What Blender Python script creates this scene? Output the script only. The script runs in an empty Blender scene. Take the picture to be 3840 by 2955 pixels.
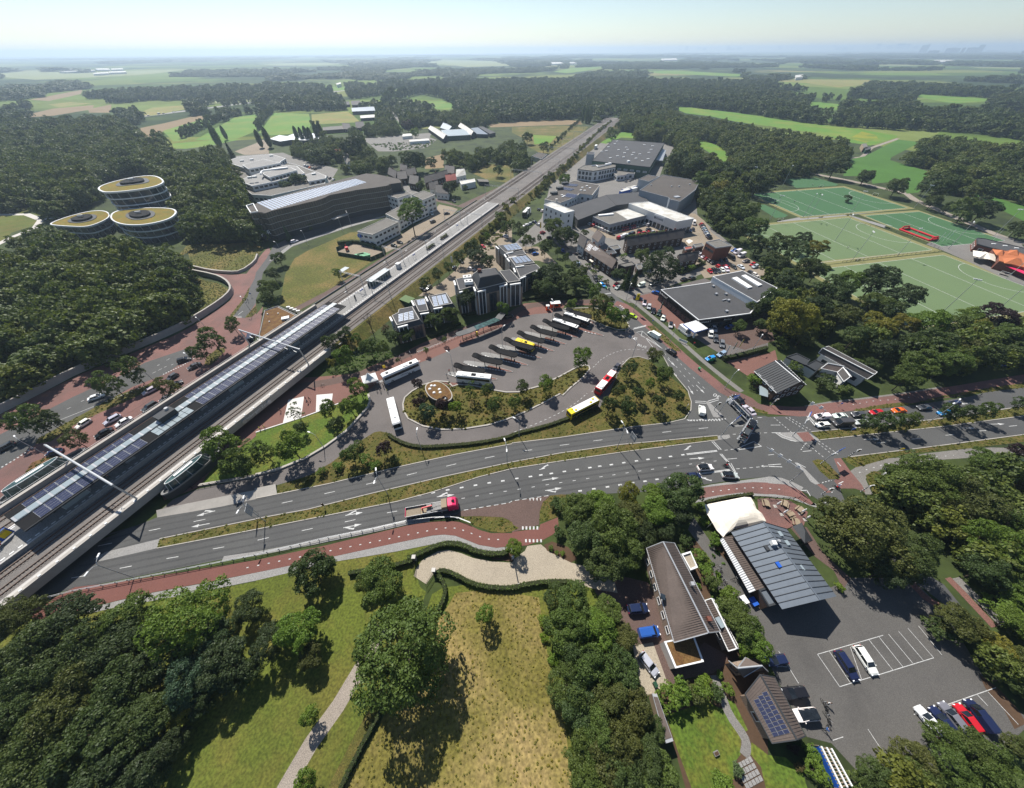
import bpy,math,random
import numpy as np
from mathutils import Matrix,Vector
random.seed(7)
RNG=np.random.default_rng(11)
SC=bpy.context.scene
COL=SC.collection
F,PITCH,ROLL,HCAM=1228.36,0.809226,-0.00655232,83.215
_r=np.array([1,0,0.]);_w=np.array([0,math.cos(PITCH),-math.sin(PITCH)]);_u=np.cross(_r,_w)
RX=math.cos(ROLL)*_r+math.sin(ROLL)*_u
UX=-math.sin(ROLL)*_r+math.cos(ROLL)*_u
WX=_w
cam_d=bpy.data.cameras.new("camera");cam=bpy.data.objects.new("camera",cam_d);COL.objects.link(cam)
cam_d.sensor_width=36;cam_d.lens=36*F/3840;cam_d.clip_start=.5;cam_d.clip_end=60000
cam.matrix_world=Matrix(((RX[0],UX[0],-WX[0],0),(RX[1],UX[1],-WX[1],0),(RX[2],UX[2],-WX[2],HCAM),(0,0,0,1)))
SC.camera=cam
SUN_EL,SUN_AZ=math.radians(49),math.radians(-24.8)
wd=bpy.data.worlds.new("World");SC.world=wd;wd.use_nodes=True
nt=wd.node_tree;sky=nt.nodes.new("ShaderNodeTexSky");sky.sky_type='NISHITA';sky.sun_disc=False
sky.sun_elevation=SUN_EL;sky.sun_rotation=SUN_AZ;sky.altitude=0;sky.air_density=.85;sky.dust_density=.25;sky.ozone_density=1.5
bg=nt.nodes["Background"];bg.inputs[1].default_value=0.066
nt.links.new(sky.outputs[0],bg.inputs[0])
sl=bpy.data.lights.new("sun",'SUN');sl.energy=4.4;sl.angle=math.radians(.5);sl.color=(1,.955,.88)
so=bpy.data.objects.new("sun",sl);COL.objects.link(so)
sd=Vector((math.sin(SUN_AZ)*math.cos(SUN_EL),math.cos(SUN_AZ)*math.cos(SUN_EL),math.sin(SUN_EL)))
so.rotation_euler=sd.to_track_quat('Z','Y').to_euler()
SC.view_settings.view_transform='Standard';SC.view_settings.look='None';SC.view_settings.gamma=1
SC.view_settings.use_curve_mapping=False
SC.view_settings.exposure=0.8
SC.render.engine='CYCLES'
cy=SC.cycles
cy.use_denoising=True;cy.max_bounces=6;cy.diffuse_bounces=2;cy.glossy_bounces=2;cy.transmission_bounces=4
cy.transparent_max_bounces=8;cy.volume_bounces=0;cy.caustics_reflective=False;cy.caustics_refractive=False
TILES={r+str(c):(960*c,y,960/2181)for r,y in zip("ABCD",(0,740,1480,2215))for c in range(4)}
TILES.update(V=(0,0,3840/2184),E1=(800,540,.7276),E2=(1400,780,.5659),E3=(1980,500,.5659),E4=(2140,840,.6144),E5=(2600,1780,.546),E6=(2360,1980,.6091),Z1=(1380,1060,.345),H1=(2800,640,.2381),H2=(3320,740,.2381),H3=(3080,900,.348),R1=(0,1800,.2974),R2=(480,1480,.469),R3=(1060,1080,.3571),R4=(700,1380,.4203))
def pix(s):
 out=[];t=None
 for k in s.split():
  if ',' in k:
   x,y=k.split(',');ox,oy,sc=TILES[t];out.append((ox+float(x)*sc,oy+float(y)*sc))
  else:t=k
 return out
def G1(p,z=0.):
 d=(p[0]-1920)/F*RX-(p[1]-1477.5)/F*UX+WX
 t=(z-HCAM)/d[2]
 return Vector((d[0]*t,d[1]*t,z))
def G(s,z=0.):
 return[G1(p,z)for p in pix(s)]
def g(s,z=0.):return G(s,z)[0]
def depth(P):return float(np.dot(np.array(P)-np.array((0,0,HCAM)),WX))
def area2(p):return sum(p[i][0]*p[(i+1)%len(p)][1]-p[(i+1)%len(p)][0]*p[i][1]for i in range(len(p)))
class MB:
 def __init__(s):s.v=[];s.f=[];s.m=[]
 def add(s,vs,fs,mi=0):
  n=len(s.v);s.v+=[tuple(v)for v in vs];s.f+=[[n+i for i in f]for f in fs];s.m+=[mi]*len(fs);return s
 def hexa(s,b,t,mi=0):
  return s.add(list(b)+list(t),[(3,2,1,0),(4,5,6,7),(0,1,5,4),(1,2,6,5),(2,3,7,6),(3,0,4,7)],mi)
 def box(s,c,d,mi=0,rz=0,M=None):
  x,y,z=d[0]/2,d[1]/2,d[2]/2
  P=[Vector((a*x,b*y,e*z))for e in(-1,1)for a,b in((-1,-1),(1,-1),(1,1),(-1,1))]
  if M is not None:P=[M@p for p in P]
  elif rz:
   q=Matrix.Rotation(rz,3,'Z');P=[q@p for p in P]
  P=[p+Vector(c)for p in P]
  return s.hexa(P[:4],P[4:],mi)
 def prism(s,poly,z0,z1,mi=0,mt=None,bottom=True):
  poly=[(p[0],p[1])for p in poly]
  if area2(poly)<0:poly=poly[::-1]
  n=len(poly)
  vs=[(x,y,z0)for x,y in poly]+[(x,y,z1)for x,y in poly]
  s.add(vs,[(i,(i+1)%n,n+(i+1)%n,n+i)for i in range(n)],mi)
  s.add([(x,y,z1)for x,y in poly],[list(range(n))],mi if mt is None else mt)
  if bottom:s.add([(x,y,z0)for x,y in poly],[list(range(n))[::-1]],mi)
  return s
 def tube(s,a,b,r,r1=None,n=8,mi=0,cap=True):
  a=Vector(a);b=Vector(b);r1=r if r1 is None else r1
  d=(b-a).normalized();x=d.orthogonal().normalized();y=d.cross(x)
  vs=[a+(x*math.cos(t)+y*math.sin(t))*r for t in[2*math.pi*i/n for i in range(n)]]
  vs+=[b+(x*math.cos(t)+y*math.sin(t))*r1 for t in[2*math.pi*i/n for i in range(n)]]
  fs=[(i,(i+1)%n,n+(i+1)%n,n+i)for i in range(n)]
  if cap:fs+=[list(range(n))[::-1],list(range(n,2*n))]
  return s.add(vs,fs,mi)
 def path(s,pts,r,n=6,mi=0):
  for a,b in zip(pts[:-1],pts[1:]):s.tube(a,b,r,r,n,mi)
  return s
 def quad(s,a,b,c,d,mi=0):return s.add([a,b,c,d],[(0,1,2,3)],mi)
 def poly(s,pts,mi=0):return s.add(pts,[list(range(len(pts)))],mi)
 def lathe(s,prof,n=12,c=(0,0,0),mi=0):
  vs=[];k=len(prof)
  for i in range(n):
   t=2*math.pi*i/n
   vs+=[(c[0]+r*math.cos(t),c[1]+r*math.sin(t),c[2]+z)for r,z in prof]
  return s.add(vs,[(i*k+j,((i+1)%n)*k+j,((i+1)%n)*k+j+1,i*k+j+1)for i in range(n)for j in range(k-1)],mi)
 def mesh(s,name,mats,smooth=False,off=(0,0,0)):
  me=bpy.data.meshes.new(name)
  vs=s.v if tuple(off)==(0,0,0)else[(x-off[0],y-off[1],z-off[2])for x,y,z in s.v]
  me.from_pydata(vs,[],s.f)
  for m in(mats if isinstance(mats,(list,tuple))else[mats]):me.materials.append(m)
  if max(s.m,default=0)>0:me.polygons.foreach_set("material_index",s.m)
  if smooth:me.polygons.foreach_set("use_smooth",[True]*len(me.polygons))
  return me
def worldloc(o):
 v=Vector((0,0,0))
 while o is not None:v=v+o.location;o=o.parent
 return v
def tagit(o,label=None,cat=None,group=None,kind=None):
 if label:o["label"]=label
 if cat:o["category"]=cat
 if group:o["group"]=group
 if kind:o["kind"]=kind
 return o
def obj(name,mb,mats=None,parent=None,smooth=False,w=True,loc=None,rz=0,color=None,label=None,cat=None,group=None,kind=None):
 if isinstance(mb,MB):
  off=(0,0,0)
  if parent is not None and w:off=worldloc(parent)
  elif parent is None and loc is not None and w:off=loc
  me=mb.mesh(name,mats,smooth,off)
 else:me=mb
 o=bpy.data.objects.new(name,me);COL.objects.link(o)
 if parent is not None:o.parent=parent
 if loc is not None:o.location=loc
 if rz:o.rotation_euler=(0,0,rz)
 if color is not None:o.color=(*color,1)
 elif parent is not None:o.color=parent.color
 return tagit(o,label,cat,group,kind)
def thing(name,label,cat,loc=(0,0,0),rz=0,group=None,color=None):
 o=bpy.data.objects.new(name,None);COL.objects.link(o);o.empty_display_size=.2
 o.location=loc;o.rotation_euler=(0,0,rz)
 if color is not None:o.color=(*color,1)
 return tagit(o,label,cat,group)
ORDW=lambda i:'first second third fourth fifth sixth seventh eighth ninth tenth eleventh twelfth thirteenth fourteenth fifteenth sixteenth seventeenth eighteenth nineteenth twentieth twenty-first twenty-second twenty-third twenty-fourth'.split()[i]
def kids(o):
 return[c for c in o.children]
def copy_tree(src,loc,rz=0,label=None,color=None,scale=None,group=None,parent=None):
 c=src.copy();COL.objects.link(c)
 if parent is None:
  c.location=loc;c.rotation_euler=(0,0,rz)
  if scale is not None:c.scale=scale
  if label:c["label"]=label
  if group:c["group"]=group
 else:c.parent=parent
 if color is not None:c.color=(*color,1)
 for ch in src.children:copy_tree(ch,None,color=color,parent=c)
 return c
def unit(v):
 v=Vector((v[0],v[1],0));return v.normalized()
def centre(pts):return sum((Vector((p[0],p[1],0))for p in pts),Vector((0,0,0)))/len(pts)
def smooth_poly(p,it=2,closed=True):
 p=[Vector(q)for q in p]
 for _ in range(it):
  q=[]
  n=len(p)
  rng=range(n)if closed else range(n-1)
  if not closed:q.append(p[0])
  for i in rng:
   a,b=p[i],p[(i+1)%n]
   q+=[a*.75+b*.25,a*.25+b*.75]
  if not closed:q.append(p[-1])
  p=q
 return p
def nodes(m):m.use_nodes=True;return m.node_tree.nodes,m.node_tree.links
def _noise(n,l,coord,scale,detail=4,rough=.6):
 t=n.new("ShaderNodeTexNoise");t.inputs["Scale"].default_value=scale;t.inputs["Detail"].default_value=detail
 t.inputs["Roughness"].default_value=rough;l.new(coord,t.inputs["Vector"]);return t.outputs["Fac"]
def _ramp(n,l,fac,stops):
 r=n.new("ShaderNodeValToRGB");e=r.color_ramp.elements
 while len(e)<len(stops):e.new(.5)
 for k,(p,c)in zip(e,stops):k.position=p;k.color=(*c,1)
 l.new(fac,r.inputs[0]);return r.outputs[0]
def _mix(n,l,fac,a,b,mode='MIX'):
 x=n.new("ShaderNodeMix");x.data_type='RGBA';x.blend_type=mode
 for s,v in((0,fac),(6,a),(7,b)):
  if isinstance(v,(int,float)):x.inputs[s].default_value=v
  elif isinstance(v,tuple):x.inputs[s].default_value=(*v,1)
  else:l.new(v,x.inputs[s])
 return x.outputs[2]
def sc3(c,k):return tuple(min(1,x*k)for x in c)
def mat(name,c,rough=.8,amt=.18,scale=1.,spec=.3,metal=0.,objcol=False,big=None,bump=0.,c2=None,c2scale=.2,c2lo=.45,c2hi=.62,fine=None):
 m=bpy.data.materials.new(name);n,l=nodes(m);b=n["Principled BSDF"]
 gm=n.new("ShaderNodeNewGeometry");pos=gm.outputs["Position"]
 if objcol:
  oi=n.new("ShaderNodeObjectInfo");base=oi.outputs["Color"]
 else:
  base=n.new("ShaderNodeRGB");base.outputs[0].default_value=(*c,1);base=base.outputs[0]
 if c2 is not None:
  f=_noise(n,l,pos,c2scale,5,.65)
  f=_ramp(n,l,f,[(c2lo,(0,0,0)),(c2hi,(1,1,1))])
  base=_mix(n,l,f,base,c2)
 if amt>0:
  f=_noise(n,l,pos,scale,6,.7)
  k=_ramp(n,l,f,[(.25,(1-amt,)*3),(.75,(1+amt*.9 if amt<.1 else 1.0,)*3)])
  base=_mix(n,l,1.,base,k,'MULTIPLY')
  f2=_noise(n,l,pos,big if big else scale*.11,3,.6)
  k2=_ramp(n,l,f2,[(.3,(1-amt*.8,)*3),(.7,(1,1,1))])
  base=_mix(n,l,1.,base,k2,'MULTIPLY')
 if fine:
  f3=_noise(n,l,pos,fine,2,.5)
  k3=_ramp(n,l,f3,[(.32,(.5,)*3),(.66,(1.0,)*3)])
  base=_mix(n,l,1.,base,k3,'MULTIPLY')
 l.new(base,b.inputs["Base Color"]);b.inputs["Roughness"].default_value=rough
 b.inputs["Specular IOR Level"].default_value=spec;b.inputs["Metallic"].default_value=metal
 if bump:
  f=_noise(n,l,pos,scale*2,4,.6);bp=n.new("ShaderNodeBump");bp.inputs["Strength"].default_value=bump
  bp.inputs["Distance"].default_value=.1;l.new(f,bp.inputs["Height"]);l.new(bp.outputs[0],b.inputs["Normal"])
 return m
def leafmat(name,tint=None,trans=.34,inst=False):
 m=bpy.data.materials.new(name);n,l=nodes(m);b=n["Principled BSDF"];out=n["Material Output"]
 gm=n.new("ShaderNodeNewGeometry");oi=n.new("ShaderNodeObjectInfo")
 if tint is None:base=oi.outputs["Color"]
 else:
  base=n.new("ShaderNodeRGB");base.outputs[0].default_value=(*tint,1);base=base.outputs[0]
 isl=_ramp(n,l,gm.outputs["Random Per Island"],[(0,(.62,.66,.6)),(.6,(1,1,1)),(1,(1.0,.98,.8))])
 base=_mix(n,l,1.,base,isl,'MULTIPLY')
 f=_noise(n,l,gm.outputs["Position"],.23,3,.6)
 base=_mix(n,l,1.,base,_ramp(n,l,f,[(.3,(.8,.83,.78)),(.7,(1.0,1.0,.95))]),'MULTIPLY')
 if inst:
  r=_ramp(n,l,oi.outputs["Random"],[(0,(.6,.68,.62)),(.45,(.92,.95,.88)),(.8,(1.0,1.0,.75)),(1,(1.0,.9,.6))])
  base=_mix(n,l,1.,base,r,'MULTIPLY')
 l.new(base,b.inputs["Base Color"]);b.inputs["Roughness"].default_value=.55;b.inputs["Specular IOR Level"].default_value=.25
 t=n.new("ShaderNodeBsdfTranslucent");l.new(_mix(n,l,1.,base,(1.0,1.0,.45),'MULTIPLY'),t.inputs[0])
 x=n.new("ShaderNodeMixShader");x.inputs[0].default_value=trans
 l.new(b.outputs[0],x.inputs[1]);l.new(t.outputs[0],x.inputs[2]);l.new(x.outputs[0],out.inputs["Surface"])
 return m
def glassmat(name,c=(.02,.03,.04),rough=.08):
 m=bpy.data.materials.new(name);n,l=nodes(m);b=n["Principled BSDF"]
 gm=n.new("ShaderNodeNewGeometry")
 f=_noise(n,l,gm.outputs["Position"],.8,2)
 l.new(_ramp(n,l,f,[(.35,sc3(c,.6)),(.7,sc3(c,1.5))]),b.inputs["Base Color"])
 b.inputs["Roughness"].default_value=rough;b.inputs["Specular IOR Level"].default_value=.6
 return m
class Mats(dict):
 __getattr__=dict.__getitem__
 __setattr__=dict.__setitem__
M=Mats()
M.asphalt=mat('asphalt',(.128,.128,.124),.85,.22,6,big=.05,fine=25,c2=(.1,.1,.1),c2scale=.035,c2lo=.4,c2hi=.7)
M.asphalt_lot=mat('asphalt_lot',(.15,.142,.132),.9,.24,5,big=.05,fine=14,c2=(.105,.1,.095),c2scale=.09,c2lo=.5,c2hi=.8)
M.asphalt_worn=mat('asphalt_worn',(.098,.098,.097),.8,.3,1.5,big=.05,fine=12)
M.clinker=mat('clinker',(.2,.178,.168),.85,.24,4,big=.045,fine=12,c2=(.15,.135,.128),c2scale=.06,c2lo=.45,c2hi=.75)
M.concrete_paving=mat('concrete_paving',(.26,.245,.225),.9,.2,4,big=.09,fine=9)
M.tile_paving=mat('tile_paving',(.36,.35,.335),.9,.18,5,big=.1,fine=9)
M.red_asphalt=mat('red_asphalt',(.215,.088,.07),.85,.14,6,big=.09,fine=18)
M.red_brick=mat('red_brick',(.25,.125,.1),.88,.2,5,big=.1,fine=7)
M.brown_brick=mat('brown_brick',(.16,.105,.088),.88,.2,5,big=.1,fine=9)
M.pink_brick=mat('pink_brick',(.275,.135,.115),.85,.22,5,big=.06,fine=8,c2=(.2,.115,.1),c2scale=.07)
M.sand_yard=mat('sand_yard',(.38,.31,.23),.95,.25,1.5,big=.06,fine=9)
M.gravel=mat('gravel',(.5,.43,.33),.95,.2,3,big=.1,fine=11,bump=.3)
M.gravel_path=mat('gravel_path',(.42,.36,.3),.95,.25,4,big=.2,fine=9)
M.white_tile=mat('white_tile',(.62,.6,.57),.8,.12,3)
M.lawn=mat('lawn',(.15,.185,.025),.95,.35,.7,big=.045,c2=(.2,.19,.035),c2scale=.07,fine=2.2)
M.bright_lawn=mat('bright_lawn',(.12,.19,.022),.95,.3,1.2,big=.07,c2=(.19,.2,.03),c2scale=.16,fine=2)
M.verge_grass=mat('verge_grass',(.15,.145,.03),.95,.45,1.6,big=.12,c2=(.23,.17,.05),c2scale=.22,fine=5,bump=.6)
M.wild_grass=mat('wild_grass',(.17,.18,.03),.95,.4,.8,big=.05,c2=(.27,.19,.06),c2scale=.05,c2lo=.42,c2hi=.66,fine=1.3)
M.dry_meadow=mat('dry_meadow',(.27,.235,.05),.95,.45,.9,big=.04,c2=(.45,.33,.13),c2scale=.06,c2lo=.42,c2hi=.64,fine=1.7)
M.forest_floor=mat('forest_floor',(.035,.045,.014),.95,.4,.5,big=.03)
M.ground_far=None
M.soil=mat('soil',(.1,.06,.035),.95,.3,2)
M.sedum=mat('sedum',(.29,.2,.022),.95,.3,.8,c2=(.22,.21,.03),c2scale=.3,fine=3)
M.sedum_brown=mat('sedum_brown',(.19,.095,.035),.95,.3,1.2,c2=(.26,.15,.05),c2scale=.5,fine=6)
M.turf_dark=mat('turf_dark',(.05,.125,.05),.9,.1,2,big=.03)
M.turf_pale=mat('turf_pale',(.12,.175,.078),.9,.1,2,big=.03)
M.turf_edge=mat('turf_edge',(.21,.2,.08),.9,.15,2)
M.meadow_green=mat('meadow_green',(.1,.21,.02),.95,.15,.1,big=.012,c2=(.16,.22,.03),c2scale=.02)
M.meadow_olive=mat('meadow_olive',(.2,.21,.045),.95,.2,.1,big=.012,c2=(.26,.21,.06),c2scale=.03)
M.crop=mat('crop',(.065,.16,.022),.95,.25,.5,big=.03)
M.crop_yellow=mat('crop_yellow',(.26,.27,.02),.95,.25,.3,big=.02,c2=(.13,.2,.02),c2scale=.04)
M.field_brown=mat('field_brown',(.24,.17,.09),.95,.2,.2,big=.02)
M.pale_field=mat('pale_field',(.22,.25,.1),.95,.2,.1,big=.01)
M.ballast=mat('ballast',(.27,.245,.225),.95,.35,3,big=.1,fine=9,bump=.5)
M.rust=mat('rust',(.13,.075,.05),.6,.2,4)
M.sleeper=mat('sleeper',(.19,.165,.145),.9,.2,3)
M.concrete=mat('concrete',(.42,.39,.35),.85,.2,1.2,big=.1)
M.concrete_dark=mat('concrete_dark',(.24,.235,.23),.85,.2,1.2,big=.15)
M.pale_concrete=mat('pale_concrete',(.55,.52,.48),.85,.15,1.5)
M.white_paint=mat('white_paint',(.78,.78,.76),.6,.1,2)
M.marking=mat('marking',(.75,.75,.73),.7,.25,6,fine=9)
M.white_roof=mat('white_roof',(.6,.59,.55),.7,.14,.5,c2=(.45,.42,.36),c2scale=.2)
M.black=mat('black',(.014,.014,.015),.8,.1,3,spec=.1)
M.charcoal=mat('charcoal',(.045,.048,.052),.6,.15,2)
M.bitumen=mat('bitumen',(.075,.075,.078),.9,.2,.8,big=.12)
M.bitumen_brown=mat('bitumen_brown',(.1,.088,.078),.9,.25,.7,big=.12)
M.gravel_roof=mat('gravel_roof',(.24,.225,.2),.95,.25,1,big=.2,fine=7)
M.grey_metal=mat('grey_metal',(.33,.35,.37),.45,.1,2,metal=.4)
M.galv=mat('galv',(.46,.47,.48),.45,.12,3,metal=.35)
M.white_metal=mat('white_metal',(.72,.72,.71),.45,.06,2)
M.blue_grey_roof=mat('blue_grey_roof',(.17,.195,.225),.42,.14,1.5,metal=.3)
M.dark_tile=mat('dark_tile',(.075,.068,.066),.8,.3,3,big=.3)
M.brown_tile=mat('brown_tile',(.14,.11,.095),.8,.3,3,big=.3)
M.orange_tile=mat('orange_tile',(.5,.16,.06),.8,.25,2)
M.red_tile=mat('red_tile',(.36,.1,.08),.8,.2,2)
M.brick_red=mat('brick_red',(.22,.085,.06),.85,.2,3,fine=6)
M.brick_tan=mat('brick_tan',(.33,.25,.19),.85,.15,3,fine=6)
M.brick_dark=mat('brick_dark',(.1,.065,.05),.85,.2,3,fine=6)
M.render_white=mat('render_white',(.7,.69,.66),.8,.1,1)
M.garage_slat=mat('garage_slat',(.2,.165,.115),.8,.45,1.2,big=.2)
M.green_panel=mat('green_panel',(.05,.1,.07),.7,.1,1)
M.grey_clad=mat('grey_clad',(.3,.33,.36),.6,.12,.8)
M.solar=mat('solar',(.03,.036,.075),.42,.1,2,spec=.22)
M.solar_pale=mat('solar_pale',(.28,.33,.42),.25,.1,2,spec=.6)
M.glass=glassmat('glass',(.025,.035,.045))
M.glass_pale=mat('glass_pale',(.26,.31,.33),.4,.1,1,spec=.6)
M.glass_green=glassmat('glass_green',(.05,.09,.085),.12)
M.car_glass=glassmat('car_glass',(.012,.015,.018),.06)
M.paint=mat('paint',(1,1,1),.28,.04,2,spec=.6,objcol=True)
M.matt_tint=mat('matt_tint',(1,1,1),.75,.12,3,objcol=True)
M.tyre=mat('tyre',(.015,.015,.015),.8,.1,4)
M.rim=mat('rim',(.42,.43,.44),.35,.05,4,metal=.6)
M.lamp_white=mat('lamp_white',(.8,.82,.84),.2,0)
M.lamp_red=mat('lamp_red',(.35,.01,.01),.25,0)
M.bark=mat('bark',(.085,.065,.05),.95,.3,3)
M.blue=mat('blue',(.02,.1,.45),.5,.08,2)
M.yellow=mat('yellow',(.75,.55,.01),.5,.08,2)
M.red=mat('red',(.55,.02,.03),.45,.08,2)
M.pink_red=mat('pink_red',(.7,.03,.12),.45,.08,2)
M.orange_red=mat('orange_red',(.8,.09,.02),.5,.06,2)
M.green_dark=mat('green_dark',(.015,.06,.03),.6,.1,2)
M.green_bin=mat('green_bin',(.05,.3,.12),.5,.1,2)
M.sailcloth=mat('sailcloth',(.72,.66,.56),.8,.08,.6)
M.skin=mat('skin',(.45,.27,.19),.6,.05,5)
M.wood=mat('wood',(.32,.25,.17),.8,.2,3)
M.leaf=leafmat('leaf')
# == ground
def far_land():
 m=bpy.data.materials.new('farmland');n,l=nodes(m);b=n["Principled BSDF"];gm=n.new("ShaderNodeNewGeometry");pos=gm.outputs["Position"]
 mp=n.new("ShaderNodeMapping");mp.inputs["Scale"].default_value=(1/520,1/260,1);mp.inputs["Rotation"].default_value=(0,0,.5)
 l.new(pos,mp.inputs[0])
 v=n.new("ShaderNodeTexVoronoi");v.inputs["Scale"].default_value=1;l.new(mp.outputs[0],v.inputs["Vector"])
 s=n.new("ShaderNodeSeparateColor");l.new(v.outputs["Color"],s.inputs[0])
 c=_ramp(n,l,s.outputs[0],[(0,(.06,.1,.025)),(.35,(.1,.16,.03)),(.6,(.17,.19,.05)),(.8,(.12,.19,.035)),(1,(.25,.22,.1))])
 f=_ramp(n,l,_noise(n,l,pos,.0011,4,.62),[(.47,(0,0,0)),(.53,(1,1,1))])
 c=_mix(n,l,f,c,(.035,.055,.022))
 k=_ramp(n,l,_noise(n,l,pos,.02,5,.7),[(.3,(.75,)*3),(.7,(1,1,1))])
 l.new(_mix(n,l,1.,c,k,'MULTIPLY'),b.inputs["Base Color"]);b.inputs["Roughness"].default_value=1;b.inputs["Specular IOR Level"].default_value=.1
 return m
M.farmland=far_land()
M.woodland_floor=mat('woodland_floor',(.06,.085,.02),.95,.35,.5,big=.02,c2=(.03,.045,.013),c2scale=.06)
mb=MB();R=19000
mb.add([(-R,-900,0),(R,-900,0),(R,R,0),(-R,R,0)],[(0,1,2,3)])
obj('terrain',mb,M.farmland,kind='structure')
CLEAR=[]
LIFT=.006
def sheet(name,poly,m,L,clear=True,smooth=0):
 P=poly if not isinstance(poly,str)else G(poly)
 if smooth:P=smooth_poly(P,smooth)
 if area2(P)<0:P=P[::-1]
 o=obj(name,MB().poly([(p[0],p[1],L*LIFT)for p in P]),M[m],kind='structure')
 if clear:CLEAR.append(np.array([(p[0],p[1])for p in P]))
 return o
def ribbon_pts(pts,w,off=0.):
 pts=[Vector((p[0],p[1],0))for p in pts];a=[];b=[]
 for i,p in enumerate(pts):
  d=unit(pts[min(i+1,len(pts)-1)]-pts[max(i-1,0)]);nn=Vector((-d.y,d.x,0))
  a.append(p+nn*(off+w/2));b.append(p+nn*(off-w/2))
 return a,b
def ribbon(name,pts,w,m,L,smooth=0,off=0.,clear=True):
 pts=G(pts)if isinstance(pts,str)else pts
 if smooth:pts=smooth_poly(pts,smooth,False)
 a,b=ribbon_pts(pts,w,off)
 mb=MB()
 for i in range(len(pts)-1):mb.quad(*[(q[0],q[1],L*LIFT)for q in(a[i],b[i],b[i+1],a[i+1])])
 if clear:CLEAR.append(np.array([(q[0],q[1])for q in a+b[::-1]]))
 return obj(name,mb,M[m],kind='structure')
def wallstrip(name,pts,w,h,m,smooth=0,z0=0.,closed=False,kind='structure',**kw):
 pts=G(pts)if isinstance(pts,str)else[Vector(p)for p in pts]
 if smooth:pts=smooth_poly(pts,smooth,closed)
 if closed:pts=pts+[pts[0]]
 a,b=ribbon_pts(pts,w);mb=MB()
 for i in range(len(pts)-1):
  A,B,C,D=a[i],b[i],b[i+1],a[i+1];z1=z0+h
  mb.quad((A.x,A.y,z1),(B.x,B.y,z1),(C.x,C.y,z1),(D.x,D.y,z1))
  mb.quad((B.x,B.y,z0),(C.x,C.y,z0),(C.x,C.y,z1),(B.x,B.y,z1))
  mb.quad((D.x,D.y,z0),(A.x,A.y,z0),(A.x,A.y,z1),(D.x,D.y,z1))
 for e in((a[0],b[0]),(b[-1],a[-1])):mb.quad((e[0].x,e[0].y,z0),(e[1].x,e[1].y,z0),(e[1].x,e[1].y,z0+h),(e[0].x,e[0].y,z0+h))
 return obj(name,mb,m if not isinstance(m,str)else M[m],kind=kind,**kw)
def kerb(pts,w=.24,h=.13,m='concrete',smooth=0,closed=False):return wallstrip('kerb',pts,w,h,m,smooth,0.,closed)
sheet('grassland',"V -350,420 500,300 1300,250 1800,300 2600,420 2750,1900 -500,1900",'woodland_floor',1,False)
FL=0.
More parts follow.
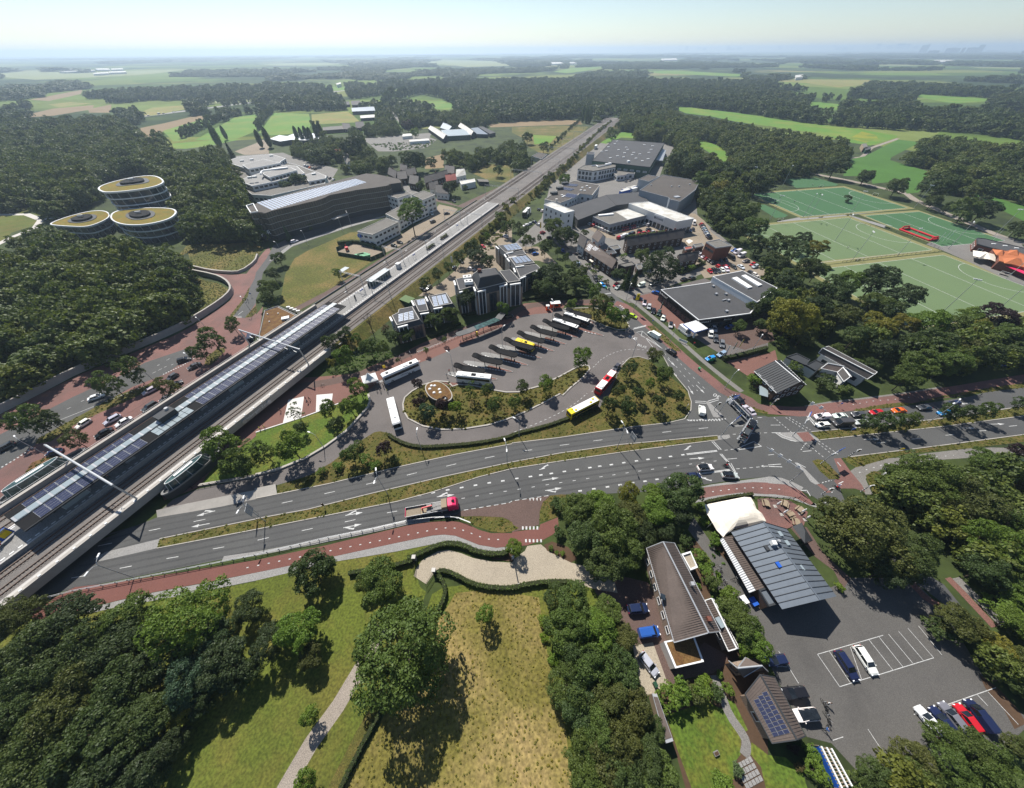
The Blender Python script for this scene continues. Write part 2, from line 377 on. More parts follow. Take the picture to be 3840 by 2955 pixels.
for nm,s,m in[('meadow',"A0 1380,1110 1640,1020 1900,985 1570,1150 1590,1190 1480,1205",'meadow_green'),('meadow',"A0 1660,1195 2000,1000 2181,975 A1 70,1085 20,1110 -160,1180",'meadow_green'),('meadow',"A1 150,962 450,970 470,1060 430,1130 130,1155 20,1130 80,1060",'meadow_green'),('meadow',"A1 472,975 780,950 830,985 890,1040 600,1055 480,1060",'meadow_olive'),('meadow',"A0 1470,1225 1900,1185 2060,1185 1800,1240 1580,1268 1480,1265",'meadow_green'),('field',"A0 750,930 950,890 940,960 760,960",'field_brown'),('field',"A0 250,850 700,765 690,800 420,860",'field_brown'),('field',"A0 90,1010 450,925 800,895 790,930 460,985",'field_brown'),('field',"A0 410,890 600,870 790,880 500,915",'meadow_olive'),('field',"A0 1130,985 1300,915 1590,895 1590,930 1300,985",'meadow_olive'),('field',"A0 1150,1100 1400,1050 1650,990 1850,980 1400,1110 1250,1240",'field_brown'),('field',"A0 0,625 300,600 640,625 1200,600 1600,590 1300,630 900,655 300,680 0,655",'pale_field'),('field',"A0 1680,870 2181,840 2181,865 1750,885",'pale_field'),('field',"A1 1390,870 1600,860 1720,900 1640,935 1550,930",'meadow_green'),('field',"A1 1440,530 1600,510 2030,520 2181,560 1800,570 1600,550",'pale_field'),('field',"A1 0,545 400,535 800,540 600,555 200,560",'pale_field'),('field',"A1 600,770 560,740 780,740 760,770",'meadow_green'),('field',"A1 1440,1350 1600,1310 1600,1430 1440,1440",'field_brown'),('meadow',"A1 1880,1440 2000,1400 2181,1410 A2 20,1530 A1 2130,1555 1990,1540 1850,1480",'wild_grass'),('field',"A1 1980,1060 2181,1040 A2 420,1020 580,1030 600,1060 250,1070 A1 2000,1085",'field_brown'),('field',"A2 0,1085 400,1070 650,1080 540,1200 400,1300 250,1312 130,1245 100,1180 0,1130",'wild_grass'),('meadow',"A2 180,1150 380,1160 330,1215 190,1230",'meadow_green'),('meadow',"A2 848,905 920,910 855,965",'meadow_green'),('meadow',"A2 940,1125 1060,1130 1050,1180 930,1172 800,1225 745,1215",'meadow_green'),('meadow',"A2 1330,900 1560,920 1900,960 2181,1000 2181,1075 1900,1035 1700,992 1480,965",'meadow_green'),('meadow',"A2 1550,1190 1650,1200 1800,1262 1870,1370 1840,1400 1700,1310 1600,1250",'meadow_green'),('field',"A2 350,610 500,580 800,565 620,605 470,625",'meadow_green'),('field',"A2 1110,610 1400,600 2080,640 1900,652 1600,640 1250,625",'meadow_green'),('field',"A3 0,690 300,675 870,680 860,715 600,745 300,705",'meadow_olive'),('field',"A3 830,775 1200,800 2090,850 1850,865 1600,880 1500,870 1250,820",'meadow_green'),('meadow',"A3 340,860 640,890 600,940 350,900",'meadow_green'),('meadow',"A3 0,1005 320,1050 690,1090 1100,1150 1100,1170 870,1240 700,1215 420,1130 200,1110 0,1070",'meadow_green'),('field',"A3 690,1180 800,1120 920,1150 940,1185 830,1215",'crop_yellow'),('crop_field',"A3 680,1362 830,1330 1000,1240 1110,1190 1300,1210 1050,1340 1040,1365 1430,1480 1280,1640 1180,1650 1170,1540 890,1565 870,1500 640,1500",'crop'),('crop_field',"A3 1590,1590 1960,1690 2300,1790 B3 2300,260 1950,90 1700,-40",'crop'),('field',"A3 900,550 1270,550 1260,560 950,560",'pale_field'),('field',"A3 1700,570 2181,575 2181,585 1800,580",'pale_field'),]:FL+=.12;sheet(nm,s,m,2+FL)
ribbon('motorway',"A0 -400,1180 440,1092 1000,1018 1500,955 2181,868 A1 260,828 640,785 1000,740 1460,695",20,'tile_paving',3)
ribbon('track',"A3 640,1360 800,1338 880,1260 1110,1180",4,'gravel_path',4)
ribbon('track',"A3 360,1475 700,1540 1180,1650 B3 1250,20 1500,130 1900,300 2181,400",6,'gravel_path',3)
ribbon('road',"A1 1240,1055 1160,950 1080,900 1020,890",6,'concrete_paving',4)
sheet('lawn',"B0 -300,150 60,140 300,160 330,190 300,240 100,300 30,370 -300,500",'lawn',2);sheet('lawn',"B0 120,130 330,55 400,110 380,170 340,160",'lawn',2)
ribbon('path',"B0 -200,150 230,145 350,190 440,180 500,178",4,'pale_concrete',3);ribbon('path',"B0 350,190 300,260 100,340 -60,420",4,'pale_concrete',4)
sheet('paving',"A1 -200,1330 230,1300 330,1340 700,1440 640,1520 300,1600 0,1720",'concrete_paving',2)
sheet('paving',"A1 240,1600 560,1400 700,1440 640,1540 600,1590",'concrete_paving',3)
sheet('paving',"A0 2000,1290 2181,1220 A1 60,1190 110,1230 110,1310 -100,1320",'sand_yard',3)
sheet('paving',"A1 900,1180 1500,1130 1480,1170 1540,1190 1450,1260 1180,1290 1040,1290 970,1230",'concrete_paving',2)
ribbon('road',"A1 1240,1570 1340,1640 1460,1690 1500,1740",7,'concrete_paving',3)
sheet('paving',"B1 1060,430 1200,340 1480,160 1560,60 1660,80 1720,100 1640,190 1250,400 1110,470",'sand_yard',2)
ribbon('road',"B1 1110,110 1300,30 1540,20 1740,80 A2 60,1530 150,1440",6.5,'brown_brick',3)
sheet('rough_field',"B1 200,920 250,650 330,520 450,450 800,300 880,290 1060,430 1110,470 600,800 380,960",'wild_grass',2)
sheet('yard',"B1 690,455 838,388 1105,465 1095,490 980,540 700,492",'sand_yard',3)
sheet('paving',"B2 -160,560 250,180 A2 330,1560 520,1380 700,1230 840,1190 1300,1220 1420,1270 1300,1380 1260,1500 1600,1560 B2 1560,-20 1580,150 1700,260 1960,480 2160,620 2160,700 1700,620 1240,800 1000,900 730,760 600,640 430,450 330,330 160,420 60,520 -120,640",'concrete_paving',2)
sheet('car_park',"B2 1160,380 1330,190 1420,120 1560,140 1640,200 1700,300 1960,480 2160,620 2180,680 1960,640 1640,690 1500,480 1450,380",'sand_yard',3)
sheet('car_park',"B2 600,240 680,170 860,290 960,200 1380,240 1560,290 1300,300 900,360 780,340",'sand_yard',3.4)
sheet('car_park',"B1 1350,840 1560,740 1700,620 1760,540 1900,420 2100,250 2181,210 B2 0,300 0,560 -100,620 -260,700 -420,800 -520,850",'sand_yard',3)
sheet('pavement',"B2 0,480 100,420 220,420 300,480 380,560 400,600 230,540 60,540",'sand_yard',3)
sheet('forecourt',"B2 960,880 1040,830 1250,790 1640,690 2181,900 2181,1290 2000,1400 B3 120,1500 0,1560 B2 2181,1570 2100,1600 1800,1350 1450,1130 1200,960",'clinker',3.6)
sheet('forecourt',"B2 1700,980 2181,1050 B3 60,1220 B2 1980,1300 1800,1240 1640,1150",'brown_brick',4.2)
sheet('forecourt',"B2 1040,850 1250,800 1270,900 1480,1080 1420,1130 1240,1000",'red_brick',4.2)
sheet('yard',"B2 1820,1400 2181,1330 B3 60,1300 90,1420 -30,1500 -130,1550",'red_brick',4.6)
sheet('bus_station_paving',"C0 1350,1000 2181,822 C1 0,808 180,770 450,690 640,580 880,400 1010,320 1130,325 1180,370 1300,430 1500,445 1900,410 2181,360 C2 0,345 300,270 460,210 740,120 780,60 830,0 B2 840,1640 890,1540 940,1430 1000,1370 1080,1360 1160,1380 1275,1320 1180,1200 1060,1150 1000,1110 960,1140 860,1130 740,1080 660,1040 450,960 440,945 330,985 200,995 100,1010 0,1060 B1 2100,1100 1900,1180 1750,1260 1500,1370 1390,1410 1050,1560 960,1650 C1 975,60 960,110 880,200 770,320 590,450 420,550 200,640 0,690 C0 2181,700 1700,800 1480,890",'clinker',3)
sheet('plaza',"C0 1400,900 1700,790 2181,350 C1 0,320 230,245 400,190 510,150 700,75 760,60 900,-20 B1 960,1650 1050,1560 1390,1410 1500,1370 1750,1260 1900,1180 2100,1100 B2 0,1060 100,1010 200,995 330,985 440,940 450,915 680,920 820,930 900,940 880,880 650,870 400,880 100,905 B1 2181,985 1990,1030 1700,1135 1420,1240 1160,1370 1000,1430 850,1500 520,1530 400,1535 100,1681 C1 0,20 C0 1900,100 1300,700",'red_brick',2.5)
ribbon('cycle_path',"B1 100,1640 560,1590 900,1510 1160,1400 1480,1250 1800,1110 2150,1010 B2 100,930 400,895 720,885",3.6,'brown_brick',4,1)
sheet('paving',"C1 275,45 410,15 385,195 228,245",'white_tile',4.6);sheet('paving',"C1 515,2 655,-10 640,95 510,150",'white_tile',4.6)
sheet('paving',"C0 -300,330 0,170 330,0 B0 700,1500 1100,1340 1500,1170 1700,1060 1960,880 1990,800 1950,740 1850,690 1600,640 1500,570 1650,600 1950,660 2100,650 B1 60,470 110,420 130,470 0,700 B0 2181,1000 B1 0,1000 60,930 30,1150 -100,1300 C0 1980,60 1100,520 0,1010 -300,1150",'pink_brick',2)
sheet('road',"C0 -300,500 0,340 620,20 B0 1110,1480 1230,1410 1600,1285 1680,1320 1400,1510 1120,1620 C0 800,120 290,430 0,640 -300,800",'asphalt',3)
sheet('road',"B0 1980,1010 2090,1030 2181,900 B1 0,870 30,800 60,640 120,560 260,440 480,360 750,270 1000,190 1110,130 1120,100 900,150 700,200 400,290 150,410 90,520 0,640 B0 2170,690 2080,860",'asphalt',3)
ribbon('pavement',"B1 130,540 300,410 500,340 780,250 1100,160",3,'tile_paving',4)
ribbon('cycle_path',"B1 330,960 600,820 830,690 1250,425 1640,190 1850,60 2000,-30",4,'brown_brick',4)
sheet('verge',"B0 1700,1010 1600,1060 1640,680 1850,730 1960,790 1960,840 1880,930",'wild_grass',4)
sheet('verge',"B0 1950,1020 2060,880 2130,760 2110,850 1980,1025",'verge_grass',4);sheet('verge',"B0 2085,1025 2181,920 B1 10,960 0,985 B0 2140,1020",'verge_grass',4)
sheet('verge',"B0 1500,520 1600,470 1640,600 1900,650 2060,645 2181,540 B1 60,430 -40,380 B0 1900,400 1600,400",'wild_grass',2.2)
sheet('verge',"C0 300,420 330,370 640,200 900,60 1010,0 B0 1250,1600 1330,1550 1360,1570 1200,1681 C0 660,240 430,400",'verge_grass',4.2)
sheet('verge',"B0 1740,1430 1760,1360 1850,1290 1910,1280 1920,1310 1800,1430",'verge_grass',4.2);sheet('verge',"C0 200,690 270,580 400,530 490,520 560,520 330,640",'sedum_brown',4.2)
sheet('road',"C2 1480,240 1520,130 1525,60 1505,0 B2 1500,1650 1350,1470 1275,1320 1180,1200 1060,1150 1000,1110 985,1040 900,960 830,880 740,800 620,660 440,470 330,340 290,270 330,260 480,430 640,620 800,770 900,850 960,900 1080,1020 1250,1180 1400,1310 1700,1580 1850,1690 C2 1950,90 2100,200 1900,330",'asphalt',4)
sheet('main_road',"C0 0,1560 500,1380 1340,1045 1900,950 2181,888 C1 0,884 180,850 620,760 1200,620 1700,510 2181,420 C2 0,414 400,368 1000,278 1320,242 1470,205 1700,190 1900,180 2150,180 C3 0,190 100,185 330,180 600,150 1200,95 1700,20 2181,-100 2600,-200 2600,260 2181,340 1500,430 700,530 610,545 560,640 300,760 100,740 0,697 C2 2181,700 1950,720 1620,768 1100,830 500,858 330,858 0,905 C1 2181,915 1760,985 1680,1040 1280,1085 600,1222 0,1335 C0 2181,1345 640,1655 0,1790",'asphalt',5)
sheet('road',"C3 0,700 200,750 400,560 610,545 620,830 700,1000 1000,1300 1500,1620 D3 1750,260 1900,330 1780,340 1350,0 C3 1100,1500 560,990 390,870 180,765",'asphalt',5.6)
sheet('median_verge',"C0 1350,1270 1362,1228 2181,1063 C1 0,1060 440,980 1000,840 1600,700 2181,577 C2 400,502 900,430 1750,350 1755,385 1000,480 450,560 C1 2181,630 1900,700 1500,830 1200,910 600,1030 C0 2181,1148 1340,1308",'verge_grass',7)
sheet('median',"C0 1350,1270 1362,1228 900,1340 800,1400 850,1420 1340,1308",'tile_paving',7);sheet('traffic_island',"C2 1750,350 1850,340 1860,365 1830,378 1757,385",'tile_paving',7)
sheet('median_verge',"C3 365,318 800,280 1400,215 2181,100 2600,20 2600,100 2181,180 1500,270 800,345 440,385",'verge_grass',7)
sheet('traffic_island',"C3 60,325 330,315 440,385 410,398 240,400 120,370",'tile_paving',7);sheet('cycle_crossing',"C3 240,325 340,317 405,395 305,400",'pink_brick',7.7)
sheet('traffic_island',"C2 1650,60 1670,55 1780,160 1795,180 1750,195 1715,190",'tile_paving',7)
sheet('traffic_island',"C3 240,580 300,620 430,750 470,760 400,765 360,740 290,640",'tile_paving',7.7)
sheet('cycle_crossing',"C3 415,765 450,755 540,830 500,838",'pink_brick',7.7)
sheet('verge',"C2 0,342 460,212 740,122 830,0 B2 845,1640 890,1540 940,1430 1000,1372 1080,1362 1160,1385 1230,1440 1350,1530 1440,1600 1490,1660 C2 1508,0 1522,60 1517,130 1460,190 1300,238 1000,272 400,365 0,412 C1 2181,418 1700,508 1200,618 620,758 185,845 178,778 450,690 640,580 880,400 1010,320 1060,312 1130,330 1200,390 1330,440 1500,450 1900,420 2181,362",'verge_grass',6.2)
sheet('lawn',"C0 1700,775 1850,580 2181,360 C1 0,325 230,250 400,195 510,155 700,80 760,62 900,-15 B1 960,1660 C1 970,60 955,105 875,195 765,315 585,445 415,545 200,632 0,682 C0 2181,692",'bright_lawn',6.2)
isl=G("Z1 380,1320 400,1250 480,1180 610,1110 730,1070 870,1080 920,1130 980,1110 1140,1120 1340,1165 1500,1192 1640,1190 1850,1130 2087,1020 B2 520,1465 620,1430 655,1440 662,1465 600,1540 500,1620 430,1690 Z1 2087,1210 1900,1310 1700,1410 1500,1490 1300,1550 1050,1590 800,1598 600,1560 440,1480 390,1400")
sheet('planted_island',isl,'verge_grass',6.2);kerb(isl,.5,.25,'concrete',0,True)
tri=G("B2 445,950 560,945 680,942 840,962 900,962 985,1070 998,1105 985,1125 900,1130 800,1100 660,1040");sheet('planted_island',tri,'verge_grass',6.2);kerb(tri,.4,.2,'concrete',0,True)
sheet('paving',"Z1 800,1080 980,1090 940,1130 900,1140 860,1110",'red_brick',7)
kerb("C0 1700,775 2181,695 C1 0,686 200,636 418,548 588,448 768,318 878,198 958,108 973,60 960,0",.7,.5,'concrete')
kerb("C1 0,322 230,248 400,193 510,153 700,78 760,62",.4,.2,'white_tile')
kerb("C2 1320,242 1470,207 1523,130 1527,60 1507,0 B2 1500,1650 1350,1470 1275,1330 1160,1382 1080,1358 1000,1368 940,1428",.25);kerb("C1 0,884 180,848 620,759 1200,619 1700,509 2181,420 C2 0,413 400,367 1000,277 1320,242",.25)
for s in("C0 1362,1228 2181,1061 C1 0,1058 440,978 1000,838 1600,698 2181,575 C2 400,500 900,428 1750,349","C2 1755,386 1000,481 450,561 C1 2181,631 1900,701 1500,831 1200,911 600,1031 C0 2181,1149 1340,1309","C3 365,317 800,279 1400,214 2181,99","C3 440,386 800,346 1500,271 2181,181","C3 700,530 1500,430 2181,340"):kerb(s,.22,.14)
sheet('verge',"C3 700,532 1500,432 2181,345 2600,280 2600,420 2181,400 1700,460 1200,500 1000,550 860,590 750,620 680,580 640,545",'verge_grass',6.2)
sheet('verge',"C3 375,565 420,550 480,560 610,690 590,720 520,720 440,650",'verge_grass',7.7)
sheet('verge',"C3 830,690 900,650 960,660 1000,900 900,850",'verge_grass',6.2)
sheet('verge',"C3 720,130 1000,80 1150,65 1230,75 1000,115 760,145",'verge_grass',6.4);sheet('verge',"C3 1240,70 1600,10 2181,-60 2400,-90 2400,-130 1900,-60 1500,10",'verge_grass',6.4)
ribbon('cycle_path',"B2 880,900 980,930 1150,1080 1330,1240 1500,1400 1700,1560 1830,1670 C2 1990,30 2100,120 C3 60,130 300,150 560,110 800,85 1150,40 1500,-15 2181,-130 2500,-180",4.2,'pink_brick',6,1)
ribbon('pavement',"B2 960,880 1180,1060 1350,1210 1530,1380 1720,1540 1900,1681",2,'concrete_paving',5.4,1,off=3.4);ribbon('pavement',"C3 330,115 560,75 800,50 1150,5 1500,-50",2.2,'concrete_paving',5.4)
sheet('verge',"B2 1150,1100 1200,1090 1420,1290 1440,1310 1390,1310 1330,1260",'verge_grass',7)
sheet('verge',"C2 1830,20 1880,10 2000,90 2181,150 2181,168 2050,140 1950,95",'verge_grass',7)
sheet('cycle_path',"C2 1590,890 1640,790 1800,770 2050,745 2181,750 C3 0,755 150,765 280,820 390,930 360,940 220,875 60,850 0,848 C2 2181,850 1950,835 1750,860",'pink_brick',6)
sheet('pavement',"C2 1590,790 1700,765 2000,725 2181,700 C3 0,697 120,710 210,745 300,790 280,820 150,765 0,755 C2 2181,750 2050,745 1800,770 1640,790",'tile_paving',6.8)
sheet('pavement',"C2 1560,920 1590,890 1750,860 1950,835 2181,850 C3 0,848 60,850 220,875 360,940 420,945 390,920 430,970 200,890 0,870 C2 2181,868 1950,860",'tile_paving',6.4)
sheet('cycle_path',"C3 560,545 620,540 700,650 800,770 830,830 740,800 620,800 560,735 620,690",'pink_brick',6)
sheet('path',"C3 700,650 760,610 850,575 1000,545 1200,530 1350,500 1700,460 1900,450 2120,455 2400,480 2400,560 2100,500 1900,500 1700,540 1400,560 1100,600 960,640 860,680 830,720 880,830 900,850 830,850 790,760",'concrete_paving',5.4)
sheet('cycle_path',"C0 640,1640 1000,1600 2181,1410 C1 600,1283 1300,1112 1500,1082 1700,1078 1800,1102 1900,1152 2000,1180 2181,1180 C2 0,1170 230,1140 240,1105 390,1045 400,1140 350,1190 270,1235 125,1285 C1 2181,1290 2050,1305 1900,1280 1800,1240 1700,1202 1600,1192 1500,1200 1200,1262 600,1392 C0 2181,1516 1700,1610 1300,1685 D0 1000,85 700,160 400,240 200,243 100,250",'red_asphalt',6)
sheet('driveway',"C1 1760,987 2181,917 C2 0,907 325,860 260,920 235,1000 232,1110 C2 0,1172 C1 2160,1070 2100,1045 1900,1035 1690,1040",'brown_brick',7.6)
sheet('verge',"C1 1700,1042 1900,1036 2100,1045 2181,1085 C2 10,1110 60,1135 0,1165 C1 2100,1178 2000,1165 1870,1120 1800,1070",'verge_grass',8.4)
sheet('verge',"C2 240,1090 235,1000 262,920 330,860 420,850 520,855 430,1000 390,1040",'verge_grass',8.4)
sheet('pavement',"D0 640,180 1000,88 C0 1300,1688 1700,1614 2181,1517 C1 600,1393 1200,1263 1500,1202 1600,1193 1700,1203 1800,1241 1900,1281 2050,1306 2181,1291 2181,1335 2050,1347 1900,1335 1800,1295 1700,1262 1500,1275 1200,1335 600,1435 250,1525 C0 2181,1584 1500,1720 D0 1000,140 800,185",'tile_paving',6.6)
ribbon('kerb_strip',"C0 1900,1395 C1 0,1355 600,1240 1280,1095 1480,1065",1.0,'tile_paving',6.6)
for s in("C0 835,1290 1270,1160 1650,1083 C1 220,925 600,843 960,763 1300,685 1650,606 2000,532 C2 110,478 450,430 720,393 1310,318 1640,285","C0 610,1562 1022,1480 1815,1315 C1 15,1240 390,1160 757,1085 1180,998 1500,960 C2 60,806 400,752 758,700 1197,636 1730,566"):
 for o_ in(-2.5,-.9,.9,2.5):ribbon('wheel_track',s,.5,'asphalt_worn',5.4,1,o_,False)
mb=MB();a=G("C0 1350,995 1600,940 1900,880 2181,824 C1 0,810 178,772");b=G("C0 1340,1046 1600,1003 1900,951 2181,889 C1 0,885 180,852")
for i in range(len(a)-1):
 mb.quad((b[i].x,b[i].y,.03),(b[i+1].x,b[i+1].y,.03),(a[i+1].x,a[i+1].y,.75),(a[i].x,a[i].y,.75));mb.quad((a[i].x,a[i].y,.75),(a[i+1].x,a[i+1].y,.75),(a[i+1].x,a[i+1].y,0),(a[i].x,a[i].y,0))
obj('concrete_slope',mb,M.concrete,kind='structure')
sheet('lawn',"D0 -400,300 100,260 650,200 C0 1500,1720 2181,1592 C1 0,1580 600,1436 1200,1337 1500,1276 1420,1400 1350,1500 1400,1640 1450,1681 D1 1130,930 880,1300 620,1760 500,2000 -300,2000 D0 -400,2200",'lawn',3)
sheet('lawn',"D1 760,1800 1180,920 1500,30 C1 1600,1640 2000,1600 2181,1600 C2 700,1620 860,1700 D2 1000,500 700,1800",'lawn',3)
ribbon('gravel_path',"D1 1080,300 1020,420 930,590 700,980 470,1300 250,1681 170,1830",2.7,'gravel_path',4)
sheet('dry_meadow',"D1 1165,930 1320,700 1560,250 1640,120 1700,20 2000,-10 2181,0 D2 0,20 230,60 260,300 330,700 450,1150 520,1681 540,1900 0,1900 D1 800,1900 740,1700",'dry_meadow',4)
ribbon('hedge_verge',"D1 1150,900 950,1250 740,1681 680,1800",1.6,'verge_grass',4.6,off=-1.5)
sheet('gravel_drive',"C1 1345,1545 1365,1480 1420,1405 1550,1335 1640,1322 1750,1352 1850,1392 2000,1420 2181,1432 C2 20,1400 110,1330 130,1290 245,1275 300,1320 500,1430 700,1480 860,1540 900,1690 700,1655 480,1590 110,1605 60,1630 C1 2181,1635 2000,1625 1850,1600 1700,1530 1620,1492 1560,1490 1510,1530 1450,1615",'gravel',5)
sheet('soil_bed',"C2 270,1280 340,1250 480,1300 560,1400 500,1430 300,1330",'soil',5.6);sheet('soil_bed',"C1 2000,1400 2100,1360 2181,1340 C2 60,1340 20,1400 C1 2181,1425",'soil',5.6)
sheet('driveway',"C2 860,1540 1000,1560 1160,1600 D2 1250,100 1330,420 1300,480 1420,780 1200,900 1100,880 1040,400 860,200 700,0",'brown_brick',4)
sheet('driveway',"D2 1030,470 1200,440 1330,800 1200,900 1120,900 1050,600",'gravel',4.8)
sheet('garden',"C2 1450,1180 1600,1240 1780,1300 2000,1681 D2 1680,0 1750,300 1960,560 2181,600 2181,1760 1500,1760 1400,1400 1310,1060 1200,870 1420,780 1640,720 1600,500 1380,300 1400,0 C2 1520,1500",'soil',3)
sheet('patio',"D2 1370,680 1640,440 1850,560 1800,640 1720,700 1400,770",'brown_brick',4.2)
sheet('garden_lawn',"D2 1310,1060 1500,1000 1580,960 1660,930 1740,990 1800,1010 1860,1130 1950,1250 1945,1400 1880,1480 1900,1600 1700,1700 1530,1681 1400,1330",'bright_lawn',4.2)
sheet('garden_lawn',"D2 1810,900 1900,960 2010,1190 1950,1220 1880,1120",'bright_lawn',4.2);sheet('garden_lawn',"D2 2020,1380 2040,1290 2181,1400 D3 0,1400 150,1420 300,1560 340,1700 0,1760 D2 2120,1500",'bright_lawn',4.2)
ribbon('garden_path',"D2 1720,720 1790,900 1850,1060 1980,1240 2000,1320 1980,1410",1.5,'concrete_paving',5,1)
sheet('yard',"C2 1540,1030 1640,1180 1740,1320 1900,1500 2100,1760 D2 1930,30 1760,20 C2 1680,1400 1500,1150",'asphalt_lot',4.4)
sheet('terrace',"C2 2090,890 2181,880 C3 180,900 340,1000 300,1130 200,1130 C2 2181,1180 2100,1000",'pink_brick',5)
sheet('terrace',"C3 160,1100 330,1130 470,1350 700,1560 640,1660 560,1500 400,1380",'brown_brick',4.6)
sheet('parking_lot',"C3 540,1640 700,1560 1000,1560 1300,1640 D3 1480,150 1700,500 1850,760 2050,950 2250,1120 1950,1400 1400,1560 1000,1560 760,1540 540,1300 330,1245 100,800 0,600 -160,380 -240,100 C3 -300,1640",'asphalt_lot',4)
sheet('dirt_edge',"D3 1790,700 1960,830 2130,1010 2200,1130 2100,1180 2000,1000 1850,830",'soil',5)
ribbon('cycle_path',"C3 1210,1590 1330,1720 D3 1470,140",1.6,'red_brick',6.4);ribbon('cycle_path',"C3 1530,1560 1650,1681 D3 1780,150 1930,310",1.6,'red_brick',6.4)
ribbon('pavement',"C3 1600,1560 1720,1681 D3 1830,110 2000,290",2,'concrete_paving',6)
def pitch(name,c0,c1,c2,c3,m,n):
 o=sheet(name,[c0,c1,c2,c3],m,4)
 def at(u,v):return c0+(c1-c0)*u+(c3-c0)*v
 rn=(c1-c0).normalized();mg=2.2
 sheet('pitch_edge',[at(-.06,-.045),at(1.05,-.045),at(1.05,1.04),at(-.06,1.04)],'turf_edge',3.2)
 mk=MB();Z=4.8*LIFT;wl=.22
 def line(a,b):
  d=unit(b-a);q=Vector((-d.y,d.x,0))*wl/2
  mk.quad(*[(p.x,p.y,Z)for p in(a-q,b-q,b+q,a+q)])
 for v in n:line(at(0,v),at(1,v))
 line(at(0,0),at(0,1));line(at(1,0),at(1,1))
 for e,s in((0,1),(1,-1)):
  L1=(c3-c0).length;pts=[]
  for i in range(25):
   t=math.pi*i/24;uu=.5+(14.6*math.cos(t)+(1.83 if t<math.pi/2 else-1.83))/55;vv=e+s*14.63*math.sin(t)/L1
   pts.append(at(uu,vv))
  if e==0 or len(n)>4:
   for a,b in zip(pts[:-1],pts[1:]):line(a,b)
 obj('pitch_lines',mk,M.marking,kind='structure')
PA,PB,PE,PF=[G1(p)for p in((3181,816.2),(3495,937.1),(2975,835.2),(3251.2,961.9))]
pitch('hockey_pitch',PA,PB,PB+(PF-PB)*2,PA+(PE-PA)*2,'turf_pale',(0,.25,.5,.75,1))
P3=[G1(p)for p in((3537.9,956.2),(3418.8,969.8),(3840,1148.8))]
uv=unit(P3[1]-P3[0]);ux=unit(PB-PA)
pitch('hockey_pitch',P3[0],P3[0]+ux*55,P3[0]+ux*55+uv*91.4,P3[0]+uv*91.4,'turf_pale',(0,.25,.5,.75,1))
q0,q1,q2=g("H1 1525,262"),g("H1 1320,690"),g("H1 445,340")
u1=unit(q1-q2);v1=unit(q2-q0)
pitch('hockey_pitch',q0,q0+u1*55,q0+u1*55+v1*91,q0+v1*91,'turf_dark',(0,.25,.5,.75,.9,1))
q0,q1=g("H2 540,225"),g("H2 1640,600");q3=g("H2 -330,290")
pitch('hockey_pitch',q0,q0+unit(q1-q0)*54,q0+unit(q1-q0)*54+(q3-q0),q3,'turf_dark',(0,.33,.66,1))
sheet('practice_pitch',"H1 1085,110 1450,215 1400,240 780,272 560,150 700,120",'turf_dark',4);sheet('practice_pitch',"H1 130,545 280,535 650,700 600,735 450,745",'turf_dark',4)
sheet('path',"H1 1420,640 1700,690 2184,640 2184,600 1700,650 H1 820,735 480,800 500,830 1600,715 1650,730 2184,905 2184,860",'tile_paving',2.6)
sheet('pavement',"H2 640,740 830,660 1000,665 1440,640 1480,610 1820,600 2100,700 2300,900 2300,1500 2184,1400 1900,1290 1300,1010 980,870 880,830",'concrete_paving',3.8)
# == haze
def haze(density=1.45e-4):
 m=bpy.data.materials.new('haze');n,l=nodes(m);n.remove(n["Principled BSDF"])
 v=n.new("ShaderNodeVolumePrincipled");v.inputs["Density"].default_value=density;v.inputs["Color"].default_value=(.66,.83,1,1)
 v.inputs["Anisotropy"].default_value=.35
 l.new(v.outputs[0],n["Material Output"].inputs["Volume"])
 mb=MB();R=19500
 mb.hexa([(-R,-1000,-1),(R,-1000,-1),(R,R,-1),(-R,R,-1)],[(-R,-1000,150),(R,-1000,150),(R,R,150),(-R,R,150)])
 obj('haze',mb,m,kind='stuff')
haze()
# == vegetation: crown and trunk shapes
def leaf_mesh(name,P,N,size,rng,mt):
 n=len(P)
 N=N+rng.normal(0,.55,(n,3));N/=np.linalg.norm(N,axis=1)[:,None]+1e-9
 A=np.cross(N,rng.normal(0,1,(n,3)));A/=np.linalg.norm(A,axis=1)[:,None]+1e-9
 B=np.cross(N,A)
 s=size*rng.uniform(.55,1.35,n)[:,None];asp=rng.uniform(.55,1.,n)[:,None]
 lift=N*s*rng.uniform(-.25,.25,(n,1))
 V=np.empty((n,4,3));V[:,0]=P-A*s+lift;V[:,1]=P-B*s*asp;V[:,2]=P+A*s*.9+lift;V[:,3]=P+B*s*asp*rng.uniform(.7,1.2,(n,1))
 me=bpy.data.meshes.new(name)
 me.vertices.add(4*n);me.vertices.foreach_set("co",V.reshape(-1).astype(np.float32))
 me.loops.add(4*n);me.loops.foreach_set("vertex_index",np.arange(4*n,dtype=np.int32))
 me.polygons.add(n);me.polygons.foreach_set("loop_start",np.arange(0,4*n,4,dtype=np.int32))
 me.update();me.validate();me.materials.append(mt)
 return me
def dirs(rng,n):
 d=rng.normal(0,1,(n,3));return d/np.linalg.norm(d,axis=1)[:,None]
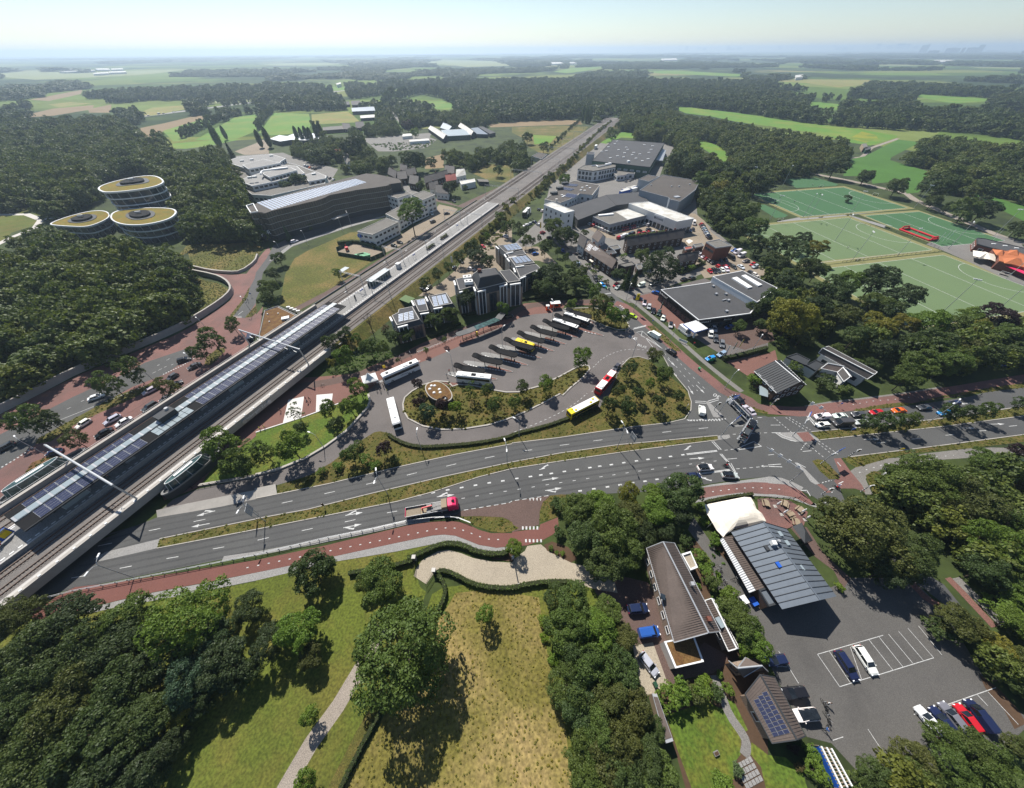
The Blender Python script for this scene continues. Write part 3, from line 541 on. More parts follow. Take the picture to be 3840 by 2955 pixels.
def broad(seed,n,size,nl=10,flat=.92,open_=0.,mt=None,name='crown'):
 rng=np.random.default_rng(seed);C=[np.zeros(3)];Rr=[.6]
 for i in range(nl):
  a=2*math.pi*(i*.618+rng.uniform(-.1,.1));z=rng.uniform(-.8,.65);rr=math.sqrt(max(.05,1-z*z))*rng.uniform(.45,.66)
  C.append(np.array([rr*math.cos(a),rr*math.sin(a),z*.85]));Rr.append(rng.uniform(.28,.46))
 P=[];N=[]
 w=np.array(Rr)**2;w/=w.sum()
 for c,r,f in zip(C,Rr,w):
  k=max(8,int(26*(1-open_)));sd=dirs(rng,k);sd[:,2]=np.where(sd[:,2]<-.6,-sd[:,2],sd[:,2])
  sc_=c+sd*r*rng.uniform(.55,.85,(k,1));sr=r*rng.uniform(.25,.5,k)
  m=int(n*f*1.25/k)+1
  for q,s in zip(sc_,sr):
   d=dirs(rng,m);d[:,2]=np.abs(d[:,2])*.9+d[:,2]*.1
   d+=(q-c)/r*.5;d/=np.linalg.norm(d,axis=1)[:,None]
   P.append(q+d*s*rng.uniform(.7,1.08,(m,1)));N.append(d)
 P=np.concatenate(P);N=np.concatenate(N)
 keep=np.ones(len(P),bool)
 for c,r in zip(C,Rr):keep&=np.linalg.norm(P-c,axis=1)>r*.72
 P,N=P[keep],N[keep];P[:,2]*=flat
 P/=np.percentile(np.hypot(P[:,0],P[:,1]),97)
 return leaf_mesh(name,P,N,size,rng,mt)
def column(seed,n,size,mt,taper=.75,name='crown'):
 rng=np.random.default_rng(seed);z=rng.uniform(-1,1,n);a=rng.uniform(0,2*math.pi,n)
 prof=np.sqrt(np.clip(1-np.abs(z)**2.2,0,1))*(1-(z+1)/2*(1-taper)*.9)
 lob=.82+.18*np.sin(a*5+z*9+rng.normal(0,.3,n));rr=prof*lob*np.sqrt(rng.uniform(.45,1,n))
 P=np.stack([rr*np.cos(a),rr*np.sin(a),z],1);N=np.stack([np.cos(a),np.sin(a),.7+0*z],1)
 return leaf_mesh(name,P,N,size,rng,mt)
def conifer(seed,n,size,mt,name='crown'):
 rng=np.random.default_rng(seed);z=rng.uniform(0,1,n)**1.35;a=rng.uniform(0,2*math.pi,n)
 tier=1-((z*9)%1)*.45;rr=(1-z)*tier*(.75+.25*np.cos(a*7+np.floor(z*9)*2))*rng.uniform(.5,1,n)**.5+.02
 P=np.stack([rr*np.cos(a),rr*np.sin(a),z*2-1],1);N=np.stack([np.cos(a),np.sin(a),.5+0*z],1)
 return leaf_mesh(name,P,N,size,rng,mt)
LF=M.leaf
CROWN={'broad':[broad(s,17000,.036,12,.9,0,LF)for s in(1,2,3,4)],'lobed':[broad(s,26000,.028,18,.95,.05,LF)for s in(21,22)],'street':[broad(s,6500,.055,12,1.0,0,LF)for s in(5,6,7)],'sparse':[broad(s,1500,.06,7,1.15,.5,LF)for s in(8,)],'poplar':[column(9,3600,.075,LF),column(10,3600,.075,LF)],'spruce':[conifer(11,3800,.07,LF)],'shrub':[broad(s,2200,.075,6,.85,.2,LF)for s in(12,13)],}
MI=leafmat('wood_leaf',(.1,.13,.042),.22,True)
MI2=leafmat('wood_leaf_far',(.05,.072,.034),.2,True)
def trunk(seed,limbs=5,r=.045,h=1.):
 rng=random.Random(seed);mb=MB()
 mb.tube((0,0,0),(0,0,h*.55),r,r*.75,7);mb.tube((0,0,h*.55),(.02,.01,h),r*.75,r*.3,7)
 for i in range(limbs):
  a=2*math.pi*i/limbs+rng.uniform(-.4,.4);z0=h*rng.uniform(.45,.75);q=(.42*math.cos(a),.42*math.sin(a),z0+.28)
  mb.tube((0,0,z0),q,r*.4,r*.2,5);mb.tube(q,(q[0]*1.7,q[1]*1.7,q[2]+.18),r*.2,r*.06,5)
 return mb.mesh('trunk',M.bark)
TRUNK={k:trunk(i,6 if k in('broad','lobed')else 4,.05 if k!='poplar' else .07)for i,k in enumerate(CROWN)}
GREENS={'dark':(.08,.115,.036),'deep':(.06,.088,.034),'mid':(.11,.155,.038),'fresh':(.14,.215,.034),'yellow':(.21,.2,.034),'olive':(.115,.128,.038),'blue':(.075,.13,.075),'purple':(.045,.026,.032),'lime':(.18,.26,.03),'brown':(.13,.1,.045),'pale':(.14,.19,.08)}
TREES=[]
def put_tree(P,Rr,h,kind,tint,label,group=None,name='tree',cat='tree',zr=None):
 rng=RNG;zr=zr or{'broad':.88,'lobed':.95,'street':1.05,'sparse':1.1,'poplar':3.,'spruce':1.6,'shrub':.8}[kind]
 hz=min(Rr*zr,h*.5)if kind not in('poplar','spruce')else h*.47
 zc=h-hz
 t=thing(name,label,cat,(P[0],P[1],0),rng.uniform(0,6.28),group)
 c=GREENS[tint]if isinstance(tint,str)else tint
 c=tuple(x*k for x,k in zip(c,rng.uniform(.88,1.12)*np.array([rng.uniform(.93,1.07),1,rng.uniform(.9,1.1)])))
 me=CROWN[kind][rng.integers(len(CROWN[kind]))]
 cr=obj('crown' if kind!='shrub' else 'foliage',me,parent=t,color=c);cr.scale=(Rr,Rr*rng.uniform(.9,1.08),hz*1.02);cr.location=(0,0,zc)
 cr.rotation_euler=(0,0,rng.uniform(0,6.28))
 tr=obj('trunk' if kind!='shrub' else 'stem',TRUNK[kind],parent=t);s=max(.25,zc);tr.scale=(Rr*.9,Rr*.9,s if kind!='spruce' else h*.9)
 TREES.append(t);return t
def tree(s,r,kind='broad',tint='mid',label=None,h=None,group=None,name='tree',cat='tree',hk=2.05):
 p=pix(s)[0];sc=TILES[s.split()[0]][2];zc=4.
 for _ in range(4):
  P=G1(p,zc);Rr=r*sc*depth(P)/F/(1+.07*((p[0]-1920)**2+(p[1]-1477)**2)/F**2)
  if kind=='poplar':hh=h or Rr*4.4;zc=hh*.52
  elif kind=='spruce':hh=h or Rr*3.4;zc=hh*.5
  elif kind=='shrub':hh=h or Rr*1.5;zc=hh*.5
  else:hh=h or Rr*hk+1.2;zc=hh-min(Rr*.9,hh*.5)
 return put_tree(P,Rr,hh,kind,tint,label,group,name,cat)
def inside(P,poly):
 x,y=P[:,0],P[:,1];r=np.zeros(len(P),bool);n=len(poly)
 for i in range(n):
  x0,y0=poly[i];x1,y1=poly[(i+1)%n]
  if y0==y1:continue
  r^=((y0>y)!=(y1>y))&(x<(x1-x0)*(y-y0)/(y1-y0)+x0)
 return r
def scatter(poly,step,jitter=.42,rng=RNG):
 poly=np.array([(p[0],p[1])for p in poly]);a=poly.min(0);b=poly.max(0)
 xs=np.arange(a[0],b[0],step);ys=np.arange(a[1],b[1],step*.87)
 X,Y=np.meshgrid(xs,ys);X=X+(np.arange(len(ys))%2)[:,None]*step/2
 P=np.stack([X.ravel(),Y.ravel()],1)+rng.uniform(-jitter,jitter,(X.size,2))*step
 return P[inside(P,poly)]
def not_clear(P,marg=0.):
 k=np.ones(len(P),bool)
 for c in CLEAR:
  b0,b1=c.min(0),c.max(0);q=k&(P[:,0]>b0[0])&(P[:,0]<b1[0])&(P[:,1]>b0[1])&(P[:,1]<b1[1])
  if q.any():idx=np.where(q)[0];k[idx[inside(P[idx],c)]]=False
 return k
def to_px(P):
 d=P-np.array((0,0,HCAM));w=d@WX;return np.stack([1920+F*(d@RX)/w,1477.5-F*(d@UX)/w],1)
def instancer(name,P,scale,templates,material,zscale=None,rot=True,kind='stuff',zoff=None):
 n=len(P)
 if n==0:return None
 me=bpy.data.meshes.new(name);co=np.zeros((n,3),np.float32);co[:,:2]=P[:,:2]
 s=np.ones((n,3),np.float32)*np.asarray(scale,np.float32).reshape(n,-1)
 if zscale is not None:s[:,2]*=zscale
 if zoff is not None:co[:,2]=zoff
 me.vertices.add(n);me.vertices.foreach_set("co",co.ravel())
 a=me.attributes.new("size",'FLOAT_VECTOR','POINT');a.data.foreach_set("vector",s.ravel())
 a=me.attributes.new("turn",'FLOAT_VECTOR','POINT');r=np.zeros((n,3),np.float32);r[:,2]=RNG.uniform(0,6.28,n)if rot else 0
 a.data.foreach_set("vector",r.ravel())
 o=bpy.data.objects.new(name,me);COL.objects.link(o);o["kind"]=kind
 ng=bpy.data.node_groups.new(name,'GeometryNodeTree');ng.interface.new_socket("Geometry",in_out='INPUT',socket_type='NodeSocketGeometry')
 ng.interface.new_socket("Geometry",in_out='OUTPUT',socket_type='NodeSocketGeometry')
 N,L=ng.nodes,ng.links;gi=N.new("NodeGroupInput");go=N.new("NodeGroupOutput");ip=N.new("GeometryNodeInstanceOnPoints")
 jn=N.new("GeometryNodeJoinGeometry")
 for t in reversed(templates):
  oi=N.new("GeometryNodeObjectInfo");oi.inputs["Object"].default_value=t;oi.inputs["As Instance"].default_value=True;L.new(oi.outputs["Geometry"],jn.inputs[0])
 L.new(gi.outputs[0],ip.inputs["Points"])
 sm=N.new("GeometryNodeSetMaterial");sm.inputs["Material"].default_value=material
 L.new(jn.outputs[0],ip.inputs["Instance"]);ip.inputs["Pick Instance"].default_value=True
 for nm,sk in(("size","Scale"),("turn","Rotation")):
  na=N.new("GeometryNodeInputNamedAttribute");na.data_type='FLOAT_VECTOR';na.inputs["Name"].default_value=nm
  if sk=="Rotation":
   er=N.new("FunctionNodeEulerToRotation");L.new(na.outputs[0],er.inputs[0]);L.new(er.outputs[0],ip.inputs[sk])
  else:L.new(na.outputs[0],ip.inputs[sk])
 rv=N.new("FunctionNodeRandomValue");rv.data_type='INT'
 [i for i in rv.inputs if i.name=="Min" and i.type=='INT'][0].default_value=0
 [i for i in rv.inputs if i.name=="Max" and i.type=='INT'][0].default_value=len(templates)-1
 L.new([x for x in rv.outputs if x.type=='INT'][0],ip.inputs["Instance Index"])
 L.new(ip.outputs[0],sm.inputs[0]);L.new(sm.outputs[0],go.inputs[0])
 md=o.modifiers.new("scatter",'NODES');md.node_group=ng
 return o
def template(me):return bpy.data.objects.new('template',me)
FAR_T=[template(broad(s,700,.15,8,.95,.2,MI,'far_crown'))for s in(31,32,33)]
for t in FAR_T:t.data.transform(Matrix.Translation((0,0,.95)))
MIDT=[template(broad(s,3200,.07,10,.95,.1,MI,'wood_crown'))for s in(34,35,36)]
for t in MIDT:t.data.transform(Matrix.Translation((0,0,.95)))
TUFT=[template(broad(s,46,.34,3,.7,.2,MI,'tuft'))for s in(37,38)]
for t in TUFT:t.data.transform(Matrix.Translation((0,0,.35)))
# == buildings
def facing(A,B):
 n=Vector((B[1]-A[1],A[0]-B[0],0));m=(Vector(A)+Vector(B))/2
 return n.dot(Vector((0,0,0))-Vector((m[0],m[1],0)))>0
WIN={}
def window_mesh(fm,gm,bars=0):
 k=(fm,gm,bars)
 if k not in WIN:
  mb=MB();t=.09
  for c,d in(((0,.02,t/2),(1,.1,t)),((0,.02,1-t/2),(1,.1,t)),((-.5+t/2,.02,.5),(t,.1,1-2*t)),((.5-t/2,.02,.5),(t,.1,1-2*t))):mb.box(c,d,0)
  for i in range(bars):mb.box((-.5+(i+1)/(bars+1),.02,.5),(t*.6,.09,1-2*t),0)
  mb.quad((-.5+t,.015,t),(-.5+t,.015,1-t),(.5-t,.015,1-t),(.5-t,.015,t),1)
  WIN[k]=mb.mesh('window',[M[fm],M[gm]])
 return WIN[k]
def windows(parent,A,B,z0,rows,cols,w,h,dz,fm='white_metal',gm='glass',marg=.6,bars=0,name='window',proud=0.):
 A=Vector((A[0],A[1],0));B=Vector((B[0],B[1],0));d=B-A;L=d.length;d.normalize();n=Vector((d.y,-d.x,0));O=worldloc(parent)
 me=window_mesh(fm,gm,bars)
 for r in range(rows):
  for c in range(cols):
   s=L*(c+.5)/cols if cols>1 and marg<=0 else marg+(L-2*marg)*(c+.5)/cols
   p=A+d*s+n*proud
   o=obj(name,me,parent=parent);o.location=Vector((p.x,p.y,z0+r*dz))-Vector((O.x,O.y,0))
   o.rotation_euler=(0,0,math.atan2(-d.y,-d.x));o.scale=(w,1,h)
def ccw(p):
 p=list(p);return p if area2(p)>0 else p[::-1]
def block(name,label,cat,roof,h,wall='render_white',rf='bitumen',edge=None,par=.35,win=None,z0=0.,group=None,parent=None,clear=True,pname='wall',eh=.25):
 P=ccw(G(roof,h)if isinstance(roof,str)else roof);c=centre(P)
 t=parent or thing(name,label,cat,(c.x,c.y,0),group=group)
 if clear:CLEAR.append(np.array([(p[0],p[1])for p in P]))
 obj(pname,MB().prism(P,z0,h,0),M[wall],t)
 inner=[Vector((p[0],p[1],0))+(c-Vector((p[0],p[1],0))).normalized()*.35 for p in P]
 obj('roof',MB().prism(inner,h+.003,h+.1),M[rf],t)
 if edge:
  out=[Vector((p[0],p[1],0))+(Vector((p[0],p[1],0))-c).normalized()*.08 for p in P];mb=MB()
  for i in range(len(P)):
   j=(i+1)%len(P);a,b,A,B=out[i],out[j],inner[i],inner[j]
   mb.hexa([(a.x,a.y,h-eh),(b.x,b.y,h-eh),(B.x,B.y,h-eh),(A.x,A.y,h-eh)],[(a.x,a.y,h+par),(b.x,b.y,h+par),(B.x,B.y,h+par),(A.x,A.y,h+par)])
  obj('roof_edge',mb,M[edge],t)
 if win:
  fl,pitch,w,wh,sill,fh,fm,gm=win
  for i in range(len(P)):
   a,b=P[i],P[(i+1)%len(P)];L=(Vector(a)-Vector(b)).length
   if L>pitch*1.2 and facing(a,b):windows(t,a,b,z0+sill,fl,max(1,int((L-1)/pitch)),w,wh,fh,fm,gm)
 return t
def slab(mb,quad,t=.12,mi=0):
 q=[Vector(p)for p in quad];n=(q[1]-q[0]).cross(q[3]-q[0]).normalized()
 if n.z<0:q=q[::-1];n=-n
 mb.hexa([p-n*t for p in q],q,mi);return n
def gable(name,label,cat,pts,he,hr,wall='brick_dark',rf='dark_tile',ov=.35,win=(1,3.2,1.2,1.3,1.,2.8,'white_metal','glass'),ribs=0.,ridge=None,rr=None,group=None,trim=None,hip=0.,chim=0,clear=True):
 P=G(pts,he)if isinstance(pts,str)else[Vector((p[0],p[1],he))for p in pts]
 if area2(P)<0:P=[P[3],P[2],P[1],P[0]]
 c=centre(P);t=thing(name,label,cat,(c.x,c.y,0),group=group)
 if clear:CLEAR.append(np.array([(p[0],p[1])for p in P]))
 if ridge:R0,R1=G(ridge,hr);R0,R1=(R0,R1)if(R0-P[0]).length<(R1-P[0]).length else(R1,R0)
 else:
  R0=(P[0]+P[3])/2;R1=(P[1]+P[2])/2
 R0=Vector((R0.x,R0.y,hr));R1=Vector((R1.x,R1.y,hr))
 if hip:d=R1-R0;R0,R1=R0+d*hip,R1-d*hip
 d=unit(P[1]-P[0]);s=unit(P[3]-P[0]);Q=[P[0]+d*ov+s*ov,P[1]-d*ov+s*ov,P[2]-d*ov-s*ov,P[3]+d*ov-s*ov]
 mb=MB().prism(Q,0,he-.05)
 if not hip:
  for a,b,r in((Q[3],Q[0],R0+d*ov),(Q[1],Q[2],R1-d*ov)):
   mb.poly([(a.x,a.y,he-.06),(b.x,b.y,he-.06),(r.x,r.y,hr-.2)])
 obj('wall',mb,M[wall],t)
 mb=MB();slab(mb,[P[0],P[1],R1,R0]);slab(mb,[P[2],P[3],R0,R1])
 if hip:
  for a,b,r in((P[3],P[0],R0),(P[1],P[2],R1)):mb.add([a,b,r],[(0,1,2)])
 roof=obj('roof',mb,M[rf],t)
 if ribs:
  mb=MB();n=int((P[1]-P[0]).length/ribs)
  for i in range(n+1):
   f=i/n
   for a,b in((P[0].lerp(P[1],f),R0.lerp(R1,f)),(P[3].lerp(P[2],f),R0.lerp(R1,f))):
    if(b-a).length>.5:mb.tube(a+Vector((0,0,.02)),b+Vector((0,0,.02)),ribs*.15,None,4,0,False)
  obj('roof_tile_rows',mb,M[rf],t,kind='stuff')
 mb=MB();mb.tube(R0+Vector((0,0,.05)),R1+Vector((0,0,.05)),.16,None,6);obj('ridge_tile',mb,M[trim or rf],t)
 if trim:
  mb=MB()
  for a,b in((P[0],R0),(R0,P[3]),(P[1],R1),(R1,P[2]),(P[0],P[1]),(P[2],P[3])):mb.tube(a,b,.11,None,4)
  obj('gutter',mb,M[trim],t)
 if win:
  fl,pitch,w,wh,sill,fh,fm,gm=win
  for a,b in((Q[0],Q[1]),(Q[1],Q[2]),(Q[2],Q[3]),(Q[3],Q[0])):
   L=(a-b).length
   if facing(a,b):windows(t,a,b,sill,fl,max(1,int((L-.6)/pitch)),w,wh,fh,fm,gm)
 for k in range(chim):
  f=(k+.5)/chim;q=R0.lerp(R1,f*.8+.1)+s*.5
  obj('chimney',MB().box((q.x,q.y,hr+.25),(.7,.7,1.5),0,math.atan2(d.y,d.x)),M.brick_red,t)
 t['_r']=[*R0,*R1];t['_p']=[x for p in P for x in p]
 return t
def on_roof(t,s,h,d,name,m,rz=0.,dz=0.,mats=None):
 for p in G(s,h):obj(name,MB().box((p.x,p.y,h+.1+d[2]/2+dz),d,0,rz),M[m],t)
def ang(a,b):return math.atan2(b[1]-a[1],b[0]-a[0])
PANEL={}
def panels(t,quad,rows,cols,h,m='solar',name='solar_panel',tilt=0.,gap=.06,z=None):
 q=[Vector(p)for p in quad]
 if m not in PANEL:
  mb=MB();mb.box((0,0,0),(1,1,.04),1);mb.box((0,0,.022),(.95,.95,.012),0);PANEL[m]=mb.mesh(name,[M[m],M.galv])
 O=worldloc(t);d=q[1]-q[0];e=q[3]-q[0];X=d.normalized();Nn=X.cross(e).normalized()
 if Nn.z<0:Nn=-Nn
 Y=Nn.cross(X);R3=Matrix((X,Y,Nn)).transposed()
 w=d.length/cols*(1-gap);hh=abs(e.dot(Y))/rows*(1-gap)
 for i in range(rows):
  for j in range(cols):
   u,v=(j+.5)/cols,(i+.5)/rows;p=(q[0]*(1-u)+q[1]*u)*(1-v)+(q[3]*(1-u)+q[2]*u)*v
   o=obj(name,PANEL[m],parent=t);r=R3@Matrix.Rotation(tilt,3,'X')
   o.matrix_local=Matrix.Translation(p+Nn*.08-O)@r.to_4x4()@Matrix.Diagonal((w,hh,1,1))
def text(s,parent,P,size,m,name='lettering',rot=None,loc_w=True,extrude=.02):
 cu=bpy.data.curves.new(name,'FONT');cu.body=s;cu.size=size;cu.extrude=extrude;cu.align_x='CENTER';cu.align_y='CENTER'
 o=bpy.data.objects.new(name,cu);COL.objects.link(o);o.data.materials.append(M[m])
 me=None
 dg=bpy.context.evaluated_depsgraph_get();me=bpy.data.meshes.new_from_object(o.evaluated_get(dg));me.name=name
 bpy.data.objects.remove(o)
 o=obj(name,me,parent=parent);O=worldloc(parent)if parent and loc_w else Vector((0,0,0))
 o.matrix_local=Matrix.Translation(Vector(P)-O)@(rot if rot is not None else Matrix.Identity(4));return o
def wallrot(A,B):
 d=unit(Vector(B)-Vector(A));n=Vector((d.y,-d.x,0))
 return Matrix((d,(0,0,1),n)).transposed().to_4x4()
def wall_text(s,parent,A,B,f,z,size,m,off=.06):
 A=Vector((A[0],A[1],0));B=Vector((B[0],B[1],0));n=unit(B-A);n=Vector((n.y,-n.x,0));p=A.lerp(B,f)+n*off
 return text(s,parent,(p.x,p.y,z),size,m,rot=wallrot(A,B))
def round_tower(name,label,s,h,floors,well):
 P=ccw(smooth_poly(G(s,h),2));c=centre(P);t=thing(name,label,'office tower',(c.x,c.y,0));CLEAR.append(np.array([(p.x,p.y)for p in P]))
 ins=lambda k,z:[Vector(((p.x-c.x)*k+c.x,(p.y-c.y)*k+c.y,z))for p in P]
 fh=h/floors
 for i in range(floors):
  k=.96-.025*(floors-1-i)*.5
  obj('glass_wall',MB().prism(ins(k-.03,0),i*fh,(i+1)*fh-.2),M.glass,t)
  obj('floor_band',MB().prism(ins(k+(.03 if i==floors-1 else 0.005),0),(i+1)*fh-.6,(i+1)*fh),M.white_metal,t)
  Q=ins(k-.025,0);mb=MB()
  for j in range(0,len(Q),2):mb.box((Q[j].x,Q[j].y,i*fh+fh/2-.3),(.12,.12,fh-.6))
  obj('mullion',mb,M.white_metal,t,kind='stuff')
 obj('sedum_roof',MB().prism(ins(.95,0),h+.01,h+.25),M.sedum,t)
 mb=MB();a=ins(1.0,0);b=ins(.95,0)
 for i in range(len(a)):
  j=(i+1)%len(a);mb.hexa([(a[i].x,a[i].y,h-.3),(a[j].x,a[j].y,h-.3),(b[j].x,b[j].y,h-.3),(b[i].x,b[i].y,h-.3)],[(a[i].x,a[i].y,h+.4),(a[j].x,a[j].y,h+.4),(b[j].x,b[j].y,h+.4),(b[i].x,b[i].y,h+.4)])
 obj('roof_edge',mb,M.white_metal,t)
 W=smooth_poly(G(well,h+.3),2);obj('roof_well',MB().prism(W,h+.26,h+.5),M.charcoal,t)
 cw=centre(W);Wk=[cw+(Vector((p.x,p.y,0))-cw)*.72 for p in W];obj('plant_screen',MB().prism(Wk,h+.51,h+1.5),M.black,t)
 obj('air_unit',MB().box((cw.x,cw.y,h+2.4),(3,1,.7),0,.3),M.galv,t)
 return t
round_tower('round_tower','tall round glass office tower with ochre planted roof, behind two lower ones',"A0 830,1605 900,1568 1100,1518 1250,1498 1345,1503 1402,1540 1392,1568 1300,1600 1100,1630 900,1645 850,1630",20,5,"A0 985,1570 1080,1530 1230,1512 1280,1535 1260,1560 1100,1580 990,1590")
round_tower('round_tower','lower right round glass office building with ochre planted roof ring',"B0 940,175 955,135 1045,105 1270,90 1470,95 1520,125 1470,180 1350,218 1200,242 1050,238 965,208",11,3,"B0 1060,160 1100,125 1270,108 1330,130 1310,170 1190,195 1110,190")
round_tower('round_tower','lower left teardrop shaped glass office building with ochre planted roof',"B0 418,228 560,172 760,120 895,114 945,145 930,180 850,222 740,257 600,252 450,242",7.5,2,"B0 560,205 640,170 760,145 830,150 820,185 720,215 620,222")
Rf="E1 172,322 208,311 232,300 300,282 420,246 600,196 790,150 850,155 960,178 972,190 970,198 914,205 900,214 830,225 740,236 700,245 660,252 600,263 570,278 530,292 480,303 400,322 300,345 262,358 235,352 215,358 190,358"
Pg=ccw(G(Rf,16));cg=centre(Pg);gar=thing('parking_garage','long brown slatted parking garage with solar panels on its roof','parking garage',(cg.x,cg.y,0));CLEAR.append(np.array([(p.x,p.y)for p in Pg]))
insg=lambda k:[Vector(((p.x-cg.x)*k+cg.x,(p.y-cg.y)*k+cg.y,0))for p in Pg]
obj('wall',MB().prism(insg(.985),0,15.9),M.charcoal,gar)
obj('roof',MB().prism(insg(.98),15.91,16.0),M.bitumen_brown,gar)
for z0 in(2.8,6.1,9.4,12.7):
 mb=MB();mb2=MB()
 for i in range(len(Pg)):
  a,b=Pg[i],Pg[(i+1)%len(Pg)];d=unit(b-a);L=(b-a).length;n=Vector((d.y,-d.x,0))
  mb2.hexa([a+n*.05-Vector((0,0,16-z0)),b+n*.05-Vector((0,0,16-z0)),b-n*.4-Vector((0,0,16-z0)),a-n*.4-Vector((0,0,16-z0))],[a+n*.05-Vector((0,0,15.7-z0)),b+n*.05-Vector((0,0,15.7-z0)),b-n*.4-Vector((0,0,15.7-z0)),a-n*.4-Vector((0,0,15.7-z0))])
  k=max(1,int(L/1.3))
  for j in range(k):
   p=a.lerp(b,(j+.5)/k);mb.box((p.x,p.y,z0+1.75),(L/k*.72,.14,2.75),0,math.atan2(d.y,d.x))
 obj('slat',mb,M.garage_slat,gar,kind='stuff');obj('floor_band',mb2,M.concrete,gar)
q=G("E1 222,303 735,180 790,197 300,342",16.1)
panels(gar,[q[0],q[1],q[2],q[3]],8,34,16,'solar_pale',tilt=.12,gap=.3)
A,B=g("E1 238,470"),g("E1 290,455")
pq=[p for p in Pg];il=min(range(len(pq)),key=lambda i:(G1(pix("E1 205,358")[0],16)-pq[i]).length)
a,b=pq[il],pq[(il+1)%len(pq)]
sa,sb=G1(pix("E1 240,462")[0],6.2),G1(pix("E1 292,448")[0],6.2);n=unit(sb-sa);n=Vector((n.y,-n.x,0))
obj('sign_board',MB().box(((sa.x+sb.x)/2+n.x*.4,(sa.y+sb.y)/2+n.y*.4,5.6),((sb-sa).length,.3,3),0,ang(sa,sb)),M.charcoal,gar)
text('P+R',gar,((sa.x+sb.x)/2+n.x*.6,(sa.y+sb.y)/2+n.y*.6,5.6),3.4,'white_paint',rot=wallrot(sa,sb))
sa,sb=G1(pix("E1 612,385")[0],5),G1(pix("E1 690,358")[0],5)
obj('entrance_canopy',MB().box(((sa.x+sb.x)/2,(sa.y+sb.y)/2,4.6),((sb-sa).length,3,.5),0,ang(sa,sb)),M.concrete,gar)
q=G("E1 172,322 208,311 230,352 195,358",16);obj('stair_roof_edge',MB().path([p+Vector((0,0,.4))for p in q+q[:1]],.35,4),M.white_metal,gar)
wo=block('stepped_office','stepped white office complex with terraces behind the brown garage','office building',"E1 95,150 130,108 260,75 372,95 440,112 585,170 575,205 300,268 200,262 120,200",6,'render_white','gravel_roof','white_metal',win=(1,4,2.6,1.4,2.6,3,'charcoal','glass'))
for s,h in(("E1 60,92 125,68 300,52 372,75 350,88 345,95 180,130 125,112",9.5),("E1 128,188 240,150 345,108 430,114 470,150 330,190 200,216",10),("E1 470,160 530,143 582,165 580,176 490,193",8.5),("E1 150,108 260,78 345,98 180,128",12),("E1 250,150 400,122 430,135 290,172",12.6)):
 block('','','',s,h,'render_white','tile_paving','white_paint',.1,(1,3.5,2.6,1.5,h-2.6,3,'charcoal','glass'),parent=wo,pname='terrace_block',eh=.9)
q=G("E1 245,158 250,145 262,140 385,125",13);obj('roof_duct',MB().path([p+Vector((0,0,.4))for p in q],.7,8),M.white_metal,wo)
on_roof(wo,"E1 150,92 200,85 300,65 190,178 215,175 520,160",12.8,(3,2,1.2),'air_unit','galv',.4)
of=block('white_office','two storey white office with blue parking sign beside the fenced yard','office building',"E1 742,453 890,383 953,405 822,469",7,'render_white','gravel_roof','pale_concrete',win=(2,3.6,3.,1.5,1.,3.3,'white_metal','glass'))
p=g("E1 752,468",5.6);q=G("E1 744,460 822,470",5.6);d=unit(q[1]-q[0])
obj('parking_sign',MB().box((p.x,p.y-.25,5.0),(2.6,.15,1.8),0,ang(*q)),M.blue,of);text('P',of,(p.x,p.y-.45,5.0),1.6,'white_paint',rot=wallrot(*q))
of2=block('white_office','three storey white office blocks beside the tall tree at the tracks','office building',"E1 893,263 965,238 1022,256 948,282",10,'render_white','gravel_roof','pale_concrete',win=(3,3.4,2.6,1.5,1.,3.1,'grey_metal','glass'))
block('','','',"E1 1022,262 1085,243 1143,263 1080,290",10,'render_white','gravel_roof','pale_concrete',win=(3,3.4,2.6,1.5,1.,3.1,'grey_metal','glass'),parent=of2,pname='side_wing')
block('','','',"E1 888,362 948,330 1020,300 1080,300 1105,320 1010,362 955,395",6.4,'render_white','gravel_roof','pale_concrete',win=(2,3.4,2.6,1.3,.9,3,'grey_metal','glass'),parent=of2,pname='low_wing')
hall=block('warehouse','big green warehouse with dark flat roof dotted with small skylights','warehouse',"E3 565,42 903,66 808,226 425,183",9,'green_panel','bitumen','charcoal',win=(1,6,3.4,1.4,4.4,3,'white_metal','glass_pale'))
on_roof(hall,"E3 487,122 520,118 533,92 575,72 590,55 600,112 592,152 633,160 640,132 690,145 700,130 715,168 740,140 757,185 795,172 800,130 815,110 825,85 770,78 650,95 545,165 660,110",9,(2.4,1.2,.5),'skylight','white_paint',.1)
on_roof(hall,"E3 664,192",9,(2,3,1.4),'air_unit','white_metal',.2)
block('','','',"E3 395,125 442,128 436,142 388,140",12,'grey_clad','bitumen','grey_metal',parent=hall,pname='stair_tower')
block('','','',"E3 880,100 916,112 893,182 845,178",4.5,'grey_clad','grey_metal',None,z0=3.6,parent=hall,pname='loading_canopy')
o1=block('white_office','white two storey office with big dark windows in front of green warehouse','office building',"E3 372,213 560,203 583,213 580,225 468,247 432,252 330,240",8,'render_white','gravel_roof','charcoal',win=(2,3.2,2.2,2.4,1.1,3.5,'charcoal','glass'))
q=G("E3 420,217 450,215 465,225 540,208",8.3);obj('roof_duct',MB().path([p+Vector((0,0,.4))for p in q],.5,6),M.white_metal,o1);on_roof(o1,"E3 520,212 540,208",8,(3,2,1.4),'air_unit','white_metal',.3)
block('','','',"E3 570,268 590,245 690,248 712,256 705,268 660,268 640,278 590,282",4,'render_white','gravel_roof','pale_concrete',win=(1,3,2.2,1.8,1,3,'charcoal','glass'),parent=o1,pname='entrance_wing')
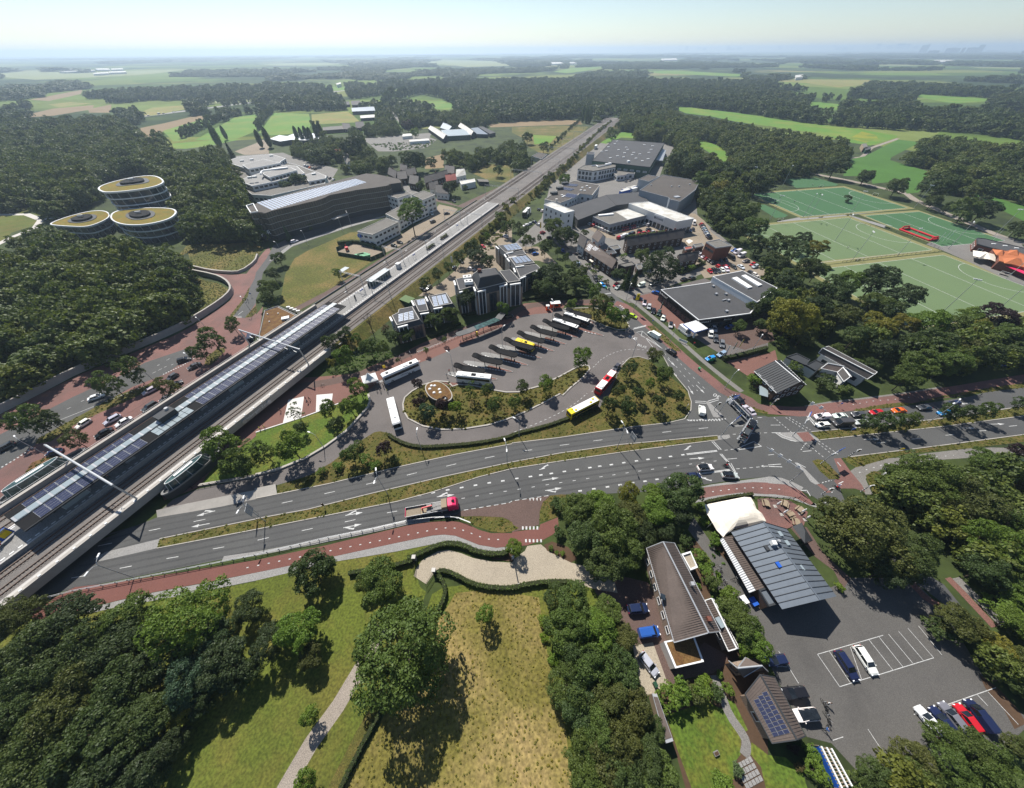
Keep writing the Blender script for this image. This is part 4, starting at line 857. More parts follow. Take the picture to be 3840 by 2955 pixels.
h2=block('warehouse','grey warehouse with large brown flat roof beside the sports fields wood','warehouse',"E3 890,276 1138,318 1108,378 1005,455 940,440 930,428 740,378",9,'grey_clad','bitumen_brown','grey_metal')
on_roof(h2,"E3 815,345 950,355 1000,355 1070,342 1120,318",9,(1,1,.7),'roof_vent','galv');on_roof(h2,"E3 985,425",9,(4,3,.6),'air_unit','galv',.3)
for p in G("E3 812,450 848,462 882,470",2):obj('loading_door',MB().box((p.x,p.y,2),(3.4,1.6,3.4),0,-.35),M.blue,h2)
a2=block('office_annex','small grey office block with pink stripe beside brown roofed warehouse','office building',"E3 732,305 795,275 867,290 800,322",9,'grey_clad','bitumen_brown','grey_metal')
q=ccw(G("E3 732,322 795,300 867,300 800,335",6));obj('pink_band',MB().prism([centre(q)+(Vector((p.x,p.y,0))-centre(q))*1.02 for p in q],5.6,6.3),M.pink_red,a2)
so_=block('white_office','white office with rows of dark solar panels on a brown roof','office building',"E3 250,335 310,317 475,347 425,412 340,402 330,412 270,442 215,462 110,440 150,412",8,'render_white','bitumen_brown','pale_concrete',win=(2,3.2,1.6,1.5,1.2,3.4,'charcoal','glass'))
for s,n_ in(("E3 250,330 330,340 322,352 240,345",9),("E3 215,352 300,368 290,382 205,368",9),("E3 255,395 335,405 300,432 240,420",9)):
 q=G(s,8.3);panels(so_,q,1,n_,8,'solar',tilt=0)
on_roof(so_,"E3 245,340 210,372 172,405",8,(5,3,1.6),'roof_hut','charcoal',.3);on_roof(so_,"E3 360,362 390,352 410,365 350,380 375,382 225,412 240,418 230,424",8,(1.6,1,.5),'skylight','white_paint',.2)
w1=block('white_office','three storey white block office with flat white roof at the street','office building',"E3 105,475 160,458 306,515 240,531",11,'render_white','white_roof','white_paint',win=(3,4,1.2,1.5,1.6,3.3,'charcoal','glass'))
on_roof(w1,"E3 187,462",11,(1.5,1.5,2.5),'chimney','pale_concrete')
lh=gable('long_hall','long hall with black pitched roof behind the white car showrooms','warehouse',"E3 265,492 330,575 800,448 735,388",5,8,'charcoal','bitumen',win=None,ridge=None)
g1=block('car_showroom','low pale blue car showroom with worn grey and white flat roof','car showroom',"E3 430,556 660,500 782,546 540,606",5,'grey_clad','white_roof','grey_metal',win=(1,3,2.2,2.2,.8,3,'charcoal','glass'))
q=G("E3 432,556 580,522 660,570 540,603",5.1);obj('roof_patch',MB().prism(q,5.11,5.16),M.gravel_roof,g1);on_roof(g1,"E3 515,545",5,(11,2,.8),'skylight','white_paint',.25)
g2=block('car_showroom','large white car showroom with white roof and name board','car showroom',"E3 668,467 800,455 1100,566 985,587",8,'render_white','white_roof','white_paint',win=(1,3.2,2.6,3.,.3,3,'charcoal','glass'))
q=[g("E3 668,467",8),g("E3 985,587",8)];d=unit(q[1]-q[0]);n=Vector((d.y,-d.x,0));f=.68;p=q[0].lerp(q[1],f)+n*.15
if n.dot(-p)<0:n=-n;p=q[0].lerp(q[1],f)+n*.15
obj('name_board',MB().box((p.x,p.y,6),(9,.2,3.4),0,ang(*q)),M.white_metal,g2);wall_text('BOCHANE',g2,q[0],q[1],f,6,1.5,'charcoal',.35)
p=q[0].lerp(q[1],f-.085)+n*.35;text('\u25CA',g2,(p.x,p.y,6),2.2,'charcoal',rot=wallrot(*q))
d1=block('car_showroom','black fronted car dealership with wide dark flat roof by the bus station','car showroom',"E4 550,403 862,356 1128,508 1096,547 1000,560 780,588",5.2,'charcoal','bitumen','white_metal',.25,win=None)
Pd=[g(s,5.2)for s in("E4 550,403","E4 780,588","E4 1000,560")]
for(a,b)in((Pd[0],Pd[1]),(Pd[1],Pd[2])):
 c_=max(2,int((b-a).length/3));windows(d1,a,b,.3,1,c_,(b-a).length/c_*.92,2.7,3,'charcoal','glass',0)
 dd=unit(b-a);n=Vector((dd.y,-dd.x,0));m_=(a+b)/2+n*.3;obj('fascia_board',MB().box((m_.x,m_.y,4.3),((b-a).length,.5,1.8),0,ang(a,b)),M.black,d1)
wall_text('RENAULT',d1,Pd[0],Pd[1],.14,4.3,1.25,'white_paint',.62);wall_text('RENAULT',d1,Pd[1],Pd[2],.2,4.3,1.1,'white_paint',.62);wall_text('Bochane',d1,Pd[1],Pd[2],.82,4.3,1.1,'white_paint',.62)
p=Pd[0].lerp(Pd[1],.035);dd=unit(Pd[1]-Pd[0]);n=Vector((dd.y,-dd.x,0));text('\u25CA',d1,(p.x+n.x*.62,p.y+n.y*.62,4.3),1.7,'white_paint',rot=wallrot(Pd[0],Pd[1]))
on_roof(d1,"E4 868,385 885,433 945,433 960,472 948,538",5.2,(1.2,.9,.8),'roof_vent','galv',.4);on_roof(d1,"E4 935,468",5.2,(2.4,.4,.5),'roof_duct','galv',.4)
d2=block('workshop_hall','higher white sided workshop hall with two long rooflights behind dealership','workshop',"E4 866,322 1048,286 1260,392 1138,478",8,'white_metal','bitumen','white_metal',.2)
for s in("E4 980,337 1010,330 1105,392 1078,398","E4 1038,322 1062,317 1165,377 1140,385"):
 q=G(s,8);obj('rooflight',MB().prism(q,8.11,8.7),M.white_paint,d2)
cp=thing('petrol_canopy','white flat canopy on posts beside the white box van','canopy',g("B2 1560,1100",5)*Vector((1,1,0))if False else(g("B2 1560,1100",5).x,g("B2 1560,1100",5).y,0))
q=ccw(G("B2 1460,1078 1572,1046 1670,1116 1556,1150",5));obj('canopy_roof',MB().prism(q,4.5,5),M.white_paint,cp)
c0=centre(q)
obj('canopy_edge',MB().path([Vector((p.x,p.y,4.75))for p in q+q[:1]],.18,4),M.blue,cp)
for k in range(7):
 a=q[0].lerp(q[1],(k+.5)/7);b=q[3].lerp(q[2],(k+.5)/7);obj('roof_rib',MB().tube((a.x,a.y,5.03),(b.x,b.y,5.03),.08,None,4),M.galv,cp)
for k in(.3,.72):
 p=q[0].lerp(q[1],.5).lerp(q[3].lerp(q[2],.5),k);obj('post',MB().box((p.x,p.y,2.25),(.6,.4,4.5)),M.white_paint,cp)
rowA=gable('terraced_row','long brick terrace with dark roof behind the big tree','terraced houses',"E4 345,137 690,84 682,46 325,102",5,8.4,'brick_dark','dark_tile',chim=5,ridge=None,win=(2,4,1.2,1.2,.9,2.3,'white_metal','glass'))
rowB=gable('terraced_row','terrace along the street with solar panels on a brown roof','terraced houses',"E4 82,160 252,272 292,240 125,108",5,8,'brick_dark','brown_tile',chim=4,win=(2,3.6,1.3,1.3,.9,2.5,'white_metal','glass'))
rowC=gable('terraced_row','short terrace with dark roof between big tree and brick block','terraced houses',"E4 652,240 778,215 766,180 648,195",5,7.8,'brick_dark','dark_tile',chim=2,win=(2,3.6,1.3,1.3,.9,2.5,'white_metal','glass'))
for t_,f0,f1,e0,e1 in((rowB,.05,.2,.2,.8),(rowB,.24,.38,.15,.9),(rowB,.42,.5,.2,.8)):
 P_=[Vector(t_['_p'][i:i+3])for i in(0,3,6,9)];R_=[Vector(t_['_r'][:3]),Vector(t_['_r'][3:])]
 sd_=0 if facing(P_[0],P_[1])else 1
 lo=(P_[0],P_[1])if sd_==0 else(P_[3],P_[2])
 qq=lambda f,e:lo[0].lerp(lo[1],f).lerp(R_[0].lerp(R_[1],f),e)
 panels(t_,[qq(f0,e0),qq(f1,e0),qq(f1,e1),qq(f0,e1)],2,3,0)
gable('house','white gabled house with two window rows by the street trees','house',"E4 40,120 82,150 106,96 62,70",5,8.5,'render_white','dark_tile',win=(2,2.4,1.1,1.3,1,2.6,'white_metal','glass'))
gable('house','pale house with brown pitched roof below the parked showroom cars','house',"E4 128,80 168,112 218,80 180,50",4,7,'render_white','brown_tile',win=(1,2.6,1.1,1.3,1,2.6,'white_metal','glass'))
block('house','flat roofed brick house beside the dark conifers','house',"E4 290,250 372,232 395,252 330,265",5.5,'brick_dark','gravel_roof','charcoal',win=(1,3,1.4,1.4,1,2.6,'white_metal','glass'))
bb=block('brick_building','square red brick block with green flat roof among parked cars','industrial building',"E4 826,112 905,96 983,135 886,148",8,'brick_red','gravel_roof','grey_metal')
p=G("E4 812,170 842,190",2.2);obj('garage_door',MB().box(((p[0].x+p[1].x)/2,(p[0].y+p[1].y)/2-.3,2),((p[1]-p[0]).length,.3,3.6),0,ang(*p)),M.glass_pale,bb)
q=[g("E4 826,112",8),g("E4 886,148",8)];windows(bb,q[0],q[1],5,1,3,2.2,1.2,3,'charcoal','glass')
for s,m,lb in(("E4 690,143 738,136 745,150 700,160",'red_tile','small shed with red roof behind the terrace gardens'),("E4 745,128 800,120 812,135 762,146",'gravel_roof','low grey garden shed next to the brick block'),("E4 205,172 262,160 280,178 225,190",'bitumen','flat roofed extension behind the street terrace'),("E4 230,140 290,130 305,150 262,160",'gravel_roof','low rear building with grey roof and green strip'),("E4 398,252 430,245 442,275 410,282",'gravel_roof','small flat garage beside conifers')):
 block('shed',lb,'shed',s,3,'brick_dark',m,'grey_metal')
sail=thing('shade_sail','cream shade sail over a garden beside brick block','shade sail',tuple(g("E4 722,108")))
q=G("E4 700,100 725,92 748,103 735,112 722,120 712,110",3.4);obj('sail',MB().prism(q,3.3,3.36),M.sailcloth,sail);obj('pole',MB().path([q[0]-Vector((0,0,3.4)),q[0]],.05).path([q[4]-Vector((0,0,3.4)),q[4]],.05),M.galv,sail)
gl=thing('awning','white awning over a terrace house front garden','awning',tuple(g("E4 133,222")));q=G("E4 112,218 135,207 153,222 130,233",2.6);obj('cloth',MB().prism(q,2.55,2.62),M.sailcloth,gl);obj('arm',MB().tube(q[0],q[0]-Vector((0,0,.6)),.04),M.galv,gl)
def office(label,parts,h,z_m,group='grey roofed offices by the bus station'):
 c=centre(G(parts[0][0],h));t=thing('office',label,'office building',(c.x,c.y,0))
 for s,hh,pan in parts:
  P=ccw(G(s,hh));cc=centre(P);CLEAR.append(np.array([(p.x,p.y)for p in P]))
  O_=[cc+(Vector((p.x,p.y,0))-cc)*1.0 for p in P];I_=[cc+(Vector((p.x,p.y,0))-cc)*(1-2*1.1/max(6,(Vector((P[0].x,P[0].y,0))-cc).length*1.4))for p in P]
  obj('wall',MB().prism(O_,0,hh-z_m),M.brick_tan,t)
  mb=MB();n=len(P)
  for i in range(n):
   j=(i+1)%n;mb.quad((O_[i].x,O_[i].y,hh-z_m),(O_[j].x,O_[j].y,hh-z_m),(I_[j].x,I_[j].y,hh),(I_[i].x,I_[i].y,hh))
  mb.poly([(p.x,p.y,hh)for p in I_]);obj('mansard_roof',mb,M.charcoal,t)
  obj('roof_deck',MB().prism([cc+(p-cc)*.93 for p in I_],hh+.01,hh+.12),M.bitumen,t)
  obj('roof_edge',MB().path([Vector((p.x,p.y,hh+.1))for p in I_+I_[:1]],.16,4),M.pale_concrete,t)
  for i in range(n):
   a,b=O_[i],O_[(i+1)%n];L=(b-a).length;d=unit(b-a);nn=Vector((d.y,-d.x,0))
   if L<4 or not facing(a,b):continue
   k=max(1,int(L/4.6));zt=hh-z_m*.35
   for q in range(k):
    m_=a.lerp(b,(q+.5)/k);wdt=L/k*.62;tall=q%2==0
    zz=zt if tall else hh-z_m-.4
    fr=obj('window',MB().box((m_.x+nn.x*.06,m_.y+nn.y*.06,zz/2+.2),(wdt,.3,zz-.6),0,ang(a,b)),M.glass,t)
    for sgn in(-1,0,1):
     e=m_+d*sgn*wdt/2+nn*.15;obj('frame',MB().box((e.x,e.y,zz/2+.2),(.3 if sgn else .22,.4,zz),0,ang(a,b)),M['white_paint' if tall else 'charcoal'],fr)
    if tall:e=m_+nn*.15;obj('lintel',MB().box((e.x,e.y,zz+.35),(wdt+.6,.7,.5),0,ang(a,b)),M.white_paint,t)
  if pan:
   q=G(pan[0],hh+.1);panels(t,q,pan[1],pan[2],hh,'solar_pale',tilt=0,gap=.16)
 return t
ofA=office('low grey roofed office with panel rows nearest the railway hedge',[("E2 110,716 160,692 166,666 270,645 328,745 148,792",8,("E2 165,705 265,680 272,735 165,755",5,3)),("E2 252,606 345,588 378,690 300,702",7.4,("E2 285,612 340,603 346,637 298,646",4,2)),("E2 345,582 492,552 545,640 388,668",8,("E2 385,590 480,572 502,628 400,655",6,3))],8,1.6)
ofB=office('tall central office with dark mansard roof and white framed windows',[("E2 535,472 640,445 700,425 690,520 560,556",11.5,None),("E2 640,445 690,408 810,392 895,500 680,552",12,None),("E2 820,412 908,402 990,490 890,505",11.5,None)],12,2.2)
q=ccw(G("E2 690,420 800,395 832,440 708,462",16));b_=ccw(G("E2 650,455 815,400 882,492 690,540",12));mb=MB();n=4
k0=min(range(4),key=lambda i:(Vector((b_[i].x-q[0].x,b_[i].y-q[0].y,0))).length);b_=b_[k0:]+b_[:k0]
mb.hexa([(p.x,p.y,12.05)for p in b_],[(p.x,p.y,16)for p in q]);obj('mansard_roof',mb,M.charcoal,ofB)
cq=centre(q);obj('roof_deck',MB().prism([cq+(Vector((p.x,p.y,0))-cq)*.94 for p in q],16.01,16.1),M.bitumen,ofB);obj('chimney',MB().box((*g("E2 703,412",16.8).xy,16.7),(1.6,1.2,1.3)),M.brick_red,ofB)
for s in("E2 622,462","E2 632,492"):
 p=g(s,12.5);u=obj('air_unit',MB().box((p.x,p.y,12.6),(3.6,2.4,1.4),0,.2),M.white_paint,ofB)
 for dx in(-.8,.8):obj('fan',MB().lathe([(0,.05),(.55,.05),(.55,0)],10,(p.x+dx,p.y+dx*.2,13.31)),M.black,u)
ofC=office('grey roofed office with panel rows beside the car park and street',[("E2 808,248 965,228 1003,272 868,302",9,("E2 860,250 950,233 985,270 890,283",4,4)),("E2 868,302 1003,275 1030,308 885,330",8.4,None),("E2 885,328 1030,308 1088,368 930,390",9,("E2 915,330 1010,315 1050,352 945,368",5,4)),("E2 930,392 1088,370 1120,400 962,470",8.4,None)],9,1.6)
gb=thing('garden_pavilion','green roofed bin store beside the low office and hedge','shed',tuple(g("E2 222,620")));q=G("E2 170,605 212,575 278,598 235,630",2.6);obj('roof',MB().prism(q,2.4,2.6),M.turf_pale,gb);obj('wall',MB().prism([centre(q)+(Vector((p.x,p.y,0))-centre(q))*.96 for p in q],0,2.39),M.green_dark,gb)
gh=gable('house','house with big grey pitched roof at the junction corner','house',"B2 2062,1480 B3 72,1668 330,1603 105,1388",4.5,7.6,'brick_dark','charcoal',ribs=.8,trim='white_metal',win=(2,2.6,1.4,1.4,.8,2.6,'white_metal','glass'),ridge="B3 60,1393 275,1572")
q=G("C2 2110,0 B2 2110,1600 2181,1640 C2 2181,20",2.6);obj('glass_veranda',MB().prism(q,2.4,2.6),M.glass_pale,gh)
ch=gable('chalet_house','white chalet with broad grey roof among the trees','house',"B3 430,1325 845,1550 930,1488 515,1268",4.6,6.6,'render_white','dark_tile',ov=.8,trim='white_metal',ridge="B3 465,1285 905,1510",win=(1,2.8,1.6,1.5,1.4,2.6,'charcoal','glass'))
gable('house_wing','small white gabled wing with brown roof in front of the chalet','house wing',"B3 450,1458 600,1490 645,1440 520,1420",4,5.4,'render_white','brown_tile',trim='white_metal',win=(1,2,1.1,1.2,1.2,2.6,'charcoal','glass'))
gable('house_wing','narrow gabled wing sloping towards the front of the chalet','house wing',"B3 590,1492 645,1570 712,1530 645,1448",4,5.2,'render_white','dark_tile',trim='white_metal',win=(1,2,1.1,1.2,1.2,2.6,'charcoal','glass'))
block('house_wing','dark flat roofed wing at the left end of the chalet','house wing',"B3 155,1362 240,1332 355,1388 318,1435",3.4,'render_white','charcoal','charcoal',win=(1,3,1.2,1.2,1.1,2.6,'charcoal','glass'))
block('house_wing','dark flat roofed link between chalet and its left wing','house wing',"B3 320,1432 405,1388 480,1425 400,1480",3.6,'render_white','charcoal','charcoal',win=(1,3,1.2,1.2,1.1,2.6,'charcoal','glass'))
P5=[g("E5 258,392",4.6),g("E5 610,925",4.6),g("E5 985,836",4.6),g("E5 640,372",4.6)];R5=[g("E5 482,325",7),g("E5 870,862",7)]
c5=centre(P5);rs=thing('restaurant','restaurant with blue grey standing seam roof beside the cream tent','restaurant',(c5.x,c5.y,0));CLEAR.append(np.array([(p.x,p.y)for p in P5]))
s5=unit(P5[1]-P5[0]);k5=unit(P5[3]-P5[0]);Q5=[P5[0]+s5*.6+k5*.6,P5[1]-s5*1.5+k5*.6,P5[2]-s5*1.5-k5*.6,P5[3]+s5*.6-k5*.6]
mb=MB().prism(Q5,0,4.5)
for a,b,r in((Q5[3],Q5[0],R5[0]+s5*.6),(Q5[1],Q5[2],R5[1]-s5*1.5)):mb.poly([(a.x,a.y,4.5),(b.x,b.y,4.5),(r.x,r.y,6.7)])
obj('wall',mb,M.brick_dark,rs)
for(a0,a1)in((P5[0],P5[1]),(P5[3],P5[2])):
 for i in range(14):
  mb=MB();f0,f1=i/14+.0008,(i+1)/14-.0008;A,B,C_,D_=a0.lerp(a1,f0),a0.lerp(a1,f1),R5[0].lerp(R5[1],f1),R5[0].lerp(R5[1],f0);slab(mb,[A,B,C_,D_],.1)
  obj('roof_panel',mb,M.blue_grey_roof,rs)
  up=Vector((0,0,.06));obj('seam',MB().tube(A+up,D_+up,.07,None,4),M.charcoal,rs)
obj('ridge_cap',MB().tube(R5[0]+Vector((0,0,.05)),R5[1]+Vector((0,0,.05)),.16,None,6),M.blue_grey_roof,rs)
for s,cmat in(("E5 500,505",'charcoal'),("E5 580,620",'blue'),("E5 592,408",'glass_pale'),("E5 640,470",'glass_pale'),("E5 738,643",'glass_pale')):
 p=g(s,6);best=6.15
 obj('roof_window',MB().box((p.x,p.y,6.25),(1.1,.8,.22),0,ang(P5[0],P5[1]),None),M[cmat],rs)
p=g("E5 550,470",7.2);obj('vent_box',MB().box((p.x,p.y,7.2),(.9,.9,1.0)),M.white_metal,rs);p=g("E5 580,458",7.6);obj('vent_pipe',MB().tube((p.x,p.y,6.8),(p.x,p.y,8.2),.3,.3,8),M.galv,rs)
windows(rs,Q5[0],Q5[1],.5,1,7,1.8,2.2,3,'white_metal','glass')
ln=G("E5 207,430 268,420 492,770 430,792",3.2);mb=MB();slab(mb,ln,.12);lt=thing('lean_to','brown corrugated lean-to with white corrugated edge along the restaurant','lean-to',tuple(centre(ln)))
obj('roof',mb,M.brown_tile,lt);l2=G("E5 184,450 207,430 430,792 384,810",3.0);mb=MB();slab(mb,l2,.1);obj('roof_edge_sheet',mb,M.white_metal,lt)
mb=MB();n=26
for i in range(n+1):
 f=i/n;mb.tube(ln[0].lerp(ln[3],f)+Vector((0,0,.04)),ln[1].lerp(ln[2],f)+Vector((0,0,.04)),.07,None,4,0,False);mb.tube(l2[0].lerp(l2[3],f)+Vector((0,0,.04)),l2[1].lerp(l2[2],f)+Vector((0,0,.04)),.09,None,4,1,False)
obj('corrugation',mb,[M.brown_tile,M.galv],lt,kind='stuff');cl=centre(ln)
obj('wall',MB().prism([cl+(Vector((p.x,p.y,0))-cl)*.95 for p in ln],0,3.0),M.brick_dark,lt)
block('shed','small blue grey flat extension at the lower corner of the restaurant','extension',"E5 445,792 505,775 575,888 515,905",3,'brick_dark','blue_grey_roof','charcoal')
tp=G("E5 78,207 200,178 350,153 402,150 418,195 440,232 470,268 497,292 500,322 380,352 262,385 232,408 206,430 165,375 130,330 100,265",3.3);ct=centre(tp)
tent=thing('stretch_tent','large cream stretch tent on the terrace of the restaurant','tent',(ct.x,ct.y,0));mb=MB();n=len(tp);rings=[]
peaks=[g("E5 255,272",4.6),g("E5 385,248",4.6),g("E5 300,340",4.2)]
for k in(1,.86,.7,.52,.34,.16):
 rg=[]
 for i,p in enumerate(tp):
  xy=ct+(Vector((p.x,p.y,0))-ct)*k;z=3.3+(-.5 if(k==1 and i%2)else 0)+.25*(1-k)
  for pk in peaks:z+=1.15*math.exp(-((xy-Vector((pk.x,pk.y,0))).length/2.4)**2)
  rg.append((xy.x,xy.y,z))
 rings.append(rg)
for a,b in zip(rings[:-1],rings[1:]):
 for i in range(n):j=(i+1)%n;mb.quad(a[i],a[j],b[j],b[i])
mb.poly(rings[-1]);cloth=obj('cloth',mb,M.sailcloth,tent,smooth=True)
for i in range(0,n,2):p=tp[i];obj('pole',MB().tube((p.x,p.y,0),(p.x,p.y,3.25),.06,None,6),M.galv,tent)
for p in peaks:obj('mast',MB().tube((p.x,p.y,0),(p.x,p.y,4.3),.07,None,6),M.galv,tent)
TB=None
def terrace_table(s,rz,label):
 t=thing('picnic_table',label,'table',tuple(g(s)),rz,'wooden tables on the terrace')
 obj('tabletop',MB().box((0,0,.74),(1.9,.9,.06)),M.wood,t,w=0)
 for sx in(-.75,.75):obj('leg',MB().box((sx,0,.36),(.08,.8,.7)),M.wood,t,w=0)
 for sy in(-.75,.75):obj('bench',MB().box((0,sy,.45),(1.9,.3,.06)).box((-.7,sy,.21),(.08,.28,.42)).box((.7,sy,.21),(.08,.28,.42)),M.wood,t,w=0)
for i,(s,rz,lb)in enumerate((("E5 492,200",1.3,'wooden terrace table nearest the cream tent by the hedge'),("E5 622,205",.9,'wooden terrace table in the middle of the hedge side'),("E5 660,278",.3,'wooden terrace table in the middle of the red terrace'),("E5 725,245",.5,'wooden terrace table by the fence corner'),("E5 700,330",1.2,'small wooden terrace table near the white umbrella base'))):terrace_table(s,rz,lb)
def folded_parasol(s0,s1,label):
 a=g(s0);P=thing('folded_parasol',label,'parasol',tuple(a),group='folded parasols on the terrace');h=2.9
 obj('pole',MB().tube((0,0,0),(0,0,h),.04),M.white_metal,P,w=0);obj('folded_canopy',MB().lathe([(0,h),(.12,h-.1),(.26,h-1.3),(.2,h-1.7),(0,h-1.7)],8),M.white_metal,P,w=0)
 obj('base',MB().box((0,0,.06),(.8,.8,.12)),M.concrete,P,w=0)
for s,lb in(("E5 560,218",'folded white parasol beside the hedge side tables'),("E5 605,275",'folded white parasol in the middle of the red terrace'),("E5 730,268",'folded white parasol near the fence corner'),("E5 765,310",'folded white parasol under the edge of the tree')):folded_parasol(s,s,lb)
bt=thing('black_gazebo','black square gazebo roof between restaurant and big tree','gazebo',tuple(g("E5 745,395")));q=G("E5 680,355 745,330 820,450 765,470",3);mb=MB();cc=centre(q)
for i in range(4):j=(i+1)%4;mb.add([q[i],q[j],(cc.x,cc.y,3.9)],[(0,1,2)])
obj('canopy',mb,M.charcoal,bt)
for p in q:obj('post',MB().box((p.x,p.y,1.5),(.1,.1,3)),M.black,bt)
bh=gable('house','long house with weathered brown tiled roof beside the blue van','house',"E6 105,125 275,705 560,636 277,92",4.4,8.2,'brick_tan','brown_tile',ribs=.36,ridge="E6 208,85 488,645",trim='galv',win=(1,2.4,1.4,1.5,1.2,2.6,'white_metal','glass'))
q=[g("E6 205,425",5.6),g("E6 195,452",5.4)];obj('roof_window',MB().box((q[0].x,q[0].y,5.75),(1.0,.9,.25),0,1.2),M.glass,bh)
q=g("E6 385,345",7);obj('chimney',MB().box((q.x,q.y,6.9),(.7,.7,1.3)),M.galv,bh);q=g("E6 487,560",7);obj('chimney',MB().box((q.x,q.y,6.9),(.8,.8,1.4)),M.brick_red,bh)
wg=gable('house_wing','low tiled wing on the right side of the brown roofed house','house wing',"E6 465,447 610,758 675,738 517,437",3,4.2,'brick_tan','brown_tile',ribs=.36,trim='white_metal',win=(1,3,1.3,1.4,.9,2.6,'white_metal','glass'))
q=g("E6 560,580",4.2);obj('roof_window',MB().box((q.x,q.y,4.05),(1.0,1.8,.2),0,.3),M.glass_pale,wg)
block('garage','flat roofed garage with mossy roof and pale edge behind the house','garage',"E6 215,700 395,662 455,822 283,862",3,'pale_concrete','sedum_brown','white_metal',.15,win=(1,3.5,1.2,1,1.2,2,'white_metal','glass'))
block('balcony','pale walled terrace beside the brown roofed house by the hedge','terrace',"E6 318,165 372,148 415,245 372,262",2.6,'pale_concrete','gravel','white_metal',.5)
ob=gable('outbuilding','outbuilding with dark tiled roof and blue solar panels at the car park','outbuilding',"D2 1985,880 D3 32,1300 318,1238 55,735",3,5,'brick_tan','brown_tile',ribs=.3,trim='charcoal',win=(1,3,1.4,1.3,1,2.6,'white_metal','glass'),ridge="D2 2115,715 D3 245,1270")
gable('outbuilding_wing','hipped tiled wing at the upper end of the solar outbuilding','outbuilding',"D2 1845,598 1975,735 2181,690 1990,568",3,4.8,'brick_tan','brown_tile',ribs=.36,ridge="D2 1920,660 2130,640",trim='galv',win=(1,3,1.4,1.3,1,2.6,'charcoal','glass'))
Po=[Vector(ob['_p'][i:i+3])for i in(0,3,6,9)];Ro=[Vector(ob['_r'][:3]),Vector(ob['_r'][3:])]
lo=(Po[0],Po[1])if(Po[0]+Po[1]).x<(Po[2]+Po[3]).x else(Po[3],Po[2])
qq=lambda f,e:lo[0].lerp(lo[1],f).lerp(Ro[0].lerp(Ro[1],f),e)
panels(ob,[qq(.22,.2),qq(.9,.2),qq(.9,.9),qq(.22,.9)],3,9,0)
block('shed','long low shed with tiled lean-to roof beside the tree row and garden lawn','shed',"D2 1195,880 1235,885 1372,1275 1310,1295",2.6,'wood','brown_tile','galv',.05)
sh=thing('storage_shed','open storage shed with white beams and blue slatted side at the lot edge','shed',tuple(g("D3 560,1500")));q=G("D3 430,1320 545,1345 720,1660 610,1690",2.2)
for i in range(12):
 f=(i+.5)/12;a=q[0].lerp(q[3],f);b=q[1].lerp(q[2],f);obj('rafter',MB().tube(a,b,.07,None,4),M.wood,sh)
for f in(.15,.55,.9):a=q[0].lerp(q[1],f);b=q[3].lerp(q[2],f);obj('beam',MB().tube(a+Vector((0,0,.15)),b+Vector((0,0,.15)),.16,None,4),M.white_paint,sh)
a,b=q[0],q[3];obj('side_wall',MB().hexa([(a.x,a.y,0),(b.x,b.y,0),(b.x+.1,b.y,0),(a.x+.1,a.y,0)],[(a.x,a.y,2.2),(b.x,b.y,2.2),(b.x+.1,b.y,2.2),(a.x+.1,a.y,2.2)]),M.blue,sh)
for p in q:obj('post',MB().box((p.x,p.y,1.1),(.12,.12,2.2)),M.wood,sh)
pt=thing('slab_patio','patio of pale square slabs at the bottom of the garden','patio',tuple(g("D2 1990,1560")));q=G("D2 1890,1480 2030,1405 2200,1640 2000,1700",0)
sm=MB().box((0,0,.035),(1,1,.07)).mesh('slab',M.tile_paving);d=(q[1]-q[0]);e=(q[3]-q[0]);nx,ny=int(d.length/.62),int(e.length/.62)
for i in range(nx):
 for j in range(ny):
  p=q[0]+d*((i+.5)/nx)+e*((j+.5)/ny);o=obj('slab',sm,parent=pt);o.location=(p.x-pt.location.x,p.y-pt.location.y,.02+RNG.uniform(0,.015));o.scale=(.59,.59,1);o.rotation_euler=(0,0,math.atan2(d.y,d.x))
tbl=thing('stone_trough','small weathered stone trough on the garden lawn','trough',tuple(g("D2 1735,1385")),.3);obj('body',MB().box((0,0,.2),(.9,.55,.4)),M.concrete_dark,tbl,w=0);obj('soil',MB().box((0,0,.42),(.75,.4,.04)),M.soil,tbl,w=0)
cb=block('clubhouse','dark roofed clubhouse hall beside the pale pavement and orange roofs','clubhouse',"H2 1440,645 1560,655 2400,860 2400,960 1660,800 1445,742",4,'brick_red','bitumen','charcoal',win=(1,3,2,1.6,1,3,'white_metal','glass'))
on_roof(cb,"H2 1700,738 1880,768 2060,805",4,(1.8,.8,.3),'skylight','white_paint',-.3)
c2=block('clubhouse','clubhouse with orange tiled roofs by the hockey pitches','clubhouse',"H2 1690,815 1900,850 1980,830 2400,980 2400,1190 2184,1105 1795,1005 1800,930",4.2,'brick_red','orange_tile','orange_tile',.2)
mb=MB()
for s in("H2 1700,820 1890,860 1860,920 1750,900","H2 1960,830 2120,860 2100,920 1930,880","H2 1850,950 2150,960 2184,1060 1880,1030"):
 q=G(s,4.6);cq=centre(q)
 mbb=MB()
 for i in range(4):j=(i+1)%4;mbb.add([(q[i].x,q[i].y,4.35),(q[j].x,q[j].y,4.35),(cq.x,cq.y,6.2)],[(0,1,2)])
 obj('hipped_roof',mbb,M.orange_tile,c2)
q=G("H2 1790,1030 1860,1025 2300,1210 2300,1250",3);obj('pink_awning',MB().prism(q,2.8,3),M.pink_red,c2)
tt=thing('stretch_tent','white stretch tent beside the orange roofed clubhouse','tent',tuple(g("H2 1560,930")));q=G("H2 1375,840 1470,860 1565,862 1640,868 1735,910 1745,1000 1650,985 1560,950 1480,950 1395,910",3);cq=centre(q);mb=MB()
